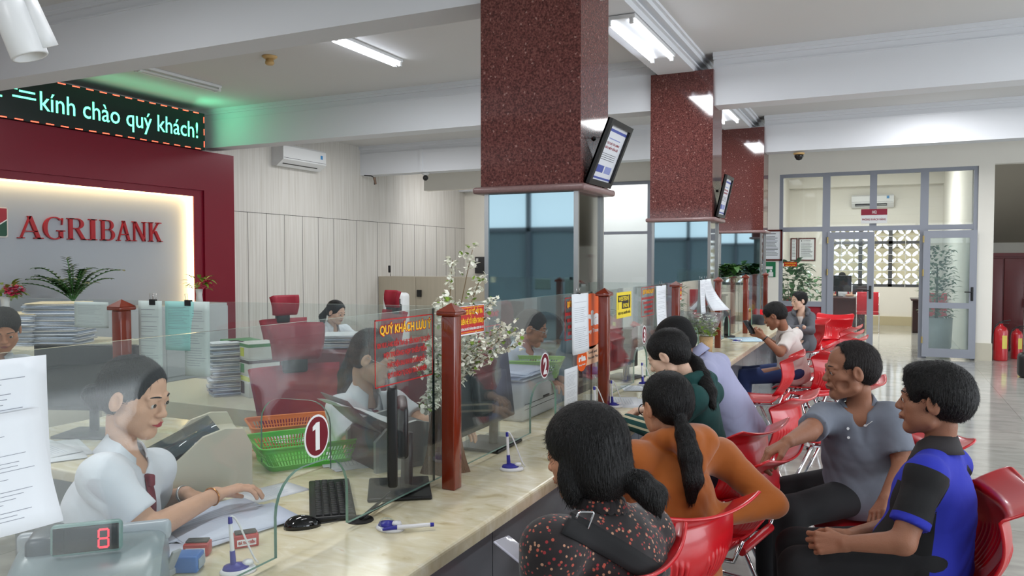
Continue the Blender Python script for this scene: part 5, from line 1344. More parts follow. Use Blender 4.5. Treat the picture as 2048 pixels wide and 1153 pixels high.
def carton(px, dep, z, w_, l, h, cols, label, ang=-.45):
    c = at(px, 700, dep); t = thing('carton', label, 'carton', (c.x, c.y, z), ang, 'cartons of paper reams')
    MB().rbox(-l / 2, l / 2, -w_ / 2, w_ / 2, 0, h, .002).build('box', mat('carton_%s' % cols[0], {'w': (212, 216, 210), 'g': (70, 140, 80), 'y': (190, 206, 60)}[cols[0]], .5), t)
    MB().box(-l / 2 - .001, l / 2 + .001, -w_ / 2 - .001, w_ / 2 + .001, h * .76, h - .004).build('lid_band', mat('band_%s' % cols[1], {'g': (60, 140, 80), 'y': (200, 210, 50), 'k': (60, 52, 50), 'w': (212, 216, 210)}[cols[1]], .5), t)
    MB().box(-.03, .03, -w_ / 2 - .002, -w_ / 2, h * .15, h * .7).build('printed_panel', mat('band_%s' % cols[2], {'g': (60, 140, 80), 'y': (200, 210, 50), 'k': (60, 52, 50)}[cols[2]], .5), t)
for r, (hh, a_, b_) in enumerate(((.135, ('w', 'y', 'k'), ('w', 'y', 'k')), (.10, ('w', 'k', 'g'), ('y', 'y', 'k')), (.10, ('w', 'g', 'y'), ('g', 'g', 'k')))):
    z = .75 + [0, .136, .237][r]; w1, w2 = ['bottom', 'middle', 'top'][r], ['bottom', 'middle', 'top'][r]
    carton(516, 4.95, z, .20, .21, hh - .001, a_, 'right-hand ream carton, %s of the stack' % w1)
    carton(482, 5.1, z, .20, .20, hh - .001, b_, 'left-hand ream carton, %s of the stack' % w2)
# desk of the ponytailed teller, bundle and dispenser
cab('maroon desk block carrying grey bundles before the ponytailed teller', -4.75, -3.9, 5.2, 6.3, .83, mat('maroon_desk', (96, 14, 30), .5), 'desk')
stack('wide bundle of grey vouchers before the ponytailed teller', at(684, 700, 7.0).xy.to_3d() + V(0, 0, .83), .5, .30, .40, .12, 8, M_PAPER)
c = fl(793, 10.5)
t = thing('water_dispenser', 'white dispenser with dark keypad standing by the wooden cabinets', 'dispenser', c, .3)
MB().rbox(-.15, .15, -.15, .15, 0, 1.17, .05).build('body', M_WHITEP, t); MB().rbox(-.10, .10, -.155, -.14, .90, 1.10, .02).build('keypad', M_BLACK, t)
t = thing('radio_handset', 'black handset standing with its cord on the cabinet row', 'handset', onY(781, 560, 13.85))
p = onY(781, 553, 13.85); p.z = 1.27
MB().tube([p, p + V(0, 0, .04), p + V(-.03, 0, .16)], .004, 5).build('cord', M_BLACK, t, True); MB().rbox(p.x - .05, p.x + .0, p.y - .02, p.y + .02, 1.35, 1.50, .012).build('handset', M_BLACK, t, True)
# cabinet and plants below the sign
cab('low grey cabinet along the sign wall carrying plants', -9.05, -8.5, 4.6, 8.35, 1.0, mat('pale_grey_cabinet', (186, 190, 192), .5))
def zz(label, c, n, L, seed):
    t = thing('leafy_plant', label, 'plant', c); random.seed(seed)
    MB().lathe([(0, 0), (.09, 0), (.12, .12), (.11, .12), (0, .1)], (0, 0, 0), 20).build('pot', M_WHITEP, t)
    lf = MB(); st = MB()
    for k in range(n):
        a = 2 * PI * k / n + random.uniform(-.3, .3); sp = random.uniform(.15, .6); h = L * random.uniform(.5, 1)
        pts = bez((0, 0, .1), (.05 * math.cos(a), .05 * math.sin(a), .1 + h * .4), (sp * .6 * math.cos(a), sp * .6 * math.sin(a), .1 + h * .9), (sp * math.cos(a), sp * math.sin(a), .12 + h * (1 if sp < .35 else .8)), 12)
        st.tube(pts, .006, 5)
        for i in range(3, 13):
            d = (pts[i] - pts[i - 1]).normalized(); s = d.cross(V(0, 0, 1)).normalized()
            for sd in (-1, 1): leaf(lf, pts[i], (s * sd + d * .7).normalized(), (0, 0, 1), .085, .022, droop=.15)
    lf.build('leaves', M_LEAFD, t); st.build('stems', M_LEAF, t)
zz('dark glossy plant before the grey sign panel left of the rear post', V(-8.72, 6.15, 1.0), 22, .52, 4)
def posy(label, c, seed):
    t = thing('flower_posy', label, 'flowers', c); random.seed(seed)
    MB().lathe([(0, 0), (.05, 0), (.04, .12), (.05, .2), (0, .2)], (0, 0, 0), 14).build('vase', M_WHITEP, t)
    lf = MB(); bush(lf, V(0, 0, .2), .13, .16, 26, .15, .03, seed); lf.build('leaves', M_LEAFY, t)
    fl_ = MB(); bush(fl_, V(.06, .06, .22), .09, .1, 90, .05, .025, seed + 1); fl_.build('blooms', mat('pink_bloom', (206, 60, 100), .6), t)
posy('pink flowers with yellow-green leaves beside the glowing strip', V(-8.72, 8.05, 1.0), 3)
posy('pink flowers at the far left edge below the emblem', V(-8.72, 5.35, 1.0), 7)
# planter beyond the far posts
t = thing('foliage_planter', 'dark green foliage rising behind the farthest posts', 'plant', (-2.4, 11.6, 0))
MB().rbox(-3.0, -1.9, 11.3, 11.9, 0, 1.15, .02).build('planter_box', WH, t, True)
lf = MB()
for k in range(9): bush(lf, V(-2.9 + k * .12, 11.6, 1.15), .16, .38 if k > 4 else .24, 46, .20, .04, 40 + k)
lf.build('leaves', M_LEAFD, t, True)
# ================================================================== sculpting with distance fields (continuous bodies)
class SDF:
    def __init__(s, lo, hi, h):
        s.h = h; s.lo = np.array(lo, float) - 2 * h; s.n = (np.ceil((np.array(hi, float) + 2 * h - s.lo) / h)).astype(int) + 1
        s.d = np.full(tuple(s.n), .2, np.float32)
    def blk(s, lo, hi):
        a = np.clip(np.floor((np.array(lo) - s.lo) / s.h).astype(int), 0, s.n - 1); b = np.clip(np.ceil((np.array(hi) - s.lo) / s.h).astype(int) + 1, 1, s.n)
        if (b <= a).any(): return None
        ax = [s.lo[i] + s.h * np.arange(a[i], b[i]) for i in range(3)]
        P = np.stack(np.meshgrid(*ax, indexing='ij'), -1).astype(np.float32)
        return (slice(a[0], b[0]), slice(a[1], b[1]), slice(a[2], b[2])), P
    def put(s, sl, f, k, mode):
        d = s.d[sl]
        if mode > 0:
            h = np.clip(.5 + .5 * (d - f) / k, 0, 1); s.d[sl] = d * (1 - h) + f * h - k * h * (1 - h)
        elif mode < 0:
            h = np.clip(.5 - .5 * (d + f) / k, 0, 1); s.d[sl] = d * (1 - h) - f * h + k * h * (1 - h)
    def cap(s, a, b, ra, rb=None, k=.015, mode=1, flat=None, fs=1.0):
        """tapered capsule; flat: unit direction in which it is fs times as thick"""
        rb = ra if rb is None else rb; a = np.array(a, float); b = np.array(b, float); m = max(ra, rb) * max(1, fs) + .05
        r = s.blk(np.minimum(a, b) - m, np.maximum(a, b) + m)
        if r is None: return s
        sl, P = r; pa = P - a; ba = b - a
        t = np.clip((pa @ ba) / max(ba @ ba, 1e-9), 0, 1); q = pa - t[..., None] * ba
        if flat is not None:
            fl_ = np.array(flat, float); c = q @ fl_; q = q + (c * (1 / fs - 1))[..., None] * fl_
        L = np.linalg.norm(q, axis=-1); R_ = ra + (rb - ra) * t
        f = (L - R_) * (1 if flat is None else min(1, .5 + fs / 2)); s.put(sl, f, k, mode); return s
    def ell(s, c, r, M=None, k=.015, mode=1):
        c = np.array(c, float); r = np.array(r, float); m = r.max() + .04; q = s.blk(c - m, c + m)
        if q is None: return s
        sl, P = q; p = P - c
        if M is not None: p = p @ M
        k0 = np.linalg.norm(p / r, axis=-1); k1 = np.linalg.norm(p / (r * r), axis=-1) + 1e-9; f = k0 * (k0 - 1) / k1
        s.put(sl, np.where(k0 < 1e-3, -r.min(), f), k, mode); return s
    def cut(s, p, n, R_=.14, k=.004):
        p = np.array(p, float); n = np.array(n, float); n = n / np.linalg.norm(n); q = s.blk(p - R_, p + R_)
        if q is None: return s
        sl, P = q; v = P - p; f = v @ n; inside = np.linalg.norm(v, axis=-1) < R_
        s.d[sl] = np.where(inside, np.maximum(s.d[sl], f), s.d[sl]); return s
    def mesh(s):
        d = s.d; h = s.h; neg = d < 0; nx, ny, nz = d.shape
        c = [(i, j, k) for i in (0, 1) for j in (0, 1) for k in (0, 1)]
        S = lambda A, o: A[o[0]:nx - 1 + o[0], o[1]:ny - 1 + o[1], o[2]:nz - 1 + o[2]]
        cnt = sum(S(neg, o).astype(np.int8) for o in c); act = (cnt > 0) & (cnt < 8)
        idx = np.argwhere(act)
        if not len(idx): return np.zeros((0, 3)), np.zeros((0, 4), int)
        I = -np.ones(act.shape, np.int64); I[act] = np.arange(len(idx))
        acc = np.zeros((len(idx), 3)); w_ = np.zeros(len(idx))
        D = {o: d[idx[:, 0] + o[0], idx[:, 1] + o[1], idx[:, 2] + o[2]] for o in c}
        for o in c:
            for a in range(3):
                if o[a] == 0:
                    o2 = tuple(o[i] + (i == a) for i in range(3)); A, B = D[o], D[o2]; m = (A < 0) != (B < 0)
                    t = A[m] / (A[m] - B[m]); p = np.tile(np.array(o, float), (m.sum(), 1)); p[:, a] += t; acc[m] += p; w_[m] += 1
        V_ = (idx + acc / w_[:, None]) * h + s.lo
        F = []
        for a in range(3):
            b, e = (a + 1) % 3, (a + 2) % 3
            n1 = np.take(neg, range(0, d.shape[a] - 1), a); n2 = np.take(neg, range(1, d.shape[a]), a)
            ed = np.argwhere(n1 != n2); ok = (ed[:, b] > 0) & (ed[:, e] > 0) & (ed[:, b] < d.shape[b] - 1) & (ed[:, e] < d.shape[e] - 1); ed = ed[ok]
            if not len(ed): continue
            fl = n1[tuple(ed.T)]
            ub = np.zeros(3, int); ub[b] = 1; ue = np.zeros(3, int); ue[e] = 1
            q = [I[tuple((ed - ub - ue).T)], I[tuple((ed - ue).T)], I[tuple(ed.T)], I[tuple((ed - ub).T)]]
            Q = np.stack(q, 1); Q[~fl] = Q[~fl][:, ::-1]; F.append(Q[(Q >= 0).all(1)])
        return V_, np.concatenate(F)
def sculpt(parts, name, mats, parent, pick=None):
    """several distance fields joined in one mesh; pick(centres) gives material numbers"""
    vs, fs, o = [], [], 0
    for g in parts:
        v, f = g.mesh(); vs.append(v); fs.append(f + o); o += len(v)
    v = np.concatenate(vs); f = np.concatenate(fs)
    me = bpy.data.meshes.new(name); me.vertices.add(len(v)); me.vertices.foreach_set('co', v.astype(np.float32).ravel())
    me.loops.add(f.size); me.loops.foreach_set('vertex_index', f.ravel().astype(np.int32)); me.polygons.add(len(f))
    me.polygons.foreach_set('loop_start', np.arange(0, f.size, 4, dtype=np.int32)); me.polygons.foreach_set('loop_total', np.full(len(f), 4, np.int32))
    for m in (mats if isinstance(mats, (list, tuple)) else [mats]): me.materials.append(m)
    me.polygons.foreach_set('use_smooth', np.ones(len(f), bool))
    if pick is not None: me.polygons.foreach_set('material_index', pick(v[f].mean(1)).astype(np.int32))
    me.update(); me.validate()
    ob = bpy.data.objects.new(name, me); COL.objects.link(ob); ob.parent = parent; ob.matrix_parent_inverse = parent_inv(parent); return ob

nv = lambda v: np.array(v, float)
def unit(v): v = nv(v); return v / max(np.linalg.norm(v), 1e-9)
def frame(fwd, up=(0, 0, 1)):
    f = unit(fwd); r = unit(np.cross(f, up)); u = np.cross(r, f); return np.stack([r, f, u], 1)     # columns: right, forward, up

HAIRB = mat('black_hair', (13, 11, 11), .5, spec=.35, bump=.9, bscale=16, stretch=(18, 18, 2.2))
HAIRG = mat('greying_hair', (40, 35, 34), .6, spec=.3, bump=.9, bscale=16, stretch=(18, 18, 2.2), noise=.7, nscale=16)
def skin(n, rgb): return mat('skin_' + n, rgb, .55, noise=.12, nscale=22, spec=.35, bump=.12, bscale=220)
LIPS = {}

def head_prims(g, C, M, s, fem, old=0):
    W = lambda p: C + M @ (nv(p) * s)
    E = lambda c, r, k=.015, mode=1, A=None: g.ell(W(c), nv(r) * s, M if A is None else M @ A, k * s, mode)
    K = lambda a, b, ra, rb=None, k=.012, mode=1: g.cap(W(a), W(b), ra * s, (ra if rb is None else rb) * s, k * s, mode)
    E((0, -.012, .035), (.074, .094, .080)); E((0, .022, -.022), (.061, .062, .082), .02)
    jw = .044 if fem else .049
    K((-jw, .004, -.062), (-.012, .060, -.090), .020, .020, .02); K((jw, .004, -.062), (.012, .060, -.090), .020, .020, .02)
    E((0, .062, -.092), (.020, .017, .016), .015)
    for x in (-1, 1):
        E((x * .040, .052, -.020), (.024, .022, .022), .02)                               # cheekbone
        E((x * .034, .044, -.052), ((.024, .026, .026) if not old else (.020, .024, .026)), .02)                    # cheek
        E((x * .0315, .090, .004), (.019, .012, .011), .014, -1)                            # socket
        E((x * .031, .0720, .003), (.0165, .0158, .0135), .004)                           # lids over the eyeball
        K((x * .014, .084, .021), (x * .046, .070, .021), .0075 + .002 * old, .006, .012)   # brow
        K((x * .019, .0895, .0010), (x * .044, .0835, .0005), .0034 - .0012 * (old > 0), .0030 - .001 * (old > 0), .002, -1)       # lid slit
        E((x * .077, -.006, -.004), (.008, .019, .031), .006, 1, np.array(Matrix.Rotation(-.25, 3, 'X')))  # ear
        E((x * .085, -.001, -.001), (.007, .009, .017), .004, -1)
        E((x * .0105, .090, -.030), (.0085, .0095, .0075), .005)                            # nostril wing
        E((x * .006, .097, -.037), (.003, .004, .003), .002, -1)
    K((0, .081, .008), (0, .097, -.024), .0075, .0105, .012); E((0, .099, -.028), (.0105, .0095, .0085), .006)
    E((0, .080, -.054), (.026, .014, .012), .012)
    E((0, .0905, -.0545), (.022, .0065, .0048), .004); E((0, .0895, -.0635), (.018, .0070, .0055), .004)
    K((-.021, .0915, -.059), (.021, .0915, -.059), .0012, .0012, .002, -1)
    if old:
        for x in (-1, 1): K((x * .018, .088, -.032), (x * .034, .070, -.062), .0022, .0018, .006, -1); E((x * .052, .045, -.050), (.010, .016, .016), .022, -1)
        for z in (.042, .055): K((-.035, .082, z), (.035, .082, z), .0016, .0016, .004, -1)

def hand_prims(g, w, dirv, nrm, curl, side, s=1.0, spread=1.0, thumb=.6):
    """w wrist, dirv towards the knuckles, nrm out of the palm side, side +1 when the thumb is at +across"""
    w = nv(w); d = unit(dirv); n = unit(nv(nrm) - d * (nv(nrm) @ d)); a = np.cross(d, n) * side
    kn = []
    for i, (off, L) in enumerate(((.028, .082), (.010, .086), (-.009, .083), (-.026, .075))):
        p0 = w + a * off * .45 * s; p1 = w + d * L * s + a * off * spread * s; g.cap(p0, p1, .014 * s, .0105 * s, .010); kn.append(p1)
    seg = ((.040, .026, .020), (.044, .029, .021), (.041, .027, .020), (.032, .021, .018))
    for i, p in enumerate(kn):
        ang = 0; q = p; fd = d + a * (.08 * (1.5 - i) * spread)
        for j, L in enumerate(seg[i]):
            ang += curl * (.75, 1.0, .7)[j] * (1 + .10 * i); v = unit(fd * math.cos(ang) + n * math.sin(ang)); q2 = q + v * L * s
            r0 = (.0092, .0083, .0075)[j] * s; g.cap(q, q2, r0, r0 * .9, .004); q = q2
    b = w + d * .022 * s + a * .022 * s + n * .006 * s; v1 = unit(d * .75 + a * (.75 - .3 * curl) + n * .35); m = b + v1 * .038 * s
    g.cap(b, m, .0135 * s, .0105 * s, .010); v2 = unit(d * (1 - .2 * curl) + a * (.15 - .5 * curl * thumb) + n * (.2 + .5 * curl)); q = m + v2 * .030 * s
    g.cap(m, q, .0100 * s, .0090 * s, .004); g.cap(q, q + unit(v2 + n * .2 * curl) * .022 * s, .0088 * s, .0075 * s, .004)

def strands(g, C, M, amp, freq, seed=0):
    ax = [g.lo[i] + g.h * np.arange(g.n[i]) for i in range(3)]
    P = np.stack(np.meshgrid(*ax, indexing='ij'), -1) - C; q = P @ M
    phi = np.arctan2(q[..., 0], q[..., 1] + .02); el = q[..., 2] / .1
    g.d += (amp * (np.sin(phi * freq + 3 * np.sin(el * 2.1 + seed)) + .6 * np.sin(phi * freq * 2.3 + el * 2 + seed * 2) + .4 * np.sin(el * 9 + phi * 5))).astype(np.float32)

def hair(style, C, M, s, h, parent, m, extra=None):
    lo, hi = C - .17 * s, C + .17 * s
    pts = [nv(p) for p in (extra or [])]
    for p in pts: lo = np.minimum(lo, p - .05); hi = np.maximum(hi, p + .05)
    g = SDF(lo, hi, h); W = lambda p: C + M @ (nv(p) * s)
    E = lambda c, r, k=.012, mode=1: g.ell(W(c), nv(r) * s, M, k * s, mode)
    t = {'short': .008, 'thick': .014, 'thin': .004, 'slick': .004, 'bob': .014, 'pony': .008, 'bun': .006}[style]
    E((0, -.014, .037), (.074 + t, .094 + t, .080 + t))
    men = style in ('short', 'thick', 'thin')
    if men:
        E((0, -.060, .002), (.062 + t * .6, .046 + t, .062), .03)
        if style == 'thick': E((0, .040, .092), (.060, .046, .026), .02)
    elif style == 'bob':
        E((0, -.035, -.035), (.086, .080, .088), .03)
        for x in (-1, 1): E((x * .070, .020, -.055), (.020, .030, .055), .015)
    else: E((0, -.05, .0), (.062, .052, .070), .03)
    if pts:
        r0 = {'pony': .030, 'slick': .026, 'bun': .040}.get(style, .03)
        for i in range(len(pts) - 1):
            u0, u1 = i / (len(pts) - 1), (i + 1) / (len(pts) - 1)
            rr_ = lambda u: r0 * (.62 + .75 * math.sin(u * 2.6) - .45 * u * u * u)
            g.cap(pts[i], pts[i + 1], max(.008, rr_(u0)), max(.007, rr_(u1)), .012)
    strands(g, C, M, .0009 if not men else .0011, 44, len(pts))
    if men:
        hl = {'short': (.100, -.018, .085), 'thick': (.104, -.022, .085), 'thin': (.096, .022, .110)}[style]
        E((0, hl[0], hl[1]), (.078, .062 + (.020 if style == 'thin' else 0), hl[2]), .008, -1)
        for x in (-1, 1):
            E((x * .095, .030, -.020), (.034, .040, .062), .006, -1); E((x * .088, .0, -.055), (.030, .034, .050), .006, -1)
            if style == 'thin': E((x * .052, .075, .060), (.026, .042, .034), .010, -1)
        E((0, -.01, -.128), (.12, .12, .062), .02, -1)
    elif style == 'bob':
        E((0, .108, -.035), (.064, .082, .092), .012, -1)
    else:
        E((0, .104, -.012 if style != 'bun' else -.018), (.080, .070, .098), .008, -1)
        for x in (-1, 1): E((x * .094, .022, -.032), (.032, .040, .046), .006, -1)
        if not pts: E((0, .0, -.118), (.12, .14, .052), .02, -1)
    ob = sculpt([g], 'hair', m, parent)
    # loose strands lying on the hair, flowing from the crown or along the tail
    me = ob.data; n = len(me.vertices); co = np.empty(n * 3, np.float32); no = np.empty(n * 3, np.float32)
    me.vertices.foreach_get('co', co); me.vertices.foreach_get('normal', no); co = co.reshape(-1, 3).astype(float); no = no.reshape(-1, 3).astype(float)
    rng = np.random.default_rng(7); K = min(n, 5200 if h < .0042 else 1200); ix = rng.choice(n, K, replace=False); p = co[ix]; nn_ = no[ix]
    crown = W((0.012, -.055, .115)); d = p - crown
    if pts:
        P_ = np.array(pts); tl = np.diff(P_, axis=0); tl = np.vstack([tl, tl[-1:]]); dist = np.linalg.norm(p[:, None] - P_[None], axis=2); k = dist.argmin(1); near = dist.min(1) < .07
        if style == 'pony' or style == 'slick': d = -(p - P_[0]) ; 
        d[near] = tl[k[near]]
    d += rng.normal(0, .25 if men else .12, d.shape) * np.linalg.norm(d, axis=1)[:, None]
    d -= (d * nn_).sum(1)[:, None] * nn_; d /= np.linalg.norm(d, axis=1)[:, None] + 1e-9
    L = rng.uniform(.5, 1.0, K)[:, None] * (.020 if men else .030) * s; lift = rng.uniform(.04, .30 if men else .10, K)[:, None]
    sd = np.cross(d, nn_) * (.00055 if h < .0042 else .0011); a0 = p - nn_ * .0008; a1 = p + d * L * .5 + nn_ * (L * lift * .55); a2 = p + d * L + nn_ * (L * lift * (.7 if men else .3))
    vs = np.stack([a0 - sd, a0 + sd, a1 + sd, a1 - sd, a2], 1).reshape(-1, 3); b_ = np.arange(K)[:, None] * 5
    fs = np.concatenate([b_ + np.array([[0, 1, 2, 3]])]); ft = b_ + np.array([[3, 2, 4]])
    me2 = bpy.data.meshes.new('hair_strands'); me2.from_pydata(vs.tolist(), [], fs.tolist() + ft.tolist()); me2.materials.append(m); me2.update()
    o2 = bpy.data.objects.new('loose_strands', me2); COL.objects.link(o2); o2.parent = ob; o2.matrix_parent_inverse = parent_inv(parent) @ Matrix.Identity(4) if False else Matrix.Identity(4); o2['kind'] = 'stuff'
    return ob

def person(label, J, skin_m, hair_style, top, bottom=None, fem=False, hd=(0, 1, 0), headup=(0, 0, 1), s=1.0, q=.0032, hair_m=None, hair_pts=None,
           hands=None, sleeve='short', lip=(150, 82, 78), old=0, bulk=1.0, collar=None, fwd=None, glasses=False, lower=True, neckopen=.057, ear=True, hood=False, cap=None, pattern=None, fold=.0026, hair_loc=None):
    """J: joints by name, world points (np arrays)"""
    J = {k: nv(v) for k, v in J.items()}
    hip, neck, hdC = J['hip'], J['neck'], J['head']
    t = thing('person', label, 'person', (hip[0], hip[1], 0), 0)
    across = unit(J['shR'] - J['shL']); spine = unit(neck - hip); front = unit(np.cross(spine, across)) if fwd is None else unit(fwd)   # across points to the person's right
    M = frame(hd, headup)
    sm = skin(*skin_m); lm = mat('lips_%d_%d' % lip[:2], lip, .4)
    # ---- body: one mesh (head, neck, arms, hands and trunk)
    allp = np.array([v for k, v in J.items() if k not in ('head',)]); lo, hi = allp.min(0) - .2, allp.max(0) + .2
    g = SDF(lo, hi, .009)
    nk = hdC + M @ nv((0, -.030, -.075)) * s
    g.cap(neck - spine * .02, nk, .052 * (.88 if fem else 1), .047 * (.88 if fem else 1), .02)
    chest = neck - spine * .17; waist = hip + spine * .16
    g.cap(chest, waist, .125 * bulk, .115 * bulk, .04, 1, front, .72); g.cap(waist, hip, .115 * bulk, .13 * bulk, .04, 1, front, .78)
    g.cap(J['shL'], J['shR'], .045, .045, .05)
    for S in 'LR':
        if 'el' + S in J:
            g.cap(J['sh' + S], J['el' + S], .046 * bulk, .037 * bulk, .015); g.cap(J['el' + S], J['wr' + S], .037 * bulk, .0245, .015)
        if lower and 'kn' + S in J:
            hj = hip + across * (.09 if S == 'R' else -.09); g.cap(hj, J['kn' + S], .075, .052, .03); g.cap(J['kn' + S], J['an' + S], .05, .035, .02)
    gh = SDF(hdC - .15 * s, hdC + .15 * s, q); head_prims(gh, hdC, M, s, fem, old); gh.cap(nk - (nk - neck) * .5, nk, .046 * (.86 if fem else 1), .0445 * (.86 if fem else 1), .018)
    parts = [g, gh]
    for S, hp in (hands or {}).items():
        w_ = J['wr' + S]; c = w_ + unit(hp['d']) * .08; hs = hp.get('s', .95 if not fem else .88)
        gx = SDF(c - .15, c + .15, max(.0026, q * .85)); gx.cap(w_ + (J['el' + S] - w_) * .40, w_, .0255, .0250, .01, 1)
        hand_prims(gx, w_, hp['d'], hp['n'], hp.get('c', .5), hp.get('side', 1), hs, hp.get('sp', 1.0)); parts.append(gx)
    mouth = hdC + M @ nv((0, .090, -.059)) * s
    def pick(c):
        p = (c - mouth) @ M / s; return ((np.abs(p[:, 0]) < .0225) & (np.abs(p[:, 2]) < .0095 - .008 * np.abs(p[:, 0]) / .022) & (p[:, 1] > -.006)).astype(int)
    sculpt(parts, 'body', [sm, lm], t, pick)
    # ---- eyes and brows
    for x in (-1, 1):
        c = hdC + M @ nv((x * .031, .0735, .0020)) * s; r = .0136 * s
        bm_ = bmesh.new(); bmesh.ops.create_uvsphere(bm_, u_segments=14, v_segments=10, radius=r)
        Mx = Matrix.Translation(V(*c)) @ Matrix(M.tolist()).to_4x4()
        e = MB().bm(bm_, M=Mx).build('eye', mat('eye_white', (205, 200, 195), .2), t, True)
        b0 = V(*(c + M @ nv((0, 1, -.12)) * r * .80)); dd = V(*(M @ nv((0, 1, -.12))))
        MB().cyl(b0, b0 + dd * (r * .235), r * .50, r * .40, 12).build('iris', mat('iris_dark', (28, 18, 14), .1), e, True)
        P = [V(*(hdC + M @ nv((x * u, .0895 - .9 * (u - .012) ** 2 * 14 + .0, .0225 + .004 * math.sin((u - .01) / .04 * PI))) * s)) for u in np.linspace(.012, .047, 6)]
        MB().tube(P, [.0018 * s, .0026 * s, .0026 * s, .0022 * s, .0018 * s, .001 * s], 6).build('eyebrow', HAIRB, t, True)
    if glasses:
        gb = MB()
        for x in (-1, 1):
            cc = lambda a: V(*(hdC + M @ nv((x * .032 + .021 * math.cos(a), .098, .001 + .016 * math.sin(a))) * s))
            gb.tube([cc(a) for a in np.linspace(0, 2 * PI, 17)[:-1]], .0011, 5, closed=True)
            gb.tube([V(*(hdC + M @ nv(p) * s)) for p in ((x * .053, .097, .004), (x * .076, .07, .006), (x * .082, -.004, .008))], .0011, 5)
        gb.tube([V(*(hdC + M @ nv(p) * s)) for p in ((-.011, .1, .003), (0, .104, .005), (.011, .1, .003))], .0011, 5)
        gb.build('glasses', M_DGREY if glasses == 'dark' else M_STEEL, t, True)
    # ---- hair
    if hair_loc: hair_pts = [hdC + M @ nv(p) * s for p in hair_loc]
    if hair_style: hair(hair_style, hdC, M, s, q * 1.15, t, hair_m or HAIRB, hair_pts)
    # ---- upper garment
    g = SDF(lo, hi, .0075); up = .012 + .004 * bulk
    shn = neck - spine * .035
    wk = .118 if fem else .134; g.cap(chest, waist, (.130 + up) * bulk, (wk + up) * bulk, .04, 1, front, .78); g.cap(waist, hip - spine * .02, (wk + up) * bulk, (.150 + up) * bulk, .04, 1, front, .80)
    if fem:
        for x in (-1, 1): g.ell(chest + across * .058 * x + front * .062 - spine * .03, (.054, .054, .058), None, .045)
    g.cap(J['shL'], J['shR'], .046 * bulk, .046 * bulk, .05)
    for x in ('L', 'R'): g.cap(J['sh' + x], shn, .046 * bulk, .056, .035)
    g_ = g; g = SDF(lo, hi, .0075)
    for S in 'LR':
        if 'el' + S not in J: continue
        a, b, c = J['sh' + S], J['el' + S], J['wr' + S]
        if sleeve == 'short':
            e = a + (b - a) * .86; g.cap(a, e, .052 * bulk, .057 * bulk, .02); g.cut(a + (b - a) * .74, b - a, .12)
        else:
            g.cap(a, b, .058 * bulk, .048, .02); g.cap(b, c, .048, .036, .02); g.cut(c - (c - b) * .02, c - b, .07)
    h_ = np.clip(.5 + .5 * (g_.d - g.d) / .045, 0, 1); g_.d = g_.d * (1 - h_) + g.d * h_ - .045 * h_ * (1 - h_); g = g_
    if hood:
        H = float(hood); a0 = np.linspace(-2.2, 2.2, 9)
        ring = [neck - front * (math.cos(a) * .078 * H) + across * (math.sin(a) * .088) + spine * (.012 + .012 * math.cos(a)) for a in a0]
        for k_ in range(8): g.cap(ring[k_], ring[k_ + 1], (.020 + .012 * math.cos(a0[k_] * .5)) * H, (.020 + .012 * math.cos(a0[k_ + 1] * .5)) * H, .008)
        g.cap(neck - front * .085 * H + across * .03, neck - front * .095 * H - spine * .085, .045 * H, .026, .015); g.cap(neck - front * .085 * H - across * .03, neck - front * .095 * H - spine * .085, .045 * H, .026, .015)
    g.cap(neck - spine * .035 + front * .015, neck + spine * .12 + front * .03, neckopen, neckopen + .02, .008, -1)
    ax_ = [g.lo[i] + g.h * np.arange(g.n[i]) for i in range(3)]; Q = np.stack(np.meshgrid(*ax_, indexing='ij'), -1) - hip
    a_, f_, s_ = Q @ across, Q @ front, Q @ spine; dn = np.clip(1.15 - s_ / .45, .35, 1)
    rd_ = lambda x: 1 - 2 * np.abs(np.sin(x)) ** .7
    g.d += (fold * dn * (rd_(s_ * 40 + 12 * np.abs(a_) + 2.0 * np.sin(a_ * 17 + f_ * 12)) * (.35 + .65 * np.sin(a_ * 9 + s_ * 5) ** 2) + .8 * rd_(a_ * 38 - s_ * 30 + 2.2 * np.sin(f_ * 21 + s_ * 11)))).astype(np.float32)
    if collar: g.cap(neck + front * .10 - spine * .01, neck + front * .13 - spine * .11, .030, .012, .01, -1)
    g.cap(hip + across * .05 + front * .04, hip - across * .05 + front * .04, .128 * bulk, .128 * bulk, .04); g.cut(hip - spine * .085, -spine, .36)
    tm = top if not isinstance(top, tuple) else mat('cloth_%d_%d_%d' % top, top, .85, bump=.5, bscale=9, sheen=.2)
    sob = sculpt([g], 'shirt' if not hood else 'hooded_top', tm, t)
    if pattern:
        me = sob.data; co = np.empty(len(me.vertices) * 3, np.float32); me.vertices.foreach_get('co', co)
        at_ = me.attributes.new('panel', 'FLOAT', 'POINT'); at_.data.foreach_set('value', np.clip(pattern[0](co.reshape(-1, 3).astype(float), J, across, front, spine, hip, neck), -.05, .05).astype(np.float32))
        pm = mat('panelled_%d_%d' % pattern[1][:2], pattern[1], .85, bump=.45, bscale=8); ns, ls, b = nodes_of(pm)
        an = ns.new('ShaderNodeAttribute'); an.attribute_name = 'panel'; gt = ns.new('ShaderNodeMath'); gt.operation = 'GREATER_THAN'; gt.inputs[1].default_value = 0.0; ls.new(an.outputs['Fac'], gt.inputs[0])
        mx = ns.new('ShaderNodeMix'); mx.data_type = 'RGBA'; mx.inputs[6].default_value = lin(pattern[1]); mx.inputs[7].default_value = lin(pattern[2]); ls.new(gt.outputs[0], mx.inputs[0]); ls.new(mx.outputs[2], b.inputs['Base Color'])
        me.materials.clear(); me.materials.append(pm)
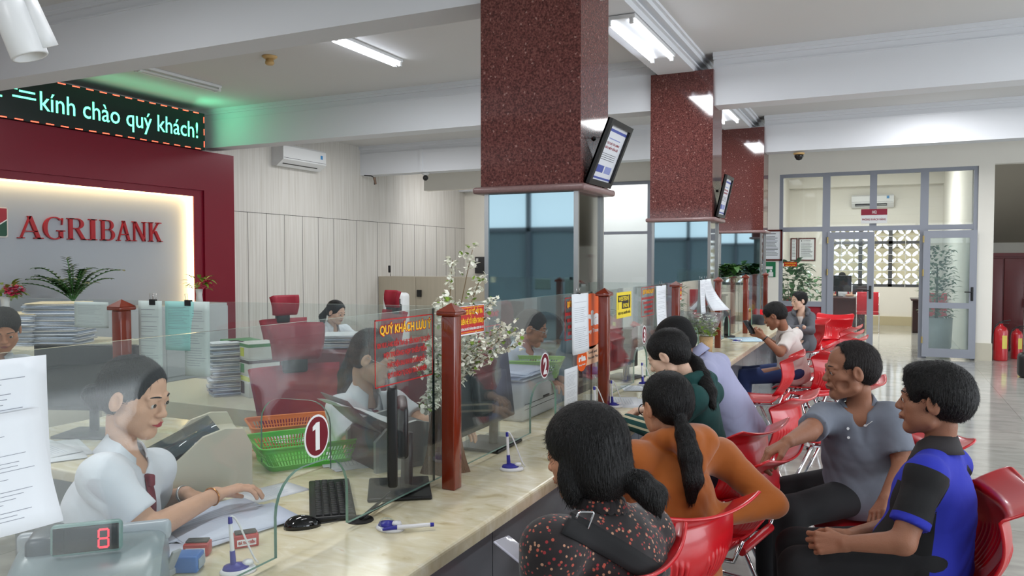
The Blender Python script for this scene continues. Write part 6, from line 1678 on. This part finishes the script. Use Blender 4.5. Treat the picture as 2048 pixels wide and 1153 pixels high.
    if collar:
        cm = collar if not isinstance(collar, tuple) else mat('collar_%d_%d_%d' % collar, collar, .8)
        rows = []
        for i, (r_, z) in enumerate(((.060, .036), (.066, .040), (.082, .004), (.094, -.018))):
            row = []
            for a in np.linspace(-2.55, 2.55, 25):
                tip = max(0, (abs(a) - 1.7) / .85); back = math.cos(a) * .5 + .5
                rad = r_ * (1.0 + .10 * tip * (i > 1)); ca, sa = math.cos(a), math.sin(a)
                zz_ = z + .014 * back - (.030 * tip if i < 2 else .055 * tip * (i - 1) / 2 + .025 * tip)
                row.append(V(*(neck - front * (ca * rad * .95 - .008) + across * (sa * rad) + spine * zz_)))
            rows.append(row)
        MB().sheet(rows, .003).build('collar', cm, t, True)
    # ---- trousers and shoes
    if bottom is not None and 'knL' in J:
        bmt = mat('cloth_%d_%d_%d' % bottom, bottom, .85, bump=.6, bscale=8)
        g = SDF(lo - .05, hi + .05, .010)
        g.cap(hip + across * .06, hip - across * .06, .112 * bulk, .112 * bulk, .04, 1, front, .95)
        for S in 'LR':
            hj = hip + across * (.09 if S == 'R' else -.09); g.cap(hj, J['kn' + S], .092, .072, .03); g.cap(J['kn' + S], J['an' + S], .074, .058, .02)
            g.cut(J['an' + S], J['an' + S] - J['kn' + S], .11)
        g.cut(hip + spine * .10, spine, .30)
        sculpt([g], 'trousers', bmt, t)
        for S in 'LR':
            a = J['an' + S]; fd = unit(front * nv((1, 1, 0))); a0 = nv((a[0], a[1], .035))
            g = SDF(a0 - .2, a0 + .25, .008); g.cap(a0 - fd * .04, a0 + fd * .14, .037, .034, .02); g.cap(a0, nv((a[0], a[1], .10)), .038, .04, .02); g.cut(nv((a0[0], a0[1], .003)), (0, 0, -1), .3)
            sculpt([g], 'shoe', mat('dark_shoe', (34, 34, 40), .6), t)
    return t, M, across, front, spine
def PX(**k): return {n: nv(at(*v)) for n, v in k.items()}
def WP(**k): return {n: nv(v) for n, v in k.items()}
# ================================================================== people
def legs(J, f, spread=.10, kz=.50, kl=.42, al=.0):
    f = unit(nv((f[0], f[1], 0))); ac = unit(np.cross(f, (0, 0, 1))); h = J['hip']
    for S, x in (('R', 1), ('L', -1)):
        k = h + f * kl + ac * x * spread; k[2] = kz; J['kn' + S] = k; a = k + f * al; a = nv((a[0], a[1], .085)); J['an' + S] = a
    return J
def hipz(px, dep, z=.58): p = at(px, 600, dep); return (p.x, p.y, z)
def cast(ob, p, d, off=.004):
    """first surface point of ob along d from p, lifted off towards p"""
    from mathutils.bvhtree import BVHTree
    if ob.name not in _BV:
        me = ob.data; _BV[ob.name] = BVHTree.FromPolygons([v.co[:] for v in me.vertices], [tuple(q.vertices) for q in me.polygons])
    h = _BV[ob.name].ray_cast(Vector(p), Vector(d).normalized())
    return None if h[0] is None else h[0] - Vector(d).normalized() * off
_BV = {}
def child(t, n): return [c for c in COL.objects if c.parent == t and c.name.split('.')[0] == n][0]
def drape(t, on, name, m, start, dirv, path, width, off=.005, th=.003, n=14):
    """ribbon laid on a garment: path = world points outside it, cast along dirv"""
    ob = child(t, on); pts = [Vector(p) for p in path]; L = len(pts) - 1; rows = []
    for i in range(n + 1):
        u = i / n * L; k = min(int(u), L - 1); c = pts[k].lerp(pts[k + 1], u - k); tg = (pts[k + 1] - pts[k]).normalized(); sd = tg.cross(Vector(dirv)).normalized()
        wd = width(i / n) if callable(width) else width; row = []
        for j in (-1, 0, 1):
            q = cast(ob, c + sd * wd / 2 * j, dirv, off)
            row.append(q)
        if all(r is not None for r in row): rows.append(row)
    if len(rows) < 2: return None
    return MB().sheet(rows, th).build(name, m, t, True)
TIE = mat('uniform_tie', (120, 16, 40), .6)
def tie(t, J, front, spine, across, L=.26, w_=.05):
    f = V(*front); a = V(*(J['neck'] + front * .35 - spine * .045)); b = a - V(*spine) * L
    drape(t, 'shirt', 'tie', TIE, None, -f, [a, b], lambda u: w_ * (.55 + .75 * u if u < .85 else 1.2 - 4 * (u - .85)), .006, .005)
    k = cast(child(t, 'shirt'), a - V(*spine) * .005, -f, .010)
    if k: MB().rbox(-.018, .018, -.010, .010, -.018, .018, .006, M=Matrix.Translation(k)).build('tie_knot', TIE, t, True)
SKL = ('light', (214, 168, 140)); SKM = ('tan', (184, 130, 100)); SKD = ('brown', (152, 104, 80)); SKF = ('fair', (222, 184, 160))
WHT = (226, 230, 238)

# -- first teller
J = PX(head=(270, 794, 2.38), neck=(246, 912, 2.36), shR=(205, 955, 2.22), shL=(308, 940, 2.52), elR=(298, 1062, 2.23), wrR=(432, 990, 2.50), elL=(305, 1010, 2.70), wrL=(372, 988, 2.64))
J['hip'] = nv(hipz(178, 2.36, .62)); legs(J, (.7, .6), kl=.40)
t, M, ac, fr_, sp = person('teller woman in white blouse and maroon tie sorting vouchers behind window 1', J, SKL, 'slick', WHT, (36, 36, 42), fem=True, hd=(.93, .28, -.24), headup=(0, 0, 1), s=1.04, q=.0030,
    hands=dict(R=dict(d=(.42, .90, .12), n=(.1, -.1, -1), c=.42, side=1, s=.96), L=dict(d=(.85, .3, -.2), n=(0, 0, -1), c=.5, side=-1)), lip=(176, 44, 58), collar=WHT, bulk=1.09,
    hair_loc=[(0, -.10, .0), (0, -.128, -.030), (0, -.118, -.062)])
tie(t, J, fr_, sp, ac, .30)
def ringw(t, name, m, c, d, r, tube=.003, label=None):
    c = V(*c); d = Vector(d).normalized(); u = d.orthogonal().normalized(); w_ = d.cross(u)
    return MB().tube([c + u * r * math.cos(a) + w_ * r * math.sin(a) for a in np.linspace(0, 2 * PI, 25)[:-1]], tube, 6, closed=True).build(name, m, t, True)
ringw(t, 'bracelet', mat('gold', (214, 150, 90), .2, .9), J['wrR'] * .93 + J['elR'] * .07, J['wrR'] - J['elR'], .0285, .0025)
ringw(t, 'wristwatch', M_STEEL, J['wrL'] * .93 + J['elL'] * .07, J['wrL'] - J['elL'], .027, .005)
# -- second teller with glasses
J = PX(head=(747, 716, 3.45), neck=(728, 790, 3.50), shR=(680, 818, 3.42), shL=(788, 806, 3.72), elR=(706, 900, 3.28), wrR=(775, 890, 3.22), elL=(846, 846, 3.62), wrL=(905, 842, 3.38))
J['hip'] = nv(hipz(700, 3.45, .60)); legs(J, (.8, .4), kl=.38)
t, M, ac, fr_, sp = person('teller woman with glasses and long dark hair behind the warning notice', J, SKL, 'pony', WHT, (36, 36, 42), fem=True, hd=(.92, .28, -.35), s=1.02, q=.0036,
    hands=dict(L=dict(d=(.9, -.1, -.2), n=(0, 0, -1), c=.4, side=-1), R=dict(d=(.8, .3, -.1), n=(0, 0, -1), c=.5, side=1)), lip=(190, 100, 96), collar=WHT, glasses=True,
    hair_pts=[at(704, 700, 3.52), at(692, 750, 3.56), at(690, 800, 3.58), at(694, 850, 3.58)])
tie(t, J, fr_, sp, ac, .2)
# -- ponytailed teller at the rear
J = PX(head=(672, 625, 8.0), neck=(664, 653, 8.05), shR=(640, 663, 7.95), shL=(690, 661, 8.25), elR=(650, 694, 7.75), wrR=(690, 694, 7.7), elL=(712, 678, 8.1), wrL=(736, 677, 7.85))
J['hip'] = nv(hipz(660, 8.15, .58))
t, M, ac, fr_, sp = person('young teller woman with a ponytail writing at the rear desk', J, SKF, 'pony', WHT, None, fem=True, hd=(.95, .0, -.3), q=.006, sleeve='short', lip=(180, 100, 96), collar=WHT, lower=False,
    hands=dict(L=dict(d=(.9, -.3, -.2), n=(0, 0, -1), c=.4, side=-1)), hair_pts=[at(654, 618, 8.1), at(645, 634, 8.15), at(645, 656, 8.15)])
tie(t, J, fr_, sp, ac, .18, .07)
# -- male teller of window 2
J = PX(head=(1064, 657, 4.70), neck=(1043, 700, 4.70), shR=(1008, 722, 4.52), shL=(1078, 718, 4.78), elR=(1022, 775, 4.34), wrR=(1084, 762, 4.32), elL=(1098, 765, 4.6), wrL=(1122, 760, 4.38))
J['hip'] = nv(hipz(1020, 4.62, .58))
t, M, ac, fr_, sp = person('male teller with glasses and pale blue shirt behind the acrylic board', J, SKM, 'short', (208, 222, 236), None, hd=(.93, .26, -.28), s=.92, q=.0042, collar=(208, 222, 236), lower=False, glasses=True,
    hands=dict(R=dict(d=(.9, .2, -.1), n=(0, 0, -1), c=.5, side=1)))
tie(t, J, fr_, sp, ac, .2)
# -- man cut by the left edge
J = PX(head=(8, 660, 4.15), neck=(-8, 716, 4.2), shR=(-58, 738, 4.15), shL=(48, 733, 4.25), elR=(-62, 830, 4.0), wrR=(0, 850, 3.8), elL=(62, 830, 4.05), wrL=(20, 850, 3.8))
J['hip'] = nv(hipz(-10, 4.35, .58))
person('male teller looking down, cut off by the left edge of the frame', J, SKM, 'short', (200, 206, 214), None, hd=(.80, -.50, -.45), s=.95, q=.0042, lower=False, collar=(200, 206, 214), fwd=(.85, -.5, 0))
# -- clerk in the customer room
J = WP(head=(-.87, 20.35, 1.20), neck=(-.87, 20.45, 1.02), shR=(-1.05, 20.45, .97), shL=(-.69, 20.45, .97), hip=(-.87, 20.5, .55), elR=(-1.1, 20.3, .78), wrR=(-.98, 20.1, .78), elL=(-.64, 20.3, .78), wrL=(-.76, 20.1, .78))
person('clerk with dark hair behind the monitor in the glazed customer room', J, SKL, 'pony', (214, 216, 222), None, fem=True, hd=(.1, -1, -.4), q=.010, lower=False, fwd=(0, -1, 0), hair_pts=[(-.87, 20.45, 1.2), (-.87, 20.5, 1.05)])
# -- person with a yellow mask
J = PX(head=(1499, 604, 10.1), neck=(1494, 632, 10.1), shR=(1470, 642, 10.2), shL=(1520, 640, 10.1), elR=(1466, 672, 10.0), wrR=(1490, 670, 9.8), elL=(1524, 668, 9.9), wrL=(1508, 668, 9.8))
J['hip'] = nv(hipz(1492, 10.2, .55))
t, M, ac, fr_, sp = person('person in dark clothes wearing a yellow mask behind the farthest screen', J, SKM, 'thick', (46, 48, 54), None, hd=(.35, -.95, -.2), q=.008, lower=False, sleeve='long', fwd=(.35, -.9, 0))
g = SDF(J['head'] - .14, J['head'] + .14, .007); g.ell(J['head'] + M @ nv((0, .055, -.052)), (.062, .052, .052), M); sculpt([g], 'face_mask', mat('yellow_mask', (206, 170, 60), .8), t)

# -- floral blouse
M_FLOR = mat('floral_cloth', (26, 18, 20), .85, sheen=.2)
ns, ls, b = nodes_of(M_FLOR); tc = ns.new('ShaderNodeTexCoord'); vo = ns.new('ShaderNodeTexVoronoi'); vo.inputs['Scale'].default_value = 92; ls.new(tc.outputs['Object'], vo.inputs['Vector'])
r1 = ramp(ns, ls, vo.outputs['Distance'], [(0, (255, 255, 255)), (.30, (255, 255, 255)), (.40, (0, 0, 0))]); sx = ns.new('ShaderNodeSeparateColor'); ls.new(vo.outputs['Color'], sx.inputs[0])
r2 = ramp(ns, ls, sx.outputs[0], [(0, (26, 18, 20)), (.24, (150, 40, 44)), (.42, (176, 78, 60)), (.66, (186, 136, 108)), (.82, (26, 18, 20))], 'CONSTANT')
mx = ns.new('ShaderNodeMix'); mx.data_type = 'RGBA'; mx.inputs[6].default_value = lin((26, 18, 20)); ls.new(r1.outputs[0], mx.inputs[0]); ls.new(r2.outputs[0], mx.inputs[7]); ls.new(mx.outputs[2], b.inputs['Base Color'])
J = PX(head=(1170, 908, 2.06), neck=(1205, 1026, 2.05), shL=(1105, 1100, 1.90), shR=(1290, 1068, 2.18), elL=(1075, 1260, 1.90), wrL=(1060, 1215, 2.16), elR=(1260, 1190, 2.28), wrR=(1120, 1170, 2.28))
J['hip'] = nv(hipz(1225, 2.04, .58)); legs(J, (-1, .1), kz=.5, kl=.36)
t, M, ac, fr_, sp = person('woman in black floral blouse with short dark hair, nearest customer, holding a phone', J, SKM, 'bob', M_FLOR, (30, 30, 34), fem=True, hd=(-.99, .08, -.2), s=1.06, q=.0034, sleeve='long', bulk=1.28, hair_loc=[(0, -.10, -.06), (.01, -.125, -.085), (.02, -.15, -.12), (.02, -.155, -.15)],
    neckopen=.06)
# collar ruffle
rows = []
for i, (r_, z) in enumerate(((.056, .050), (.070, .038), (.082, .010))):
    rows.append([V(*(J['neck'] + fr_ * (math.cos(a) * r_ * .95 + .01) + ac * (math.sin(a) * r_) + sp * (z + .004 * math.sin(a * 22)))) for a in np.linspace(0, 2 * PI, 73)])
MB().sheet(rows, .003).build('collar', M_FLOR, t, True)
cpos = lambda px, py: V(*_C) + ray(px, py) * 1.2
vd = ray(1190, 1080).normalized()
sh_ = child(t, 'shirt')
def onbody(t, on, pts_px, wid, name, m, off=.006, th=.003, n=20):
    ob = child(t, on); c = at(sum(p[0] for p in pts_px) / len(pts_px), sum(p[1] for p in pts_px) / len(pts_px), 1); L = len(pts_px) - 1; rows = []
    for i in range(n + 1):
        u = i / n * L; k = min(int(u), L - 1); f = u - k; x = pts_px[k][0] * (1 - f) + pts_px[k + 1][0] * f; y = pts_px[k][1] * (1 - f) + pts_px[k + 1][1] * f
        tx, ty = pts_px[k + 1][0] - pts_px[k][0], pts_px[k + 1][1] - pts_px[k][1]; l = math.hypot(tx, ty); nx, ny = -ty / l, tx / l; row = []
        w_ = wid(i / n) if callable(wid) else wid
        for j in (-1, -.33, .33, 1): row.append(cast(ob, _C, ray(x + nx * w_ / 2 * j, y + ny * w_ / 2 * j), off))
        if all(r is not None for r in row): rows.append(row)
    return MB().sheet(rows, th).build(name, m, t, True) if len(rows) > 1 else None
onbody(t, 'shirt', [(1118, 1040), (1165, 1062), (1240, 1106), (1335, 1165)], 46, 'bag_strap', mat('webbing', (20, 20, 22), .9), .006, .002)
q0 = cast(sh_, _C, ray(1165, 1046), .012)
if q0:
    r_, u_ = _R * .019, (_U * .9 + _R * .35).normalized() * .028
    MB().tube(smoothpath([q0 - r_ - u_, q0 + r_ - u_, q0 + r_ + u_, q0 - r_ + u_, q0 - r_ - u_], .008), .0028, 8).build('strap_buckle', M_CHROME, t, True)
ph = thing('mobile_phone', 'white mobile phone held by the woman in the floral blouse', 'phone', at(1036, 1106, 2.02), .8); ph.scale = (.85, .85, .85)
MB().rbox(-.036, .036, -.075, .075, -.004, .004, .006, M=Matrix.Rotation(.5, 4, 'Z') @ Matrix.Rotation(.35, 4, 'X')).build('body', mat('phone_lilac', (200, 198, 214), .3), ph)
MB().rbox(-.032, .032, -.070, .070, .004, .0048, .004, M=Matrix.Rotation(.5, 4, 'Z') @ Matrix.Rotation(.35, 4, 'X')).build('screen', mat('phone_screen', (190, 190, 200), .1), ph)

# -- orange sweater
M_ORNG = mat('orange_knit', (160, 84, 18), .9, bump=.5, bscale=9, sheen=.3)
J = PX(head=(1334, 815, 2.80), neck=(1346, 892, 2.80), shL=(1268, 922, 2.70), shR=(1440, 914, 2.90), elR=(1546, 1008, 2.78), wrR=(1425, 1036, 2.72), elL=(1235, 1020, 2.82), wrL=(1215, 960, 3.05))
J['hip'] = nv(hipz(1348, 2.64, .58)); legs(J, (-.9, .45), kl=.36)
t, M, ac, fr_, sp = person('woman in orange hooded sweater with long ponytail seen from behind', J, SKM, 'pony', M_ORNG, (40, 42, 52), fem=True, hd=(-.72, .70, -.25), s=1.04, q=.0036, sleeve='long', hood=1.35, bulk=1.08,
    hands=dict(R=dict(d=(-.75, .1, -.15), n=(0, .3, -1), c=.7, side=-1)), hair_pts=[at(1356, 830, 2.72), at(1370, 870, 2.66), at(1380, 915, 2.62), at(1386, 960, 2.60), at(1382, 1000, 2.60)])
ringw(t, 'glasses', M_BLACK, J['head'] + M @ nv((-.04, .10, .0)), V(*(M @ nv((0, 1, 0)))), .020, .002)
# -- green hooded top
M_GRN = mat('green_fleece', (14, 66, 64), .9, bump=.4, bscale=9, sheen=.3)
J = PX(head=(1337, 712, 3.70), neck=(1378, 766, 3.72), shL=(1388, 800, 3.56), shR=(1420, 786, 3.86), elL=(1330, 866, 3.52), wrL=(1250, 842, 3.74), elR=(1375, 840, 3.95), wrR=(1300, 819, 3.84))
J['hip'] = nv(hipz(1418, 3.74, .58)); legs(J, (-1, .1), kl=.36)
def stripes(c, J, ac, fr_, sp, hip, neck):
    a, b = J['elL'], J['wrL']; ba = b - a; tt = ((c - a) @ ba) / (ba @ ba); r = c - a - np.clip(tt, 0, 1)[:, None] * ba; o = r @ nv((.3, -.45, -.84))
    return np.where((tt > .05) & (np.linalg.norm(r, axis=1) < .075), .0045 - np.abs(np.abs(o + .004) - .014), -1.0)
t, M, ac, fr_, sp = person('girl in dark green hooded top writing at the counter, hair in a ponytail', J, SKF, 'pony', M_GRN, (40, 44, 60), fem=True, hd=(-.98, .10, -.52), s=1.03, q=.0036, sleeve='long', hood=True,
    hands=dict(L=dict(d=(-.5, .6, -.1), n=(0, .1, -1), c=.7, side=1), R=dict(d=(-.9, -.3, -.1), n=(0, 0, -1), c=.6, side=-1)), lip=(176, 90, 90), pattern=(stripes, (14, 66, 64), (196, 190, 160)),
    hair_pts=[at(1376, 708, 3.74), at(1392, 728, 3.72), at(1405, 755, 3.66), at(1418, 785, 3.58), at(1425, 812, 3.54)])
# -- black cap, lavender shirt
M_LAV = mat('lavender_cloth', (160, 162, 192), .85, bump=.45, bscale=8)
J = PX(head=(1350, 682, 4.45), neck=(1396, 712, 4.45), shL=(1408, 748, 4.28), shR=(1436, 730, 4.64), elL=(1385, 815, 4.2), wrL=(1330, 790, 4.25), elR=(1400, 775, 4.75), wrR=(1330, 765, 4.7))
J['hip'] = nv(hipz(1478, 4.5, .62)); legs(J, (-1, .05), kl=.40)
t, M, ac, fr_, sp = person('person in lavender shirt and black knitted cap bent over the counter', J, SKM, 'short', M_LAV, (44, 48, 66), hd=(-.95, .1, -.55), q=.0045, sleeve='long', collar=M_LAV, fwd=(-.8, .1, -.6), bulk=1.12,
    hands=dict(L=dict(d=(-.8, -.1, -.2), n=(0, 0, -1), c=.6, side=1)))
g = SDF(J['head'] - .18, J['head'] + .18, .005); g.ell(J['head'] + M @ nv((0, -.016, .045)), (.094, .114, .092), M); g.ell(J['head'] + M @ nv((0, -.045, -.02)), (.086, .080, .07), M, .03); g.ell(J['head'] + M @ nv((0, .12, -.045)), (.09, .08, .09), M, .01, -1)
g.cap(J['head'] + M @ nv((-.04, .09, .055)), J['head'] + M @ nv((.04, .09, .055)), .016, .016, .02); sculpt([g], 'knitted_cap', mat('black_knit', (14, 14, 15), .95, bump=.4, bscale=160), t)
# -- man with the phone
M_POLO = mat('white_polo_cloth', (214, 206, 200), .85, bump=.4, bscale=9)
J = PX(head=(1549, 632, 7.2), neck=(1568, 664, 7.25), shL=(1578, 678, 7.08), shR=(1592, 670, 7.48), elL=(1560, 706, 6.92), wrL=(1527, 675, 6.98), elR=(1566, 700, 7.45), wrR=(1522, 672, 7.25))
J['hip'] = nv(hipz(1592, 7.3, .56)); legs(J, (-1, -.1), kl=.46)
t, M, ac, fr_, sp = person('man in white polo shirt and jeans holding a phone by the counter', J, SKD, 'short', M_POLO, (34, 52, 98), hd=(-.93, .05, -.42), s=1.04, q=.0045, collar=M_POLO,
    hands=dict(L=dict(d=(-.75, .25, .35), n=(.3, .9, .1), c=.7, side=-1), R=dict(d=(-.75, -.2, .3), n=(.3, -.9, .1), c=.7, side=1)))
ringw(t, 'wristwatch', M_BLACK, J['wrL'] * .9 + J['elL'] * .1, J['wrL'] - J['elL'], .027, .006)
ph = thing('mobile_phone', 'dark mobile phone held close by the man in the white polo', 'phone', at(1499, 655, 7.05))
Mp = Matrix.Rotation(-.5, 4, 'Z') @ Matrix.Rotation(.9, 4, 'Y')
MB().rbox(-.075, .075, -.038, .038, -.005, .005, .006, M=Mp).build('body', M_BLACK, ph); MB().rbox(-.07, .07, -.034, .034, .005, .0058, .004, M=Mp).build('screen', mat('dark_screen'), ph)
# -- grey hooded jacket
M_HOOD = mat('grey_jersey', (96, 98, 104), .9, bump=.4, bscale=9)
J = PX(head=(1598, 602, 9.8), neck=(1602, 626, 9.8), shL=(1620, 634, 9.8), shR=(1582, 634, 9.9), elL=(1622, 662, 9.6), wrL=(1594, 658, 9.5), elR=(1580, 660, 9.7), wrR=(1608, 655, 9.5))
J['hip'] = nv(hipz(1604, 9.95, .56)); legs(J, (-.5, -.85), kl=.38)
t, M, ac, fr_, sp = person('woman in grey hooded jacket with her hair in a bun, arms crossed', J, SKF, 'bun', M_HOOD, (90, 92, 98), fem=True, hd=(-.75, -.62, -.1), q=.006, sleeve='long', hood=True, hair_pts=[at(1608, 592, 9.86), at(1611, 589, 9.9)])
MB().sheet([[V(*(J['neck'] + ac * x + fr_ * (.105 + .02 * z) - sp * (.0 + z))) for x in (-.035 + z * .2, 0, .035 - z * .2)] for z in (0, .05, .10, .15)], .003).build('undershirt', M_POLO, t, True)
# -- old man in grey polo
M_GPOLO = mat('grey_polo_cloth', (118, 124, 136), .85, bump=.6, bscale=7, noise=.06, nscale=30)
J = PX(head=(1701, 742, 3.40), neck=(1717, 812, 3.44), shR=(1648, 836, 3.46), shL=(1782, 836, 3.36), elR=(1612, 868, 3.24), wrR=(1576, 884, 3.04), elL=(1806, 930, 3.30), wrL=(1770, 1000, 3.12))
J['hip'] = nv(hipz(1742, 3.50, .58)); J['elR'] = J['shR'] + unit(J['elR'] - J['shR']) * .24
legs(J, (-.9, -.42), kl=.40, spread=.13)
t, M, ac, fr_, sp = person('older man in grey polo shirt with receding greying hair, hand on a chair back', J, SKD, 'thin', M_GPOLO, (28, 28, 31), hd=(-.90, -.30, -.06), s=1.10, q=.0030, old=1, hair_m=HAIRG, collar=M_GPOLO, neckopen=.062, bulk=1.12,
    hands=dict(R=dict(d=(-.75, -.30, -.45), n=(.3, .1, -.9), c=.75, side=1, s=1.05), L=dict(d=(-.3, -.7, -.4), n=(.3, 0, -.8), c=.6, side=-1)), lip=(120, 70, 62))
onbody(t, 'shirt', [(1726, 849), (1731, 853), (1745, 843)], lambda u: 1 + 5 * math.sin(min(1, u * 1.4) * PI) * (1 - u * .6), 'chest_mark', M_SWHITE, .002, .001, 12)
k = MB()
for (x, y) in ((1696, 858), (1697, 876)):
    c = cast(child(t, 'shirt'), _C, ray(x, y), .002)
    if c: k.cyl(c, c + (_C - c).normalized() * .003, .006, None, 12)
k.build('button', M_WHITEP, t, True)
# -- man in blue and black polo
M_BP = mat('black_polo_cloth', (14, 14, 17), .85, bump=.45, bscale=8); M_BL = mat('blue_polo_cloth', (40, 48, 186), .8, bump=.45, bscale=8)
def panels(c, J, ac, fr_, sp, hip, neck):
    v = c - neck; x = v @ ac; y = v @ fr_; z = v @ sp
    arm = np.full(len(c), 9.0); tm_ = np.zeros(len(c))
    for S in 'LR':
        a, b = J['sh' + S], J['el' + S]; ba = b - a; L = np.linalg.norm(ba); tt = ((c - a) @ ba) / (L * L); d_ = np.linalg.norm(c - a - np.clip(tt, -.1, 1)[:, None] * ba, axis=1)
        f = np.maximum(d_ - .088, (-.05 - tt) * L); m = f < arm; arm = np.where(m, f, arm); tm_ = np.where(m, (tt - .64) * L, tm_)
    side = np.minimum(np.minimum(np.abs(x) - .095, -.12 - z), y + .045)
    return np.where(arm < .004, np.maximum(arm, tm_), np.minimum(arm, -side))
J = PX(head=(1866, 802, 2.72), neck=(1876, 898, 2.72), shL=(1852, 952, 2.56), shR=(1904, 930, 2.88), elL=(1806, 1086, 2.50), wrL=(1690, 1088, 2.58), elR=(1800, 1050, 2.86), wrR=(1694, 1074, 2.72))
J['hip'] = nv(hipz(1864, 2.68, .58)); legs(J, (-1, -.15), kl=.42, kz=.52)
t, M, ac, fr_, sp = person('man in blue and black polo shirt with thick dark hair, hands clasped', J, SKD, 'thick', M_BP, (22, 22, 25), hd=(-.97, .12, .02), s=1.09, q=.0034, collar=(40, 36, 38), pattern=(panels, (14, 14, 17), (34, 44, 168)), bulk=1.06,
    hands=dict(L=dict(d=(-.95, .05, -.15), n=(.1, .9, -.3), c=.95, side=-1, s=1.03), R=dict(d=(-.95, -.12, -.15), n=(.1, -.9, -.3), c=.8, side=1, s=1.0)), lip=(120, 70, 62))
# ================================================================== red visitor chairs
M_RCH = mat('red_shell_plastic', (200, 18, 30), .28, coat=.25, spec=.5)
def visitor_chair(label, p, ang):
    """faces local +x; one-piece back with curled top and wings, ribs low in the back, chrome sled legs"""
    t = thing('visitor_chair', label, 'chair', p, ang, 'red visitor chairs')
    # seat pan
    P = []
    for i in range(15):
        u = i / 14; x = -.20 + .43 * u; row = []
        wd = .225 * (1 - .10 * u) * (1 - max(0, (u - .85) / .15) ** 2 * .25) * (1 - max(0, (.1 - u) / .1) * .12)
        for j in range(13):
            v = -1 + j / 6; z = .445 + .018 * v * v - .012 * math.sin(u * PI) - .045 * max(0, (u - .7) / .3) ** 2 + .055 * max(0, (.16 - u) / .16) ** 2
            row.append(V(x - .03 * v * v * (u > .8) * (u - .8) * 5, v * wd, z))
        P.append(row)
    MB().sheet(P, .010).build('seat', M_RCH, t)
    # backrest
    nU, nV = 44, 97; P = []
    for i in range(nU):
        u = i / (nU - 1)
        # profile: low S-curve then a curl backwards
        if u < .80:
            q = u / .80; x = -.215 - .055 * math.sin(q * PI * .9) - .035 * q + .02 * (1 - q); z = .50 + .27 * q
        else:
            q = (u - .80) / .20; a = q * PI * .50; x = -.262 - .105 * math.sin(a) * 1.0; z = .77 + .060 * math.sin(a * .95) * (1.0) + .0 * q
        wd = .175 + .055 * min(1, u / .7) ** .8 + .03 * max(0, (u - .7) / .3)
        rc = max(0, (u - .86) / .14); wd *= math.sqrt(max(.0, 1 - .30 * rc ** 2.2)); lc = max(0, (.10 - u) / .10); wd *= 1 - .22 * lc * lc
        row = []
        for j in range(nV):
            v = -1 + 2 * j / (nV - 1)
            wrap = .055 * v * v * (1 - .5 * max(0, (u - .8) / .2))
            zz_ = z + .030 * v * v * max(0, (u - .55) / .45)
            rib = 0
            if .10 < u < .56 and .16 < abs(v) < .86:
                env = min(1, (u - .10) / .05, (.56 - .22 * abs(abs(v) - .5) - u) / .06, (abs(v) - .16) / .05, (.86 - abs(v)) / .05); rib = .0055 * max(0, env) * (math.sin(abs(v) * 62) > 0)
            row.append(V(x + wrap - rib, v * wd, zz_))
        P.append(row)
    MB().sheet(P, .009).build('backrest', M_RCH, t)
    MB().cyl((-.22, -.17, .475), (-.22, .17, .475), .018, None, 12).build('hinge_bar', M_RCH, t)
    r = .0105
    for s in (-1, 1):
        y = s * .215
        L = MB().tube(smoothpath([(.02, y * .9, .425), (.20, y, .02), (-.25, y, .02), (-.06, y * .9, .425)], .045, 7), r, 10).build('sled_leg', M_CHROME, t)
        MB().tube([(.0, y * .9, .425), (-.20, y * .92, .44), (-.225, y * .82, .52)], r, 8).build('back_support', M_CHROME, t)
        for x in (.14, -.19): MB().cyl((x - .022, y, .014), (x + .022, y, .014), .0155, None, 10).build('rubber_foot', M_BLACK, L)
    for x in (.0, -.04): MB().tube([(x, -.195, .425), (x, .195, .425)], r * .9, 8).build('cross_bar', M_CHROME, t)
    return t
ch0 = visitor_chair('red visitor chair of the woman in orange, the nearest chair seen from behind', V(-.75, 2.56, 0), 2.62)
def vc(label, x, y, ang): return dup(ch0, V(x, y, 0), ang, label)
vc('red visitor chair beneath the woman in the floral blouse', -.84, 1.98, 3.1)
vc('empty red chair under the resting hand of the man in grey, seat towards the counter', -.66, 3.28, 2.95)
vc('red visitor chair beneath the girl in the dark green top, wing curling right', -.78, 3.78, 2.8)
vc('red visitor chair beneath the person in the lavender shirt', -.70, 4.72, 2.9)
vc('red chair with only its seat and legs showing left of the man in grey', -.34, 5.45, 3.0)
vc('red chair seen side-on in front of the legs of the man in jeans', -.93, 6.75, 3.1)
vc('red chair showing the ribs of its back, right of the man in jeans', -.54, 7.25, 2.45)
vc('red visitor chair beneath the man in the white polo shirt', -.70, 7.68, 3.1)
vc('nearest of the red chairs lined up behind the man in jeans', -.50, 8.45, 2.9)
vc('middle of the red chairs lined up behind the man in jeans', -.55, 9.15, 2.9)
vc('farthest of the red chairs lined up behind the man in jeans', -.58, 9.85, 2.9)
vc('red visitor chair beneath the woman in the grey hooded jacket', -.96, 10.62, -2.1)
vc('red chair to the right of the woman in the grey hooded jacket', -.60, 11.6, -1.6)
vc('red chair by the far end of the counter, left of the grey hooded jacket', -1.55, 12.2, -1.6)
vc('red visitor chair beneath the man in the grey polo shirt', -.04, 3.80, 3.56)
vc('red visitor chair of the man in blue and black, wing at the right edge', .11, 3.03, 3.22)
meeting_chair('red chair behind the clerk at the back of the customer room', (-.87, 20.62, 0), PI)
